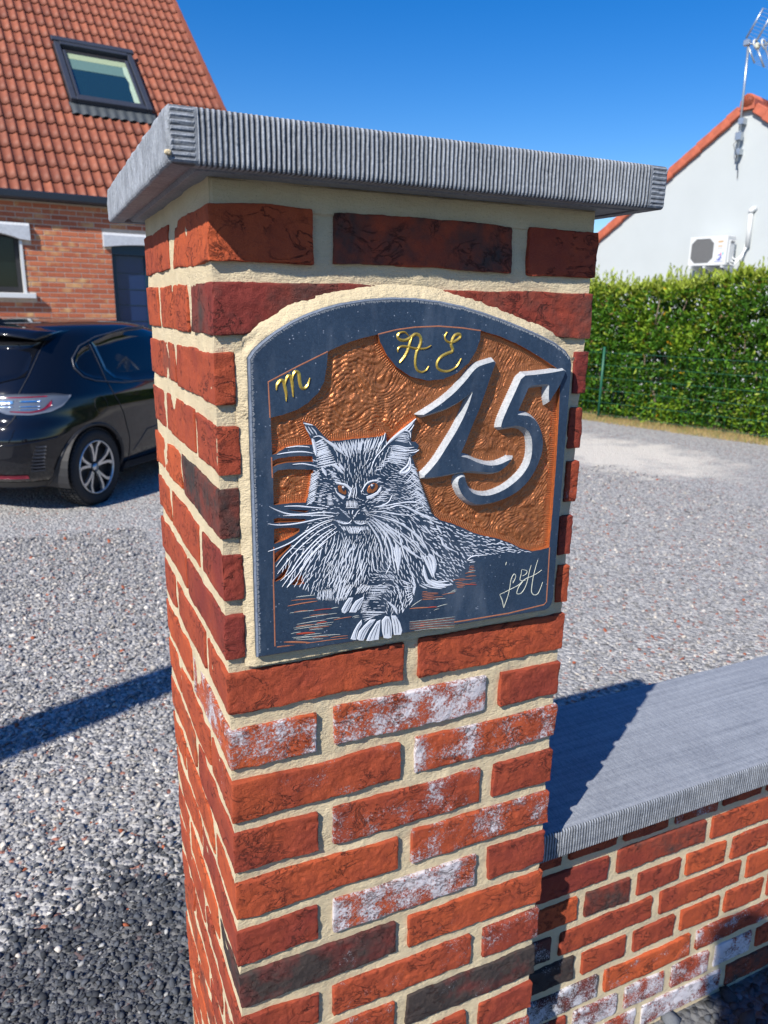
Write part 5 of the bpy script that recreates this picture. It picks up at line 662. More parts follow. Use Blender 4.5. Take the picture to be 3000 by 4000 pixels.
# hammered copper ground: rows of little gouges
def copper_field():
    st = .00075; xs = np.arange(.046, .4005, st); zs = np.arange(-.442, -.104, st); X, Z = np.meshgrid(xs, zs, indexing='ij')
    ok = np.zeros(X.shape, bool)
    for q in P_FIELD: ok |= inpoly(X*1000, Z*1000, offset(q, 2.5))
    S = np.stack([X, X*0, Z], -1); w1 = vnoise(S*26, 21)
    def rows(an, fr, ln, sd):
        c, s_ = np.cos(an), np.sin(an); U = X*c+Z*s_; Wd = -X*s_+Z*c
        cell = np.floor(U*ln+.4*vnoise(S*60, sd)); ph = Wd*fr*.66+_h(cell.astype(np.int64), cell.astype(np.int64)*0, cell.astype(np.int64)*0, sd)*.5+.5*vnoise(S*45, sd+1)
        return np.abs(np.sin(math.pi*ph))*(.6+.4*np.abs(np.sin(math.pi*(U*ln*.7))))
    g1 = rows(R(55)+.22*vnoise(S*9, 2)+.20*vnoise(S*30, 12), 440, 150, 4); g2 = rows(R(12)+.25*vnoise(S*9, 3)+.2*vnoise(S*30, 13), 400, 130, 6)
    mk = np.clip(vnoise(S*30, 8)*6+.6, 0, 1); h = (g1*mk+g2*(1-mk))*.00105+.0011*vnoise(S*np.array([150, 150, 110]), 3)+.0006*vnoise(S*330, 33)+.0005*w1
    # along raised edges the gouges stand square to the edge
    px, pz = X[ok]*1000, Z[ok]*1000; best = np.full(px.shape, 1e9); arc = np.zeros(px.shape); acc = 0.
    for q in [offset(p_, -.9) for p_ in P_FIELD]+[smooth_poly(P_ONE), smooth_poly(P_FIVE)]:
        extra = 4.3 if len(q) in (len(smooth_poly(P_ONE)), len(smooth_poly(P_FIVE))) and not any(len(q) == len(p_) for p_ in P_FIELD) else 0.
        for i in range(len(q)):
            ax, az_ = q[i]; bx, bz = q[(i+1) % len(q)]; dx, dz = bx-ax, bz-az_; L2 = dx*dx+dz*dz+1e-9; L = math.sqrt(L2)
            t = np.clip(((px-ax)*dx+(pz-az_)*dz)/L2, 0, 1); d = np.hypot(px-ax-t*dx, pz-az_-t*dz)-extra
            m_ = d < best; best[m_] = d[m_]; arc[m_] = acc+t[m_]*L; acc += L
    e = np.clip(1-(best-5.0)/1.6, 0, 1); he = np.abs(np.sin(math.pi*(arc/2.4+.25*w1[ok])))*.0012-.0001*best*.6
    hv = h[ok]; h[ok] = hv*(1-e)+he*e
    P = np.stack([X, YC+.0003-h, Z], -1).reshape(-1, 3)
    F = grid_faces(len(xs), len(zs)); F = F[ok.reshape(-1)[F].any(1)]
    used = np.unique(F); mp = np.zeros(len(P), np.int64); mp[used] = np.arange(len(used))
    obj('copper_ground', mesh('copper_ground', P[used], mp[F], M_COPPER, True), plaque)
copper_field()
# fan of chisel ticks along the raised edges
def ribbon_mesh(strokes, y, lift=.00035, taper=.75, sub=3, wmin=.12):
    """strokes: (width mm, [(x, z) mm]); each becomes a tapered, slightly crowned sliver"""
    V = []; F = []
    for wd, p in strokes:
        P = [Vector(q) for q in p]; Q = []
        if len(P) == 2: P = [P[0], (P[0]+P[1])/2, P[1]]
        n = len(P)
        for i in range(n-1):
            a, b, c, d = P[max(i-1, 0)], P[i], P[i+1], P[min(i+2, n-1)]
            for t in range(sub):
                u = t/sub; Q.append(.5*((2*b)+(c-a)*u+(2*a-5*b+4*c-d)*u*u+(3*b-a-3*c+d)*u**3))
        Q.append(P[-1]); k = len(Q); b0 = len(V)
        for i, q in enumerate(Q):
            t = (Q[min(i+1, k-1)]-Q[max(i-1, 0)])
            if t.length < 1e-6: t = Vector((1, 0))
            t.normalize(); nn = Vector((-t.y, t.x)); u = i/(k-1)
            hw = wd/2*max(wmin, math.sin(math.pi*min(max(u, .02), .98))**taper)
            for s, yy in ((-1, .00005), (0, lift), (1, .00005)):
                V.append(((q.x+nn.x*hw*s)/1000, y-yy, (q.y+nn.y*hw*s)/1000))
        for i in range(k-1):
            a = b0+i*3; F += [(a, a+3, a+4, a+1), (a+1, a+4, a+5, a+2)]
    return V, F
def ribbons(name, strokes, mt, y=YF, par=plaque, **k):
    V, F = ribbon_mesh(strokes, y, **k); return obj(name, mesh(name, V, F, mt, False), par)
def flat_poly(name, polys, mt, y=YF, lift=.0004, par=plaque):
    mb = MB()
    for p in polys:
        n = len(p); inn = offset(p, -.35)
        mb.add([(q[0]/1000, y, q[1]/1000) for q in p]+[(q[0]/1000, y-lift, q[1]/1000) for q in inn], [(i, (i+1) % n, n+(i+1) % n, n+i) for i in range(n)])
        tr = tessellate_polygon([[Vector((q[0], q[1], 0)) for q in inn]]); b = len(mb.v)
        mb.add([(q[0]/1000, y-lift, q[1]/1000) for q in inn], [tuple(t) for t in tr])
    return mb.obj(name, mt, par)
# raised digits
def digit(p, ch):
    p = smooth_poly(p, 1); base = offset(p, 4.3); n = len(p); V = []; F = []; mi = []
    V += [(q[0]/1000, YD, q[1]/1000) for q in p]
    mid = [(a[0]*.45+b[0]*.55+random.uniform(-.15, .15), a[1]*.45+b[1]*.55+random.uniform(-.15, .15)) for a, b in zip(p, base)]
    V += [(q[0]/1000, YD+.0046, q[1]/1000) for q in mid]; V += [(q[0]/1000, YC+.0012, q[1]/1000) for q in base]
    for r_ in (0, 1):
        for i in range(n): F.append((r_*n+i, r_*n+(i+1) % n, (r_+1)*n+(i+1) % n, (r_+1)*n+i)); mi.append(1)
    b = len(V); V += [(q[0]/1000, YD, q[1]/1000) for q in p]
    for t in tessellate_polygon([[Vector((q[0], q[1], 0)) for q in p]]): F.append(tuple(b+i for i in t)); mi.append(0)
    me = mesh('number_digit', V, F, [M_SLAB, M_CHIS]); me.polygons.foreach_set('material_index', mi)
    o = obj('number_digit', me, plaque); o['label'] = ch; return o
digit(P_ONE, 'raised digit 1'); digit(P_FIVE, 'raised digit 5')
for s, nm in zip(P_LETTERS, ('gold letter A', 'gold letter E', 'gold letter m')):
    o = ribbons('letter', s, M_GOLD, lift=.0011, taper=.35, sub=4, wmin=.35); o['label'] = nm
ribbons('signature', P_SIGN, M_SIGN, lift=.0004, taper=.4, sub=4, wmin=.25)
for q in P_LINE: ribbons('copper_line', [q], M_COPFLAT, lift=.0002, taper=.05, sub=1, wmin=.9)
# cat: fur, whiskers, eyes, paws
def fur():
    fl = np.array(P_FLOW); pts = []; out = []
    xs = fl[:, 0]; zs = fl[:, 1]; cat = np.array(P_CAT); x0, z0 = cat.min(0); x1, z1 = cat.max(0)
    occ = {}
    def near(x, z, r):
        i, j = int(x/4), int(z/4)
        for a in (-1, 0, 1):
            for b in (-1, 0, 1):
                for (u, v) in occ.get((i+a, j+b), ()):
                    if (u-x)**2+(v-z)**2 < r*r: return True
        return False
    rr = random.Random(5)
    for _ in range(15000):
        x = rr.uniform(x0, x1); z = rr.uniform(z0, z1)
        if not inpoly(np.array([x]), np.array([z]), cat)[0]: continue
        if any((x-a)**2+(z-b)**2 < c*c for a, b, c in P_VOID): continue
        d2 = (xs-x)**2+(zs-z)**2+4; wt = 1/d2**2; wt /= wt.sum()
        d = (fl[:, 2]*wt).sum(), (fl[:, 3]*wt).sum(); L = math.hypot(*d)
        if L < .2: continue
        ln, wd, den = (fl[:, 4]*wt).sum(), (fl[:, 5]*wt).sum(), (fl[:, 6]*wt).sum()
        if rr.random() > den+.08: continue
        if near(x, z, (.80*wd+.7+ln*.065)*(2.1-1.15*min(1, den))): continue
        occ.setdefault((int(x/4), int(z/4)), []).append((x, z))
        an = math.atan2(d[1], d[0])+rr.gauss(0, .16); ln *= rr.uniform(.55, 1.25)*.8; bend = rr.uniform(-.25, .25)
        c, s = math.cos(an), math.sin(an); h = ln/2
        p = [(x-c*h, z-s*h), (x-s*bend*h*.5, z+c*bend*h*.5), (x+c*h, z+s*h)]
        out.append((wd*rr.uniform(.45, 1.0), p))
    return out
FUR = fur()
o = ribbons('cat_fur', FUR+[(w_*.78, p) for w_, p in P_HATCH], M_WHITE, lift=.0003, taper=.6, sub=2); o['kind'] = 'stuff'
ribbons('cat_whiskers', P_WHISKERS, M_WHITE, lift=.0005, taper=.55, sub=4, y=YF-.0002)
for p in P_TOES[:7]: flat_poly('cat_toe', [p], M_WHITE)
for p in P_TOES[7:]: flat_poly('cat_eyelid', [p], M_WHITE)
ribbons('toe_grooves', [(w_*.8, p) for w_, p in P_TOEDARK], M_SLAB, lift=.0003, y=YF-.0004, taper=.4)
for a, b, c in zip(P_IRIS, P_PUPIL, P_SPARK):
    e = flat_poly('cat_eye', [a], M_COPPER, lift=.0006); flat_poly('pupil', [b], M_PUPIL, y=YF-.0006, lift=.0003, par=e); flat_poly('eye_highlight', [c], M_WHITE, y=YF-.0009, lift=.0003, par=e)
for k_, mt_ in (('w', M_PALEP), ('c', M_COPFLAT), ('r', M_REDP)):
    o = ribbons('plank_streaks', [(w_*.62, p) for c_, w_, p in P_STREAK if c_ == k_], mt_, lift=.0003, taper=.5, y=YF-(.0001 if k_ == 'w' else .00025 if k_ == 'c' else .0004)); o['kind'] = 'stuff'
# tooled margin: little strokes across the bevel of the slab
tl = []
for i in range(0, len(OUT)):
    a, b = Vector(OUT[i]), Vector(OUT[(i+1) % len(OUT)])
    if a.x > 404 or a.y < -444: continue
    L = (b-a).length; t = (b-a).normalized(); nn = Vector((-t.y, t.x)); k = int(L/1.1)
    for j in range(k):
        q = a+t*(j+.5)*1.1; s = -1 if (Vector((220, -300))-q).dot(nn) < 0 else 1
        tl.append((.55, [(q.x+nn.x*s*2.2, q.y+nn.y*s*2.2), (q.x+nn.x*s*random.uniform(3.6, 5.2)+t.x*.5, q.y+nn.y*s*random.uniform(3.6, 5.2)+t.y*.5)]))
o = ribbons('tooled_margin', tl, M_CHIS, lift=.0002); o['kind'] = 'stuff'
# ------------------------------------------------------------------ low wall beside the pillar
wall = thing('low_wall', 'low red brick wall with grey stone coping running from the gate pillar', 'wall')
WY = .075; RB = [TZ-.951, TZ-1.014, TZ-1.077, TZ-1.139, TZ-1.203, TZ-1.268, TZ-1.331, TZ-1.395, TZ-1.46, TZ-1.525, TZ-1.59]
WC = {(1, 0): (.15, .1, 0), (1, 1): (.35, .05, .40), (1, 2): (.6, .05, .22), (2, 1): (.3, 0, .48), (2, 2): (.35, .18, 0), (2, 3): (.75, .1, 0), (2, 4): (.45, .2, 0),
      (3, 0): (.2, .34, .62), (3, 1): (.4, .15, 0), (3, 2): (.5, .2, 0), (4, 0): (.3, .2, .62), (4, 1): (.45, .1, 0), (4, 2): (.5, .1, .30), (4, 3): (.6, .1, 0), (4, 4): (.6, .2, .1),
      (5, 0): (.2, .45, .55), (5, 1): (.95, .28, 0), (5, 2): (.4, .34, 0), (6, 0): (.2, .3, .1), (6, 1): (.3, .50, 0), (6, 2): (.5, .46, 0), (6, 3): (.4, .4, 0), (6, 4): (.5, .5, 0),
      (7, 0): (.4, .45, 0), (7, 1): (.4, .42, 0), (7, 2): (.35, .5, 0)}
for r_, zb in enumerate(RB):
    st = r_ % 2 == 1 or r_ == 0; off = 0
    if r_ == 0: x = .445; L = .0975; P_ = .1155; st = False
    elif st: x = {1: .444, 3: .336, 5: .449, 7: .330, 9: .444}[r_]; L = .203; P_ = .222
    else: x = {2: .4885-.1155*0+.0, 4: .4955, 6: .491, 8: .49, 10: .49}[r_]; L = .098; P_ = .1155
    n = 0
    while x < 3.0:
        a, b = max(x, .447), min(x+L, 3.0)
        if b-a > .03:
            nr = a < 1.35
            c = WC.get((r_, n)); c = c or (random.uniform(.3, .8), random.choice([0, .1, .25, .35]), random.choice([0, 0, .2, .5]))
            add_brick(wall, a, b, WY, WY+.10, zb+.0465, h=.0465, col=bcol(*c), vis='f' if nr else '', step=.0032); n += 1
        elif x+L > .447: n += 1
        x += P_
mortar_core(wall, .446, 3.0, WY+.005, .30, -.05, TZ-.8932, step=.009, seed=8, sides='f')
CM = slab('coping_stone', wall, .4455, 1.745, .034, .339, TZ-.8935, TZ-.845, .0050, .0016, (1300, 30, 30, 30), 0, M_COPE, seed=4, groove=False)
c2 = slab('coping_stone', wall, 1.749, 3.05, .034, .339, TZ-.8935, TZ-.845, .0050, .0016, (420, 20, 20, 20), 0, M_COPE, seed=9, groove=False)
# daddy-long-legs resting on the mortar
sp = thing('spider', 'thin brown long legged spider resting on the mortar left of the plaque', 'spider', (.0335, .0032, TZ-.190))
mb = MB(); mb.tube([(0, -.003, .004), (0, -.0038, .001), (0, -.0034, -.004)], [.0008, .0017, .0009], 8); mb.obj('body', plain('spider_brown', (.16, .09, .04), .6), sp, True)
for s in (-1, 1):
    for k, (dx, dz) in enumerate(((.010, .007), (.013, .001), (.012, -.006), (.007, -.013))):
        mb = MB(); mb.tube([(0, -.003, .001), (s*dx*.5, -.0055, dz*.5+.002), (s*dx, -.0012, dz)], [.0003, .00025, .00015], 5); mb.obj('leg', M_GREYWOOD, sp)
# ------------------------------------------------------------------ brick house on the left
HA = math.atan2(.1010563, .9948807)
house = thing('brick_house', 'red brick house with steep orange tiled roof and roof window behind the black car', 'house', (.18117, 10.73028, 0), HA)
EZ = 2.905; UR = 3.02; PIT = R(42.4); CP, SP = math.cos(PIT), math.sin(PIT)
opens = [(-1.62, -.372, 1.655, 2.45), (.775, 1.76, .0, 2.40)]
mb = MB(); us = sorted({-7.0, UR} | {q for o in opens for q in o[:2]}); zs = sorted({0, EZ-.02} | {q for o in opens for q in o[2:]})
for a, b in zip(us, us[1:]):
    for c, d in zip(zs, zs[1:]):
        if any(o[0] <= a and b <= o[1] and o[2] <= c and d <= o[3] for o in opens): continue
        mb.box(a, b, .006, .3, c, d)
DEP = 10.4
mb.box(-7, -6.7, .3, DEP, 0, EZ-.02); mb.box(UR-.3, UR, .3, DEP, 0, EZ-.02); mb.box(-7, UR, DEP, DEP+.3, 0, EZ-.02)
RZ = EZ+(DEP/2+.15)*math.tan(PIT)
for x in (-7, UR-.3):
    mb.add([(x, 0.0, EZ-.02), (x+.3, 0.0, EZ-.02), (x, DEP+.3, EZ-.02), (x+.3, DEP+.3, EZ-.02), (x, DEP/2+.15, RZ-.15), (x+.3, DEP/2+.15, RZ-.15)], [(0, 2, 4), (1, 5, 3), (0, 4, 5, 1), (2, 3, 5, 4), (0, 1, 3, 2)])
mb.obj('wall', M_HMORTAR, house)
# bricks of the street wall
hb = {}
def hbrick(L):
    k = round(L, 2)
    if k not in hb:
        b = MB(); b.cham(-L/2, L/2, .0015, .02, -.0268, .0268, .0015); hb[k] = b.mesh('brick', M_HBRICK)
    return hb[k]
rest = MB(); HBC = .0665; cnt = 0
blk = opens+[(-1.74, -.245, 2.30, 2.535), (.665, 1.87, 2.285, 2.485), (-1.75, -.24, 1.575, 1.655)]
for r_ in range(int((EZ-.1)/HBC)):
    z = .04+r_*HBC; x = -6.95+(r_ % 2)*.1075
    while x < UR-.02:
        a, b = x, min(x+.2025, UR)
        segs = [(a, b)]
        for o in blk:
            if z+.0275 > o[2]+.002 and z-.0275 < o[3]-.002:
                ns = []
                for p_, q_ in segs:
                    if q_ <= o[0] or p_ >= o[1]: ns.append((p_, q_)); continue
                    if p_ < o[0]: ns.append((p_, o[0]-.004))
                    if q_ > o[1]: ns.append((o[1]+.004, q_))
                segs = ns
        for p_, q_ in segs:
            L = q_-p_
            if L < .03: continue
            if -.95 < p_ < .9 and z > 1.0 and cnt < 290:
                o = obj('brick', hbrick(L), house, ((p_+q_)/2, 0, z)); o.scale.x = L/max(.01, round(L, 2)); cnt += 1
            else: rest.cham(p_, q_, .0015, .02, z-.0268, z+.0268, .0015)
        x += .215
o = rest.obj('brickwork', M_HBRICK, house); o['kind'] = 'stuff'
# windows
def lintel(par, x0, x1, zt, h, rise, ox0, ox1):
    n = 16; v = []; f = []
    xs = [x0, ox0]+[ox0+(ox1-ox0)*i/n for i in range(1, n)]+[ox1, x1]
    for x in xs:
        zb = zt-h
        if ox0 <= x <= ox1:
            t = (x-ox0)/(ox1-ox0); zb = zt-h+.012+rise*math.sin(math.pi*t)**.8
        v += [(x, -.06, zb), (x, -.06, zt-.035), (x, -.02, zt), (x, .12, zt), (x, .12, zb)]
    k = len(xs)
    for i in range(k-1):
        for j in range(5): f.append((i*5+j, i*5+(j+1) % 5, (i+1)*5+(j+1) % 5, (i+1)*5+j)[::-1])
    f += [tuple(range(5)), tuple((k-1)*5+j for j in range(4, -1, -1))]
    return MB().add(v, f).obj('lintel', M_LINTEL, par)
w1 = obj('window', (lambda b: (b.box(-1.62, -1.55, .10, .17, 1.66, 2.44), b.box(-.44, -.375, .10, .17, 1.66, 2.44), b.box(-1.55, -.44, .10, .17, 1.66, 1.73), b.box(-1.55, -.44, .10, .17, 2.36, 2.44), b.mesh('window', M_DKPLAST))[-1])(MB()), house)
MB().box(-1.55, -.44, .13, .14, 1.73, 2.36).obj('pane', M_GLASSD, w1)
lintel(w1, -1.73, -.25, 2.535, .215, .10, -1.60, -.37)
MB().cham(-1.74, -.25, -.09, .12, 1.585, 1.652, .006).obj('sill', M_WHITEP, w1)
MB().box(-.385, -.352, -.012, .11, 1.655, 2.32).obj('jamb', M_WHITEP, w1)
mc = plain('pale_curtain', (.30, .31, .31), .9)
for x in (-.80, -.62, -.55): MB().box(x-.045, x+.045, .155, .165, 1.74, 2.3).obj('curtain', mc, w1)
d1 = obj('door', (lambda b: (b.box(.78, .84, .08, .16, 0, 2.22), b.box(1.69, 1.755, .08, .16, 0, 2.22), b.box(.84, 1.69, .08, .16, 0, .12), b.box(1.24, 1.29, .08, .16, .12, 2.22), b.mesh('door', M_BLUEFR))[-1])(MB()), house)
MB().box(.84, 1.24, .12, .13, .12, 2.22).obj('pane', M_GLASSB, d1); MB().box(1.29, 1.69, .12, .13, .12, 2.22).obj('pane', M_GLASSB, d1)
MB().cham(.777, 1.758, .03, .2, 2.20, 2.40, .008).obj('shutter_box', M_BLUEFR, d1)
for k in range(9): MB().box(.85, 1.68, .112-.0, .118, .2+k*.22, .206+k*.22).obj('shutter_slat', M_BLUEFR, d1)
lintel(d1, .67, 1.865, 2.485, .19, .035, .775, 1.76)
MB().cham(-7.1, UR+.12, -.17, -.045, EZ-.085, EZ+.02, .02).obj('gutter', M_GUTTER, house)
MB().box(-7.1, UR+.10, -.045, .05, EZ-.09, EZ-.005).obj('fascia', M_GUTTER, house)
# tiled roof: local frame along the slope
def rp(u, s, h=0.): return Vector((u, s*CP-h*SP, EZ+s*SP+h*CP))
SMAX = (DEP/2+.15)/CP
b = MB(); v = [rp(u, s, h) for h in (-.12, -.02) for s in (-.02, SMAX) for u in (-7.05, UR+.07)]
b.add(v, [(0, 2, 3, 1), (4, 5, 7, 6), (0, 1, 5, 4), (2, 6, 7, 3), (0, 4, 6, 2), (1, 3, 7, 5)])
v = [Vector((q.x, DEP+.3-q.y, q.z)) for q in v]; b.add(v, [(1, 3, 2, 0), (6, 7, 5, 4), (4, 5, 1, 0), (3, 7, 6, 2), (2, 6, 4, 0), (5, 7, 3, 1)])
b.obj('roof', M_TILE, house)
TWD, TEX = .1362, .340
def tile_mesh():
    prof = [(0, .012), (.10, .004), (.30, .001), (.48, .004), (.60, .016), (.72, .029), (.82, .033), (.92, .027), (1.0, .012)]
    V = []; F = []; n = len(prof)
    for s, dh in ((-.045, .020), (TEX*.45, .008), (TEX+.01, -.002)):
        for x, h in prof: V.append((x*TWD, s-(.010*math.sin(math.pi*x)**2 if s < 0 else 0), h+dh))
    for j in (0, 1):
        for i in range(n-1): F.append((j*n+i, j*n+i+1, (j+1)*n+i+1, (j+1)*n+i))
    b0 = len(V)
    for x, h in prof: V.append((x*TWD, -.043-(.010*math.sin(math.pi*x)**2), h+.002))
    for i in range(n-1): F.append((b0+i, b0+i+1, i+1, i))
    return V, F
TV, TF = tile_mesh(); TM = mesh('roof_tile', TV, TF, M_TILE, True)
MR = Matrix.Rotation(PIT, 4, 'X')
V = []; F = []; cnt = 0; ncol = int((UR+.09+7.05)/TWD)
for r_ in range(int(SMAX/TEX)+1):
    for c_ in range(ncol+1):
        u = UR+.09-(c_+1)*TWD; s = -.03+r_*TEX
        if s > .0 and (.62 < u+TWD*.5 < 1.91) and (2.0-.12 < s+TEX*.5 < 3.80): continue
        P0 = rp(u, s); w_ = random.uniform(-.002, .002)
        if u > -.72 and s < 6.0 and cnt < 298 and not (u > 1.25 and s < 1.2) and not (u > 2.2 and s < 2.3):
            o = obj('roof_tile', TM, house, P0+Vector((0, 0, w_)), (PIT+random.uniform(-.006, .006), 0, random.uniform(-.008, .008))); cnt += 1
        else:
            b0 = len(V); V += [tuple(P0+(MR @ Vector(q))) for q in TV]; F += [tuple(b0+i for i in f) for f in TF]
o = obj('roof_tiling', mesh('roof_tiling', V, F, M_TILE, True), house); o['kind'] = 'stuff'
# verge edge and ridge
for k in range(int(SMAX/TEX)):
    b = MB(); b.cham(0, .10, 0, TEX+.03, -.10, .035, .01); b.obj('verge_tile', M_TILE, house, loc=rp(UR+.075, k*TEX), rot=(PIT+.03, 0, 0))
b = MB(); b.tube([(-7.1, DEP/2+.15, RZ-.0), (UR+.12, DEP/2+.15, RZ-.0)], .11, 10); b.obj('ridge', M_TILE, house)
# roof window
def rbox(name, u0, u1, s0, s1, h0, h1, mt, par, c=.008):
    b = MB(); b.cham(u0, u1, s0, s1, h0, h1, c); return b.obj(name, mt, par, loc=rp(0, 0), rot=(PIT, 0, 0)) if par is house else b.obj(name, mt, par)
U0, U1, S0, S1 = .665, 1.865, 2.19, 3.80
rw = rbox('roof_window', U0, U0+.085, S0, S1, 0, .12, M_ANTH, house)
for a in ((U1-.085, U1, S0, S1, 0, .12), (U0+.085, U1-.085, S1-.13, S1, 0, .13), (U0+.085, U1-.085, S0, S0+.075, 0, .12)): rbox('frame', *a, M_ANTH, rw)
rbox('cover', U0-.03, U1+.03, S1-.06, S1+.05, .10, .145, M_ANTH, rw)
# sash, slightly set in, with glass, blind and reveal
rbox('sash', U0+.10, U1-.10, S0+.09, S0+.16, .05, .10, M_ANTH, rw); rbox('sash', U0+.10, U0+.15, S0+.16, S1-.24, .05, .10, M_ANTH, rw); rbox('sash', U1-.15, U1-.10, S0+.16, S1-.24, .05, .10, M_ANTH, rw)
rbox('sash', U0+.10, U1-.10, S1-.25, S1-.15, .02, .06, M_DKPLAST, rw)
g = Mat('roof_window_glass', .05, spec=1., coat=1.); v = g.co(); sx = g.n('ShaderNodeSeparateXYZ'); g.l(v, sx.inputs[0])
g.set('Base Color', (.012, .035, .042)); rbox('pane', U0+.15, U1-.15, S0+.16, S1-.25, .055, .062, g.m, rw, .001)
mbl = plain('grey_green_blind', (.09, .17, .155), .8); rbox('blind', U0+.152, U1-.152, S1-.70, S1-.42, .0625, .066, mbl, rw, .0005)
mcr = plain('cream_reveal', (.30, .36, .22), .8); rbox('reveal', U0+.152, U1-.152, S1-.42, S1-.27, .0625, .068, mcr, rw, .0005); mcr2 = plain('pale_green_curtain', (.36, .46, .34), .8)
b = MB(); cs = [(U1-.152, S1-.40), (U1-.22, S1-.40), (U1-.235, S1-.62), (U1-.20, S1-.85), (U1-.225, S1-1.0), (U1-.235, S0+.17), (U1-.152, S0+.17)]
b.add([(x, y, .0628) for x, y in cs]+[(x, y, .069) for x, y in cs], [tuple(range(7, 14))[::-1], tuple(range(7))]+[(i, (i+1) % 7, 7+(i+1) % 7, 7+i) for i in range(7)]); b.obj('curtain', mcr2, rw)
b = MB()
n = 40
for i in range(n):
    for e_ in (0, 1): pass
xs = np.linspace(U0-.03, U1+.03, 61); ss = np.array([S0-.26, S0-.12, S0+.01]); X, S_ = np.meshgrid(xs, ss, indexing='ij'); H_ = .045+.012*np.sin(X*2*math.pi/TWD)*(S_ < S0-.05)-.0*S_
PP = np.stack([X, S_, H_], -1).reshape(-1, 3); Q = PP.copy(); Q[:, 2] -= .02
VV = np.concatenate([PP, Q]); FF = np.concatenate([grid_faces(61, 3), grid_faces(61, 3, True)+183]); obj('flashing', mesh('flashing', VV, FF, M_LEAD, True), rw)
# ------------------------------------------------------------------ pale rendered house on the right
GA = math.atan2(.9636305, -.2672384)
gh = thing('rendered_house', 'white rendered gable house with red verge tiles behind the hedge', 'house', (12.21, 10.54, 0), GA)
AX, AZ_, SL, HW = -.24, 5.27, .722, 5.0
ez = AZ_-SL*HW
def prism(y0, y1):
    p = [(AX-HW, -.3), (AX+HW, -.3), (AX+HW, ez), (AX, AZ_), (AX-HW, ez)]; n = 5
    v = [(x, y0, z) for x, z in p]+[(x, y1, z) for x, z in p]
    return MB().add(v, [tuple(range(n)), tuple(range(2*n-1, n-1, -1))]+[(i, n+i, n+(i+1) % n, (i+1) % n) for i in range(n)])
prism(0, -9).obj('wall', M_RENDER, gh)
th = math.atan(SL)
for s in (-1, 1):
    b = MB(); L = HW/math.cos(th)+.4
    M_ = Matrix.Translation((AX, 0, AZ_)) @ Matrix.Rotation(0 if s > 0 else math.pi, 4, 'Z')
    # roof plane
    b.box(0, L, -9.1, .04, .0, .10) if s > 0 else b.box(0, L, -.04, 9.1, 0, .10)
    for q in range(len(b.v)): pass
    rot = Matrix.Rotation(th, 4, 'Y'); b.v = [tuple(M_ @ (rot @ Vector(q))) for q in b.v]; b.obj('roof', M_VERGE, gh)
    k = int(L/.335)
    for i in range(k):
        t = MB(); t.cham(.09 if i == 0 else .0, .345, -.02, .085, -.045, .125, .012)
        o = t.obj('verge_tile', M_VERGE, gh); o.matrix_local = Matrix.Translation((AX, 0, AZ_)) @ Matrix.Rotation(0 if s > 0 else math.pi, 4, 'Z') @ rot @ Matrix.Translation((i*.33+.05, (0 if s > 0 else -.065), (.0-.006*(i % 2)))) @ Matrix.Rotation(-.045, 4, 'Y')
b = MB(); b.tube([(AX, .10, AZ_+.09), (AX, -9.1, AZ_+.09)], .12, 10); b.obj('ridge', M_VERGE, gh, True)
b = MB(); b.add([(AX-.14, .10, AZ_-.06), (AX+.14, .10, AZ_-.06), (AX+.13, .10, AZ_+.10), (AX+.04, .10, AZ_+.20), (AX-.04, .10, AZ_+.20), (AX-.13, .10, AZ_+.10)]+[(AX-.14, -.3, AZ_-.06), (AX+.14, -.3, AZ_-.06), (AX+.13, -.3, AZ_+.10), (AX+.04, -.3, AZ_+.20), (AX-.04, -.3, AZ_+.20), (AX-.13, -.3, AZ_+.10)],
               [tuple(range(6)), tuple(range(11, 5, -1))]+[(i, 6+i, 6+(i+1) % 6, (i+1) % 6) for i in range(6)]); b.obj('ridge_end_tile', M_VERGE, gh)
# air conditioner
MG = Matrix.Translation((12.21, 10.54, 0)) @ Matrix.Rotation(GA, 4, 'Z')
def gthing(name, label, cat, loc):
    return thing(name, label, cat, MG @ Vector(loc), GA)
ac = gthing('air_conditioner', 'white outdoor air conditioner unit with round fan on the pale wall', 'air conditioner', (0, 0, 0))
X0, X1, Z0, Z1, Y0, Y1 = -.385, .36, 2.47, 3.0, .13, .45
b = MB(); b.cham(X0, X1, Y0, Y1-.012, Z0, Z1, .012); b.obj('casing', M_WHITEP, ac)
# front frame round the fan opening
fx0, fx1, fz0, fz1 = -.125, .325, 2.51, 2.955
def frame_plate():
    b = MB(); cx, cz = (fx0+fx1)/2, (fz0+fz1)/2; k = 8; oc = []
    hw, hh, cc = (fx1-fx0)/2, (fz1-fz0)/2, .09
    oc = [(cx-hw+cc, cz-hh), (cx+hw-cc, cz-hh), (cx+hw, cz-hh+cc), (cx+hw, cz+hh-cc), (cx+hw-cc, cz+hh), (cx-hw+cc, cz+hh), (cx-hw, cz+hh-cc), (cx-hw, cz-hh+cc)]
    t = tessellate_polygon([[Vector((x, z, 0)) for x, z in ((X0, Z0), (X1, Z0), (X1, Z1), (X0, Z1))], [Vector((x, z, 0)) for x, z in oc]])
    pts = [(X0, Z0), (X1, Z0), (X1, Z1), (X0, Z1)]+oc; n = len(pts)
    b.add([(x, Y1, z) for x, z in pts]+[(x, Y1-.015, z) for x, z in pts], [tuple(q) for q in t]+[(i, (i+1) % 4, n+(i+1) % 4, n+i) for i in range(4)]+[(4+i, 4+(i+1) % 8, n+4+(i+1) % 8, n+4+i) for i in range(8)])
    return b.obj('front_panel', M_WHITEP, ac), oc
fp, oc = frame_plate()
b = MB(); b.add([(x, Y1-.011, z) for x, z in oc], [tuple(range(8))]); b.obj('fan_recess', M_GREYM, ac)
mdk = plain('dark_fan', (.10, .10, .10), .6)
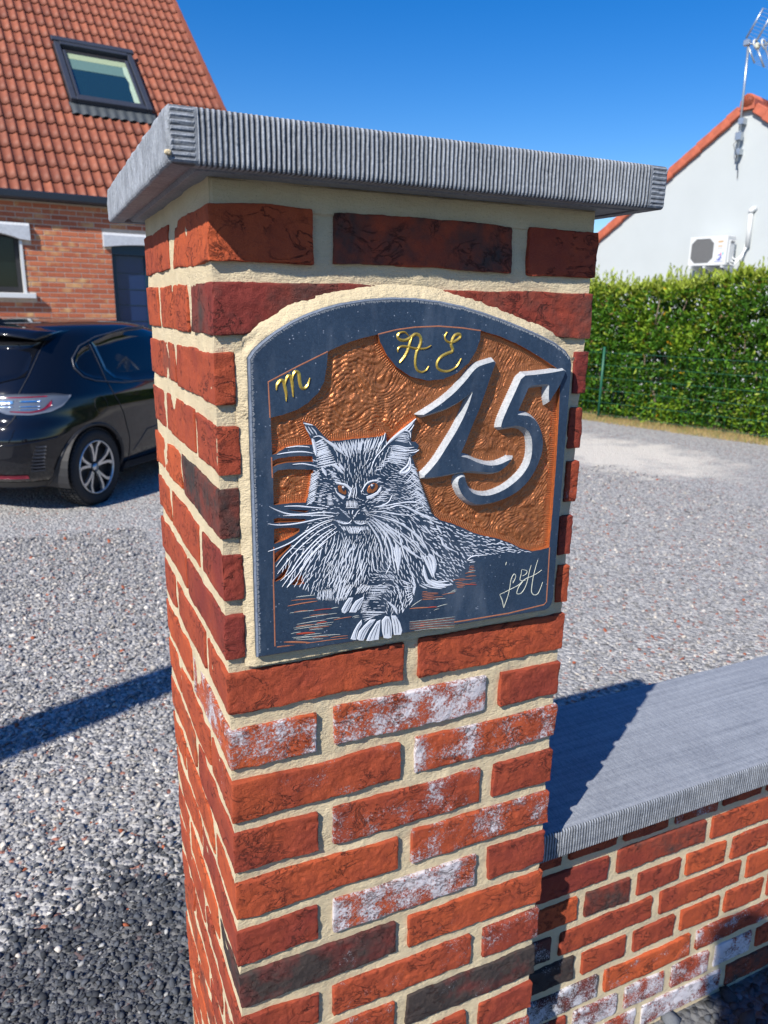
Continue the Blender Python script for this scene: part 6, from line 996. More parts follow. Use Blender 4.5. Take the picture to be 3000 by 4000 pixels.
b = MB(); cx, cz = (fx0+fx1)/2, (fz0+fz1)/2
for k in range(12):
    x = cx-.20+k*.0365; h = .215 if abs(x-cx) < .14 else .215-(abs(x-cx)-.14)*1.0
    b.box(x, x+.014, Y1-.009, Y1-.004, cz-h, cz+h)
b.obj('grille', mdk, ac)
b = MB()
for k in range(15):
    z = cz-.20+k*.0285; w_ = .215 if abs(z-cz) < .14 else .215-(abs(z-cz)-.14)*1.0; b.box(cx-w_, cx+w_, Y1-.004, Y1-.002, z, z+.004)
b.obj('grille', M_GREYM, ac)
mlb = plain('logo_blue', (.03, .06, .40), .5); mlr = plain('logo_pink', (.65, .10, .25), .5); mlc = plain('logo_cyan', (.10, .45, .62), .5); mlo = plain('label_tan', (.55, .35, .16), .5); mlg = plain('label_grey', (.55, .55, .55), .5)
b = MB(); c0, z0 = -.248, 2.605
for i in range(14):
    a0 = R(60+i*19); a1 = R(60+(i+1)*19)
    b.add([(c0+math.cos(a)*r_, Y1+.001, z0+math.sin(a)*r_*1.05) for a, r_ in ((a0, .036), (a1, .036), (a1, .052), (a0, .052))], [(0, 1, 2, 3)])
b.box(c0-.02, c0+.0, Y1, Y1+.001, z0-.04, z0+.005); b.box(c0-.035, c0+.0, Y1, Y1+.0015, z0-.005, z0+.006)
for i in range(8): b.box(c0-.078+i*.02, c0-.078+i*.02+.012, Y1, Y1+.001, 2.525, 2.540)
b.obj('logo', mlb, ac)
b = MB(); b.add([(c0-.03, Y1+.0015, z0+.03), (c0-.045, Y1+.0015, z0+.06), (c0-.035, Y1+.0015, z0+.10), (c0-.015, Y1+.0015, z0+.06)], [(0, 1, 2, 3)]); b.obj('logo_droplet', mlr, ac)
b = MB(); b.add([(c0-.06, Y1+.0015, z0+.03), (c0-.085, Y1+.0015, z0+.07), (c0-.08, Y1+.0015, z0+.105), (c0-.055, Y1+.0015, z0+.07)], [(0, 1, 2, 3)]); b.obj('logo_droplet', mlc, ac)
MB().box(c0-.055, c0+.045, Y1, Y1+.001, 2.875, 2.905).obj('label', mlo, ac); MB().box(c0-.045, c0+.04, Y1, Y1+.001, 2.80, 2.82).obj('label', mlo, ac); MB().box(c0-.05, c0+.05, Y1, Y1+.001, 2.75, 2.785).obj('label', mlg, ac)
# side handle recesses, brackets, pipes
b = MB(); b.cham(X0-.02, X0+.01, .18, .40, 2.50, 2.92, .015); b.obj('side_cover', M_WHITEP, ac)
MB().cham(X0-.028, X0-.015, .24, .36, 2.86, 2.91, .006).obj('handle', M_GREYM, ac)
for x in (-.33, .02, .30)[:2]+(.30,):
    b = MB(); b.box(x-.02, x+.02, 0, .47, Z0-.05, Z0-.012); b.add([(x-.02, 0, Z0-.05), (x+.02, 0, Z0-.05), (x-.02, .36, Z0-.05), (x+.02, .36, Z0-.05), (x-.02, 0, Z0-.14), (x+.02, 0, Z0-.14)], [(0, 2, 4), (1, 5, 3), (2, 3, 5, 4), (0, 4, 5, 1)]); b.obj('bracket', M_WHITEP, ac)
for k, r_ in ((0, .018), (1, .014), (2, .012)):
    b = MB(); b.tube([(X0-.005, .22+.04*k, 2.62-.06*k), (X0-.08, .22+.03*k, 2.56-.05*k), (-.52-.015*k, .12, 2.64), (-.575+.02*k, .06, 2.80), (-.575+.02*k, .05, 2.86)], r_, 8); b.obj('pipe', M_WHITEP, ac, True)
b = MB(); b.tube([(-.577, .045, 2.80), (-.557, .045, 3.42)], .042, 10); b.obj('pipe_duct', M_WHITEP, ac, True)
b = MB(); b.tube([(-.557, .045, 3.41), (-.56, .05, 3.45), (-.585, .04, 3.475), (-.61, -.01, 3.475)], .05, 10); b.obj('duct_cap', M_WHITEP, ac, True)
# television aerial
an = gthing('tv_aerial', 'grey television aerial on a steel mast fixed to the gable', 'aerial', (0, 0, 0))
b = MB(); b.tube([(-.187, .12, 4.33), (-.150, .12, 5.6), (-.126, .12, 6.33)], .022, 10); b.obj('mast', M_GALV, an, True)
for z in (4.50, 5.02): MB().box(-.235, -.135, .0, .15, z-.05, z+.05).obj('wall_bracket', M_GALV, an)
MB().cham(-.235, -.125, .06, .19, 4.69, 4.83, .01).obj('junction_box', M_GALV, an)
b = MB(); b.tube([(-.16, .14, 4.70), (-.12, .18, 4.62), (-.18, .16, 4.45), (-.21, .1, 4.30), (-.2, .03, 4.05)], .007, 6); b.obj('cable', M_DKPLAST, an, True)
F_ = Vector((-.62, -.10, .05)).normalized()
def refl(o, rail, wid, nrod):
    o = Vector(o); rail = Vector(rail); wid = Vector(wid)
    for k in range(3):
        b = MB(); p = o+wid*k/2; b.tube([p, p+rail], .017, 6); b.obj('reflector_rail', M_GALV, an, True)
    b = MB()
    for i in range(nrod+1): q = o+rail*i/nrod; b.tube([q, q+wid*1.12], .0045, 4)
    b.obj('reflector_rods', M_GALV, an)
refl((-.068, .12, 6.40), (-.245, .0, .42), (-.42, .10, -.24), 9)
refl((-.072, .12, 6.37), (-.21, .0, -.41), (-.42, .10, -.24), 9)
b = MB(); b.tube([(-.06, .12, 6.33), (-.35, .20, 6.22), (-1.3, .35, 6.02)], .014, 8); b.obj('boom', M_GALV, an, True)
for k in range(5):
    q = Vector((-.30-.16*k, .19+.03*k, 6.235-.035*k)); b = MB(); pts = [q+Vector((math.cos(a)*.02, math.sin(a)*.09, math.cos(a)*.075)) for a in np.linspace(0, 6.283, 13)]
    b.tube(pts, .016 if k < 2 else .010, 6, cap=False); b.obj('director_ring' , M_WHITEP, an, True)
b = MB(); b.cham(-.36, -.28, .12, .22, 6.16, 6.26, .02); b.obj('dipole_box', plain('old_white_plastic', (.55, .54, .42), .6), an)
b = MB(); b.cham(-.155, -.045, .09, .17, 6.27, 6.37, .012); b.obj('clamp', M_GALV, an)
# ------------------------------------------------------------------ hedge, fence, dry grass
HG = Vector((7.85, 7.3, 0)); uD = Vector((-.2672384, .9636305, 0)); nD = Vector((-.9636305, -.2672384, 0))
def mk_leaf():
    q = Mat('laurel_leaf', .40, spec=.35); a = q.n('ShaderNodeVertexColor', layer_name='leaf_colour'); q.set('Base Color', a.outputs[0])
    tr = q.n('ShaderNodeBsdfTranslucent'); mx = q.n('ShaderNodeMixShader'); mx.inputs[0].default_value = .22
    q.l(q.mix(1., a.outputs[0], (1., 1., .35), 'MULTIPLY'), tr.inputs[0]); q.l(q.b.outputs[0], mx.inputs[1]); q.l(tr.outputs[0], mx.inputs[2]); q.l(mx.outputs[0], q.out.inputs[0]); return q.m
M_LEAF = mk_leaf()
def leaves(name, P, Dr, L, colr, par, wid=.34):
    """P base points, Dr directions, L lengths; six-sided folded leaves"""
    n = len(P); Dr = Dr/np.linalg.norm(Dr, axis=1)[:, None]; rnd = RNG.normal(size=(n, 3)); sd = np.cross(Dr, rnd); sd /= np.linalg.norm(sd, axis=1)[:, None]; up = np.cross(sd, Dr)
    tpl = [(0, 0, 0), (.35, -.5, .12), (.35, 0, -.02), (.35, .5, .12), (.72, -.40, .10), (.72, 0, -.04), (.72, .40, .10), (1, 0, -.10)]
    V = np.zeros((n, 8, 3))
    for i, (a, b, c) in enumerate(tpl): V[:, i] = P+Dr*(a*L)[:, None]+sd*(b*L*wid)[:, None]+up*(c*L)[:, None]
    f = np.array([(0, 1, 2), (0, 2, 3), (1, 4, 2), (4, 5, 2), (2, 5, 3), (5, 6, 3), (4, 7, 5), (5, 7, 6)])
    F = (f[None]+np.arange(n)[:, None, None]*8).reshape(-1, 3)
    me = mesh(name, V.reshape(-1, 3), F, M_LEAF); ca = me.color_attributes.new('leaf_colour', 'FLOAT_COLOR', 'POINT')
    cc = np.concatenate([np.repeat(colr, 8, 0), np.ones((n*8, 1))], 1).astype(np.float32); ca.data.foreach_set('color', cc.ravel())
    return obj(name, me, par)
hedge = thing('laurel_hedge', 'clipped glossy laurel hedge in front of the white gable house', 'hedge')
def hedge_leaves(n, u0, u1, dens_deep):
    u = RNG.uniform(u0, u1, n); z = RNG.uniform(.02, 1, n)
    hn = 1.93+.10*vnoise(np.stack([u*1.1, u*0, u*0], -1), 3)+.07*vnoise(np.stack([u*4.3, u*0, u*0], -1), 4)+.14*np.clip((-.25-u)/.5, 0, 1)
    z = z*hn
    bul = .10*fbm(np.stack([u*1.9, z*1.9, u*0], -1), 8, 3)+.12*np.sin(np.clip(z/hn, 0, 1)*math.pi)
    dep = RNG.exponential(.10, n); dep = np.where(RNG.random(n) < .45, RNG.uniform(0, .95, n), dep)
    rim = np.clip((z-hn+.12)/.12, 0, 1)
    off = bul-dep-.22*rim*RNG.random(n)
    P = np.array(HG)[None]+np.outer(u, uD)+np.outer(off, nD)+np.outer(z, [0, 0, 1])
    Dr = np.outer(np.full(n, .75), nD)+RNG.normal(0, .55, (n, 3))+np.outer(.35+.9*rim, [0, 0, 1])
    L = RNG.uniform(.055, .105, n)
    c = np.array([.050, .140, .014])*RNG.uniform(.5, 1.5, (n, 1)); r = RNG.random(n)
    c[r > .62] = np.array([.105, .235, .020])*RNG.uniform(.7, 1.3, ((r > .62).sum(), 1))
    tp = (RNG.random(n) < .10+.55*np.clip((z-hn+.35)/.35, 0, 1)); c[tp] = np.array([.32, .40, .045])*RNG.uniform(.6, 1.2, (tp.sum(), 1))
    cl = vnoise(np.stack([u*2.6, z*2.6, u*0], -1), 12) > .42; cl &= RNG.random(n) < .5; c[cl] = np.array([.24, .37, .03])*RNG.uniform(.7, 1.2, (cl.sum(), 1))
    ye = r < .006; c[ye] = (.62, .34, .02); br = (r > .006) & (r < .03) & (z > hn*.6); c[br] = (.16, .09, .03)
    hole = (vnoise(np.stack([u*3.1, z*3.1, u*0], -1), 41)+.5*vnoise(np.stack([u*8, z*8, u*0], -1), 42) > .52) & (dep < .22) & (z < hn-.15)
    k = ~hole; return P[k], Dr[k], L[k], c[k]
p_ = [hedge_leaves(44000, -2.6, 2.4, 0), hedge_leaves(9000, 2.4, 9, 0), hedge_leaves(6000, -6.5, -2.6, 0)]
n = 16000; u = RNG.uniform(-6.5, 9, n); z = RNG.uniform(.02, 1, n)*(1.82+.10*vnoise(np.stack([u*1.1, u*0, u*0], -1), 3)); c = np.array([.040, .105, .012])*RNG.uniform(.5, 1.4, (n, 1))
p_.append((np.array(HG)[None]+np.outer(u, uD)+np.outer(-RNG.uniform(.45, 1.05, n), nD)+np.outer(z, [0, 0, 1]), np.outer(np.full(n, .5), nD)+RNG.normal(0, .6, (n, 3))+np.array([0, 0, .3]), RNG.uniform(.10, .16, n), c))
# upright shoots along the top
n = 460; u = RNG.uniform(-2.2, 2.6, n); hn = 1.92+.10*vnoise(np.stack([u*1.1, u*0, u*0], -1), 3)+.07*vnoise(np.stack([u*4.3, u*0, u*0], -1), 4)+.14*np.clip((-.25-u)/.5, 0, 1)
Pb = np.array(HG)[None]+np.outer(u, uD)+np.outer(-RNG.uniform(-.08, .5, n), nD)+np.outer(hn-.05, [0, 0, 1]); sh = []
for k in range(n):
    h = random.uniform(.05, .22)*(1.4 if vnoise(np.array([[u[k]*2.2, 0, 0]]), 6)[0] > .2 else .7)
    m_ = random.randint(7, 11); t = np.linspace(0, 1, m_)
    lean = RNG.normal(0, .12, 2); Pk = Pb[k]+np.stack([lean[0]*t*h, lean[1]*t*h, t*h], -1)
    Dk = np.stack([RNG.normal(0, .5, m_), RNG.normal(0, .5, m_), .5+t*1.3], -1); sh.append((Pk, Dk, RNG.uniform(.045, .075, m_), np.array([.34, .42, .05])*RNG.uniform(.6, 1.25, (m_, 1))))
p_.append(tuple(np.concatenate([s[i] for s in sh]) for i in range(4)))
leaves('foliage', *[np.concatenate([q[i] for q in p_]) for i in range(4)], hedge)
M_BARK = plain('laurel_bark', (.16, .12, .085), .9, sc=60, var=.3)
for k in range(30):
    u_ = -5.5+k*.42+random.uniform(-.12, .12); q = HG+uD*u_+nD*random.uniform(-.28, -.02); b = MB(); pts = [q.copy()]; d = Vector((random.uniform(-.25, .25), random.uniform(-.1, .1), 1))
    for j in range(6): pts.append(pts[-1]+(uD*(d.x+random.uniform(-.25, .25))+nD*random.uniform(-.05, .12)+Vector((0, 0, 1)))*.29)
    b.tube(pts, [.024-.003*j for j in range(7)], 7)
    for j in (2, 3, 4):
        e = pts[j]+(uD*random.uniform(-1, 1)+nD*.3+Vector((0, 0, 1)))*.22; b.tube([pts[j], e, e+(uD*random.uniform(-.5, .5)+Vector((0, 0, 1)))*.2], [.010, .008, .004], 5)
    b.obj('stem', M_BARK, hedge, True)
M_GREENM = plain('green_coated_steel', (.012, .10, .055), .45)
fence = thing('wire_fence', 'thin green wire fence with slim posts standing in front of the hedge', 'fence')
nf = nD*.24
for u_ in (-4.5, -1.85, .80, 3.45, 6.1):
    b = MB(); q = HG+uD*u_+nf; b.tube([q-Vector((0, 0, .05)), q+Vector((0, 0, 1.06))], .019, 8); b.obj('post', M_GREENM, fence, True)
b = MB()
for z in (.08, .26, .44, .62, .80, .98): b.tube([HG+uD*-5.2+nf+Vector((0, 0, z)), HG+uD*6.8+nf+Vector((0, 0, z))], .0028, 5)
for i in range(120): q = HG+uD*(-5.2+i*.1)+nf; b.tube([q+Vector((0, 0, .06)), q+Vector((0, 0, 1.0))], .0011, 4)
o = b.obj('mesh_wires', M_GREENM, fence); o['kind'] = 'stuff'
# dry grass along the foot of the hedge
def mk_grass():
    q = Mat('dry_grass', .8, spec=.2); a = q.n('ShaderNodeVertexColor', layer_name='leaf_colour'); q.set('Base Color', a.outputs[0]); return q.m
M_GRASS = mk_grass()
n = 26000; u = RNG.uniform(-4.5, 6, n); wv = .22+.10*vnoise(np.stack([u*1.3, u*0, u*0], -1), 3); off = RNG.uniform(-.12, 1, n)**1.0*(wv+.28)
Pg = np.array(HG)[None]+np.outer(u, uD)+np.outer(off, nD); Dg = np.stack([RNG.normal(0, .6, n), RNG.normal(0, .6, n), np.full(n, .9)], -1); Dg /= np.linalg.norm(Dg, axis=1)[:, None]
L = RNG.uniform(.03, .11, n)*(1.15-.6*np.clip(off/.5, 0, 1)); sd = np.cross(Dg, RNG.normal(size=(n, 3))); sd /= np.linalg.norm(sd, axis=1)[:, None]
V = np.stack([Pg-sd*.003, Pg+sd*.003, Pg+Dg*L[:, None]+[0, 0, 0]], 1); F = np.arange(n*3).reshape(-1, 3)
me = mesh('dry_grass', V.reshape(-1, 3), F, M_GRASS); ca = me.color_attributes.new('leaf_colour', 'FLOAT_COLOR', 'POINT')
c = np.array([.42, .30, .13])*RNG.uniform(.6, 1.3, (n, 1)); gr = RNG.random(n) < .22; c[gr] = np.array([.13, .19, .04]); ca.data.foreach_set('color', np.concatenate([np.repeat(c, 3, 0), np.ones((n*3, 1))], 1).astype(np.float32).ravel())
meta(obj('dry_grass', me), 'strip of dry straw coloured grass at the foot of the hedge', 'grass', kind='stuff')
# ------------------------------------------------------------------ parked car
CA = math.atan2(.758, .652)
car = thing('parked_car', 'glossy black hatchback parked rear towards the viewer in front of the brick house', 'car', (-.84, 5.42, 0), CA)
car.scale = (.965, .965, .965)
KZ = np.array([.20, .30, .38, .45, .60, .68, .74, .80, .88, .94, 1.00, 1.10, 1.25, 1.34, 1.40, 1.43, 1.445])
KXR = np.array([.17, .06, .02, .00, .00, .03, .07, .085, .10, .125, .165, .235, .345, .43, .56, .80, 1.15])
KXF = np.array([3.93, 4.02, 4.04, 4.05, 4.04, 4.0, 3.95, 3.86, 3.66, 3.40, 2.98, 2.78, 2.48, 2.28, 2.10, 1.95, 1.70])
KW = np.array([.80, .855, .875, .885, .892, .90, .905, .905, .89, .865, .835, .795, .725, .675, .615, .53, .34])
KN = np.array([4.6, 5, 5, 5, 5, 4.8, 4.6, 4.5, 4.4, 4.2, 4.0, 3.8, 3.6, 3.4, 3.0, 2.8, 2.4])
def kp(z): return tuple(float(np.interp(z, KZ, k)) for k in (KXR, KXF, KW, KN))
def slice_pts(z, n=72):
    xr, xf, w_, e = kp(z); xc = (xr+xf)/2; a = (xf-xr)/2
    t = np.linspace(0, math.pi/2, n); x = xc-a*np.cos(t)**(2/e); y = -w_*np.sin(t)**(2/e); return x, y
def rear(s, z, off=0.):
    """point s metres round the body from the middle of the tail, towards the right flank"""
    x, y = slice_pts(z, 240); d = np.concatenate([[0], np.cumsum(np.hypot(np.diff(x), np.diff(y)))]); sg = 1 if s >= 0 else -1; s_ = abs(s)
    X = np.interp(s_, d, x); Y = np.interp(s_, d, y); X2 = np.interp(s_+.01, d, x); Y2 = np.interp(s_+.01, d, y)
    tx, ty = X2-X, Y2-Y; L = math.hypot(tx, ty); nx, ny = ty/L, -tx/L      # outward: rear = -x
    if nx > 0 and s_ < .3: nx, ny = -nx, -ny
    if nx*(-1)+ny*(-1) < 0: nx, ny = -nx, -ny
    return Vector((X+nx*off, (Y+ny*off)*sg, z))
def side(x, z, off=0.):
    xr, xf, w_, e = kp(z); xc = (xr+xf)/2; a = (xf-xr)/2; u = min(.9999, abs(x-xc)/a); y = w_*(1-u**e)**(1/e)
    return Vector((x, -y-off, z))
def body():
    zs = np.unique(np.concatenate([np.linspace(.20, 1.445, 64)])); t = np.linspace(0, 2*math.pi, 201)[:-1]; V = []
    for z in zs:
        xr, xf, w_, e = kp(z); xc = (xr+xf)/2; a = (xf-xr)/2; c, s = np.cos(t), np.sin(t)
        V.append(np.stack([xc-a*np.sign(c)*np.abs(c)**(2/e), -w_*np.sign(s)*np.abs(s)**(2/e), np.full(200, z)], -1))
    V = np.array(V); m_, n = V.shape[:2]; F = []
    for k in range(m_-1):
        for i in range(n):
            j = (i+1) % n; c = (V[k, i]+V[k, j]+V[k+1, i]+V[k+1, j])/4
            if abs(c[1]) > .45 and any((c[0]-wx)**2+(c[2]-.305)**2 < .352**2 for wx in (.665, 3.245)): continue
            F.append((k*n+i, k*n+j, (k+1)*n+j, (k+1)*n+i)[::-1])
    F.append(tuple((m_-1)*n+i for i in range(n))[::-1]); F.append(tuple(range(n)))
    o = obj('body', mesh('body', V.reshape(-1, 3), F, M_PAINT, True), car)
body()
def strip(name, fn, us, lo, hi, off, mt, par=car, nv=6, thick=.006):
    """patch following the body between two curves; fn(u, z, off)"""
    V = []
    for u in us:
        a, b = lo(u), hi(u)
        for k in range(nv): z = a+(b-a)*k/(nv-1); V.append(fn(u, z, off))
    n = len(us); F = grid_faces(n, nv).tolist(); N0 = len(V)
    for u in us:
        a, b = lo(u), hi(u)
        for k in range(nv): z = a+(b-a)*k/(nv-1); V.append(fn(u, z, -.02))
    rim = [i*nv for i in range(n)]+[(n-1)*nv+k for k in range(1, nv)]+[i*nv+nv-1 for i in range(n-2, -1, -1)]+[k for k in range(nv-2, 0, -1)]
    F += [(rim[i], rim[(i+1) % len(rim)], N0+rim[(i+1) % len(rim)], N0+rim[i]) for i in range(len(rim))]
    return obj(name, mesh(name, V, [tuple(f) for f in F], mt, True), par)
ip = lambda xs, ys: (lambda u: float(np.interp(u, xs, ys)))
def line(name, fn, pts, w_, mt, off=.0015, par=car):
    P = []
    for (a, b), (c, d) in zip(pts, pts[1:]):
        for t in np.linspace(0, 1, 8)[:-1]: P.append((a+(c-a)*t, b+(d-b)*t))
    P.append(pts[-1]); return MB().tube([fn(a, b, off) for a, b in P], w_, 5).obj(name, mt, par, True)
# glass
strip('rear_window', rear, np.linspace(-.60, .60, 25), ip([-.6, -.4, 0, .4, .6], [1.04, .985, .97, .985, 1.04]), ip([-.6, .6], [1.285, 1.285]), .004, M_CARGL)
strip('side_window', side, np.linspace(.93, 1.80, 26), ip([.93, 1.0, 1.2, 1.8], [1.06, .99, .955, .945]), ip([.93, 1.2, 1.5, 1.8], [1.275, 1.335, 1.365, 1.375]), .004, M_CARGL)
strip('side_window', side, np.linspace(1.88, 2.72, 20), ip([1.88, 2.72], [.945, .935]), ip([1.88, 2.1, 2.45, 2.72], [1.372, 1.36, 1.19, 1.0]), .004, M_CARGL)
strip('quarter_window', side, np.linspace(.66, .88, 14), ip([.66, .70, .76, .88], [1.09, 1.035, 1.01, .99]), ip([.66, .72, .80, .88], [1.12, 1.19, 1.235, 1.26]), .004, M_CARGL)
line('window_trim', side, [(.635, 1.09), (.68, 1.02), (.78, .985), (1.1, .945), (2.75, .925)], .006, M_CHROME if False else M_ANTH, .004)
line('window_trim', side, [(.635, 1.09), (.66, 1.16), (.78, 1.25), (1.0, 1.315), (1.5, 1.378), (2.0, 1.388)], .006, M_ANTH, .004)
# roof spoiler
V = []
for y in np.linspace(-.60, .60, 17):
    k = 1-(abs(y)/.62)**3*.35
    for dx, dz in ((.72, 1.418), (.46, 1.402), (.30+.05*(1-k), 1.362), (.305+.05*(1-k), 1.345), (.46, 1.34)): V.append((dx+.10*(abs(y)/.6)**3, y, dz-.045*(abs(y)/.6)**2.5))
F = []
for i in range(16):
    for j in range(5): F.append((i*5+j, i*5+(j+1) % 5, (i+1)*5+(j+1) % 5, (i+1)*5+j))
F += [tuple(range(5))[::-1], tuple(80+j for j in range(5))]
obj('roof_spoiler', mesh('roof_spoiler', V, F, M_PAINT, True), car)
b = MB(); b.add([(.62, -.012, 1.405), (.62, .012, 1.405), (.80, -.012, 1.425), (.80, .012, 1.425), (.60, -.002, 1.485), (.60, .002, 1.485), (.66, -.002, 1.487), (.66, .002, 1.487)], [(0, 1, 3, 2), (0, 2, 6, 4), (1, 5, 7, 3), (0, 4, 5, 1), (2, 3, 7, 6), (4, 6, 7, 5)]); b.obj('aerial_fin', M_DKPLAST, car)
# tail lamps (both flanks)
for sg in (1, -1):
    f_ = (lambda sg: (lambda s, z, off: rear(s*sg, z, off)))(sg)
    us = np.linspace(.16, .99, 34); lo = ip([.16, .32, .44, .54, .7, .84, .93, .99], [.872, .856, .815, .780, .772, .790, .825, .890]); hi = ip([.16, .35, .6, .84, .99], [.905, .918, .926, .922, .900])
    if sg < 0: us = us[::-1]
    lamp = strip('tail_lamp', f_, us, lo, hi, .006, M_LAMP)
    strip('lamp_strip', f_, np.linspace(.24, .80, 20)[::sg], ip([.24, .80], [.893, .899]), ip([.24, .80], [.899, .907]), .0085, M_LAMPR, lamp)
    strip('lamp_strip', f_, np.linspace(.56, .84, 12)[::sg], ip([.56, .7, .78, .84], [.797, .788, .800, .835]), ip([.56, .7, .78, .84], [.804, .797, .814, .875]), .0085, M_LAMPR, lamp)
    for (a, c, z0, z1) in ((.42, .58, .855, .882), (.62, .76, .866, .880), (.43, .58, .832, .838), (.62, .76, .832, .839), (.62, .76, .812, .817)): strip('lamp_reflector', f_, np.linspace(a, c, 6)[::sg], lambda u, z0=z0: z0, lambda u, z1=z1: z1, .009, M_CHROME, lamp)
    line('boot_gap', f_, [(.62, 1.30), (.62, 1.05), (.605, .92), (.60, .77), (.56, .70), (.48, .655), (0, .65)], .0035, M_DKPLAST)
    for k in range(8): z = .355+k*.026; a = .70+.010*k; strip('bumper_fin', f_, np.linspace(a, a+.10-.004*k, 4)[::sg], lambda u, z=z: z, lambda u, z=z: z+.012, .012, M_ANTH)
    strip('reflector', f_, np.linspace(.42, .66, 8)[::sg], lambda u: .300, lambda u: .326, .008, M_LAMPR)
    strip('bumper_trim', f_, np.linspace(0, .40, 10)[::sg], lambda u: .255, ip([0, .3, .4], [.345, .335, .30]), .010, plain('silver_diffuser', (.20, .23, .25), .4, .3))
    line('bumper_crease', f_, [(0, .565), (.6, .56), (.95, .60)], .006, M_PAINT, .002)
strip('bumper_base', rear, np.linspace(-1.05, 1.05, 50), lambda u: .205, lambda u: .262, .005, M_DKPLAST)
line('door_gap', side, [(.90, 1.28), (.90, .98), (.93, .86), (1.02, .70), (1.09, .50), (1.10, .28)], .0035, M_DKPLAST)
line('door_gap', side, [(1.84, 1.36), (1.83, .95), (1.88, .30)], .0035, M_DKPLAST)
line('door_crease', side, [(1.15, .36), (1.35, .52), (1.9, .56), (2.9, .50)], .008, M_PAINT, -.002)
line('fuel_flap', side, [(.76+.07*math.cos(a), .80+.07*math.sin(a)) for a in np.linspace(0, 6.283, 17)], .002, M_DKPLAST, .001)
strip('sill_trim', side, np.linspace(1.07, 2.85, 20), lambda u: .205, lambda u: .275, .010, M_DKPLAST)
# arches and wheels
for wx in (.665, 3.245):
    for s in (-1, 1):
        b = MB(); pts = []
        for a in np.linspace(R(-12), R(192), 30):
            q = side(wx+.350*math.cos(a), max(.205, .305+.350*math.sin(a)), -.006); pts.append((q.x, q.y*-s, q.z))
        b.tube(pts, .017, 8); b.obj('wheel_arch', M_DKPLAST, car, True)
        b = MB(); v = []
        for y in (.86, .50):
            for a in np.linspace(R(-20), R(200), 24): v.append((wx+.354*math.cos(a), s*y, max(.2, .305+.354*math.sin(a))))
        b.add(v, [(i, i+1, 24+i+1, 24+i) for i in range(23)]+[tuple(range(24, 48))]); b.obj('wheel_well', M_DKPLAST, car)
def wheel(wx, s):
    w_ = obj('wheel', None, car) if False else None
    y0, y1 = .665, .868; b = MB(); prof = [(.222, y0+.02), (.285, y0), (.302, y0+.02), (.306, (y0+y1)/2), (.302, y1-.022), (.290, y1-.006), (.262, y1), (.218, y1-.012), (.212, y1-.02), (.212, y0+.02)]
    n = 48; v = [(r_*math.cos(2*math.pi*i/n), s*y, r_*math.sin(2*math.pi*i/n)) for r_, y in prof for i in range(n)]; k = len(prof)
    b.add(v, [(j*n+i, j*n+(i+1) % n, ((j+1) % k)*n+(i+1) % n, ((j+1) % k)*n+i) for j in range(k) for i in range(n)])
    t = b.obj('wheel', M_TYRE, car, True, loc=(wx, 0, .306))
    # tread blocks
    tb = MB()
    for i in range(60):
        a = 2*math.pi*i/60
        for q in range(4):
            y = y0+.03+q*.042
            v = [((.306+h)*math.cos(a+d), s*(y+e), (.316+h)*math.sin(a+d)) for h in (-.01, .003) for d in (0, .06) for e in (0, .032)]
            tb.add(v, [(0, 1, 3, 2), (4, 6, 7, 5), (0, 4, 5, 1), (2, 3, 7, 6), (0, 2, 6, 4), (1, 5, 7, 3)])
    tb.obj('tread', M_TYRE, t)
    b = MB(); v = [(r_*math.cos(2*math.pi*i/n), s*y, r_*math.sin(2*math.pi*i/n)) for r_, y in ((.216, y1-.004), (.216, y1-.03), (.205, y1-.03), (.207, y1-.004)) for i in range(n)]
    b.add(v, [(j*n+i, j*n+(i+1) % n, ((j+1) % 4)*n+(i+1) % n, ((j+1) % 4)*n+i) for j in range(4) for i in range(n)]); b.obj('rim', M_RIM, t, True)
    MB().disc((0, s*(y1-.07), 0), (0, s, 0), .209, 32).obj('rim_dish', M_DKPLAST, t)
    for k_ in range(5):
        a = 2*math.pi*k_/5+.3
        for d in (-1, 1):
            b = MB(); P = [(.045, d*.10, y1-.03), (.10, d*.13, y1-.022), (.165, d*.19, y1-.018), (.209, d*.30, y1-.012)]
            vs = []
            for r_, da, y in P:
                c_ = Vector((r_*math.cos(a+da), s*y, r_*math.sin(a+da))); tt = Vector((-math.sin(a+da), 0, math.cos(a+da))); w2 = .010 if r_ < .2 else .016
                vs += [c_-tt*w2, c_+tt*w2, c_+tt*w2-Vector((0, s*.02, 0)), c_-tt*w2-Vector((0, s*.02, 0))]
            b.add(vs, [(j*4+i, j*4+(i+1) % 4, (j+1)*4+(i+1) % 4, (j+1)*4+i) for j in range(3) for i in range(4)]+[(0, 1, 2, 3), (15, 14, 13, 12)]); b.obj('spoke', M_RIM, t)
    MB().tube([(0, s*(y1-.05), 0), (0, s*(y1-.018), 0)], .03, 16).obj('hub_cap', M_RIM, t, True)
for wx in (.665, 3.245):
    for s in (-1, 1): wheel(wx, s)
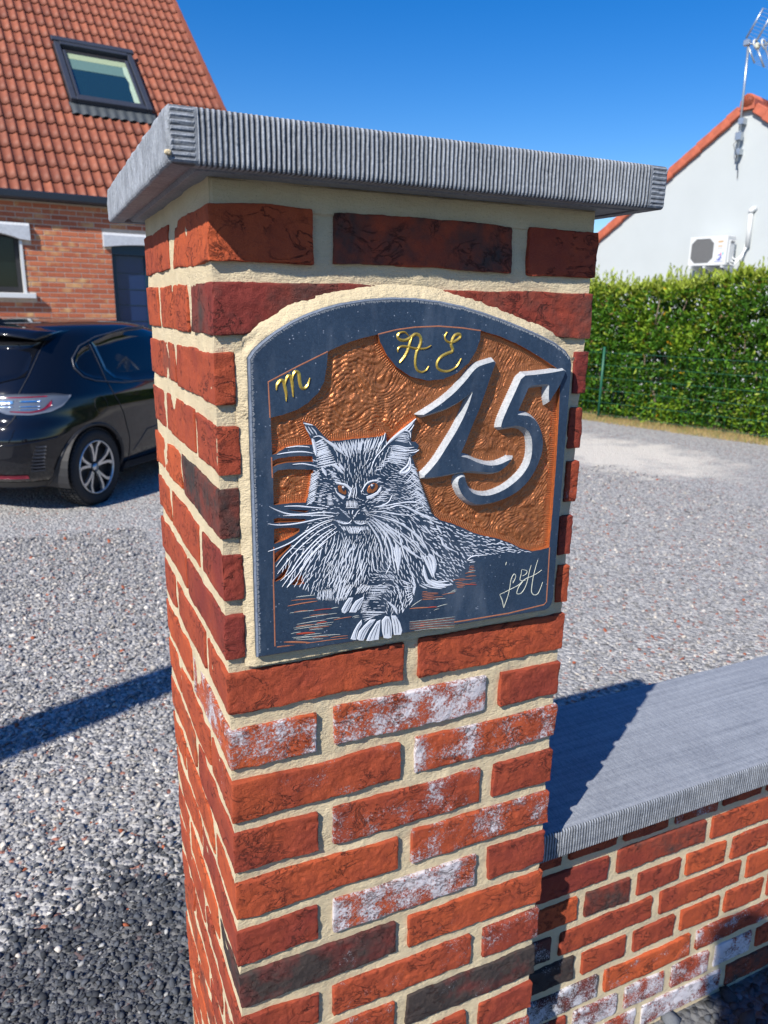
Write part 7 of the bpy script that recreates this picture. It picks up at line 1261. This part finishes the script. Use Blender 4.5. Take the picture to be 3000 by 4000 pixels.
# ------------------------------------------------------------------ unseen person, phone and pole, added to cast shadows into the view
def skinned(name, pts, edges, rad, root, mt, sub=2):
    me = bpy.data.meshes.new(name); me.from_pydata(pts, edges, []); o = bpy.data.objects.new(name, me); COL.objects.link(o)
    md = o.modifiers.new('skin', 'SKIN'); md.use_smooth_shade = True
    sv = me.skin_vertices[0].data
    for i, r_ in enumerate(rad): sv[i].radius = r_ if isinstance(r_, tuple) else (r_, r_); sv[i].use_root = (i == root)
    ms = o.modifiers.new('sub', 'SUBSURF'); ms.levels = sub; ms.render_levels = sub
    bpy.context.view_layer.update(); dg = bpy.context.evaluated_depsgraph_get(); m2 = bpy.data.meshes.new_from_object(o.evaluated_get(dg))
    o.modifiers.clear(); o.data = m2; m2.materials.clear()
    for q in mt: m2.materials.append(q)
    return o
def person():  # unseen figure added to cast the shadow on the low wall
    root = thing('person', 'unseen person in dark jacket and jeans holding up a phone, added to shade the low wall', 'person', (-.37, -.86, 0), -YAW)
    J = {}; P = []; E = []; Rd = []
    def j(n, x, y, z, r, par=None):
        J[n] = len(P); P.append((x, y, z)); Rd.append(r)
        if par: E.append((J[par], J[n]))
    j('pel', 0, 0, .98, (.17, .12)); j('waist', 0, .01, 1.12, (.15, .11), 'pel'); j('chest', 0, .0, 1.32, (.19, .13), 'waist'); j('neckb', 0, 0, 1.47, (.10, .08), 'chest'); j('neck', 0, .02, 1.55, .06, 'neckb')
    j('jaw', 0, .045, 1.62, (.065, .075), 'neck'); j('head', 0, .03, 1.70, (.085, .10), 'jaw'); j('crown', 0, .02, 1.77, (.06, .075), 'head')
    for s, n in ((-1, 'l'), (1, 'r')):
        j('hip'+n, s*.10, 0, .88, .095, 'pel'); j('knee'+n, s*.12, .02, .50, .062, 'hip'+n); j('ank'+n, s*.13, -.01, .10, .042, 'knee'+n); j('toe'+n, s*.15, .16, .04, .042, 'ank'+n)
        j('sh'+n, s*.18, 0, 1.42, .062, 'chest')
    j('elr', .27, .05, 1.17, .042, 'shr'); j('wrr', .185, .19, 1.38, .028, 'elr'); j('par', .175, .215, 1.44, (.036, .018), 'wrr')
    j('ell', -.26, .0, 1.14, .042, 'shl'); j('wrl', -.26, .06, .88, .030, 'ell'); j('pal', -.26, .08, .80, (.022, .036), 'wrl')
    for k in range(4):
        q = 'f%d' % k; j(q+'a', .150+.0*k, .225, 1.462+.02*(k-1), .010, 'par'); j(q+'b', .125, .222, 1.468+.02*(k-1), .009, q+'a')
        j(q+'c', -.275+.0*k, .075+.018*(k-1), .75, .010, 'pal'); j(q+'d', -.268, .078+.018*(k-1), .705-.004*abs(k-1), .008, q+'c')
    j('tha', .20, .21, 1.47, .012, 'par'); j('thb', .205, .215, 1.505, .010, 'tha'); j('thc', -.245, .12, .79, .012, 'pal'); j('thd', -.24, .13, .75, .010, 'thc')
    mj = plain('dark_jacket', (.03, .035, .05), .9); mjn = plain('blue_jeans', (.04, .06, .12), .9); ms = plain('skin', (.55, .34, .25), .6); msh = plain('dark_shoe', (.03, .025, .02), .6)
    o = skinned('body', P, E, Rd, 0, [mj, mjn, ms, msh]); o.parent = root
    for f in o.data.polygons:
        c = f.center
        f.material_index = 2 if (c.z > 1.53 or (c.x > .10 and c.y > .19 and c.z > 1.36) or (c.x < -.2 and c.z < .87 and c.y > .02)) else 3 if c.z < .09 else 1 if c.z < .98 and abs(c.x) < .24 else 0
    mh = plain('brown_hair', (.06, .035, .02), .8)
    b = bmesh.new(); bmesh.ops.create_uvsphere(b, u_segments=24, v_segments=14, radius=1)
    for v in b.verts: v.co = Vector((v.co.x*.098, v.co.y*.118+.0, v.co.z*.105))
    for v in [v for v in b.verts if v.co.z < -.03+.6*max(0, v.co.y)]: b.verts.remove(v)
    me = bpy.data.meshes.new('hair'); b.to_mesh(me); b.free(); me.materials.append(mh); obj('hair', me, root, (0, .012, 1.735))
    for s in (-1, 1):
        MB().disc((s*.035, .128, 1.705), (0, 1, 0), .011, 10, h=.006).obj('eye', M_DKPLAST, root); MB().cham(s*.098-.008, s*.098+.008, .01, .045, 1.66, 1.72, .006).obj('ear', ms, root)
    MB().add([(-.012, .13, 1.665), (.012, .13, 1.665), (0, .158, 1.662), (0, .13, 1.71)], [(0, 1, 2), (0, 2, 3), (1, 3, 2)]).obj('nose', ms, root); MB().cham(-.025, .025, .118, .131, 1.630, 1.638, .003).obj('mouth', plain('lips', (.35, .12, .1), .6), root)
person()
ph = thing('phone', 'dark smartphone held up towards the brick pillar by the added, unseen person', 'phone', (0, 0, 0)); mt_ = cam.matrix_world.copy(); ph.matrix_world = mt_
MB().cham(-.037, .037, -.12, .035, .004, .012, .003).obj('case', M_DKPLAST, ph); MB().box(-.034, .034, -.115, .030, .0121, .0128).obj('screen', M_CARGL, ph)
b = MB(); b.tube([(-3.2, .87, -.3), (-3.2+.19*1.3, .87-.8*1.3, 5.4)], [.13, .105], 16)  # unseen pole added on the left, leaning to throw the gravel's shadow band
meta(b.obj('shadow_pole', M_GREYWOOD, None, True), 'tall leaning wooden pole, unseen, added to cast the shadow band across the gravel', 'pole')
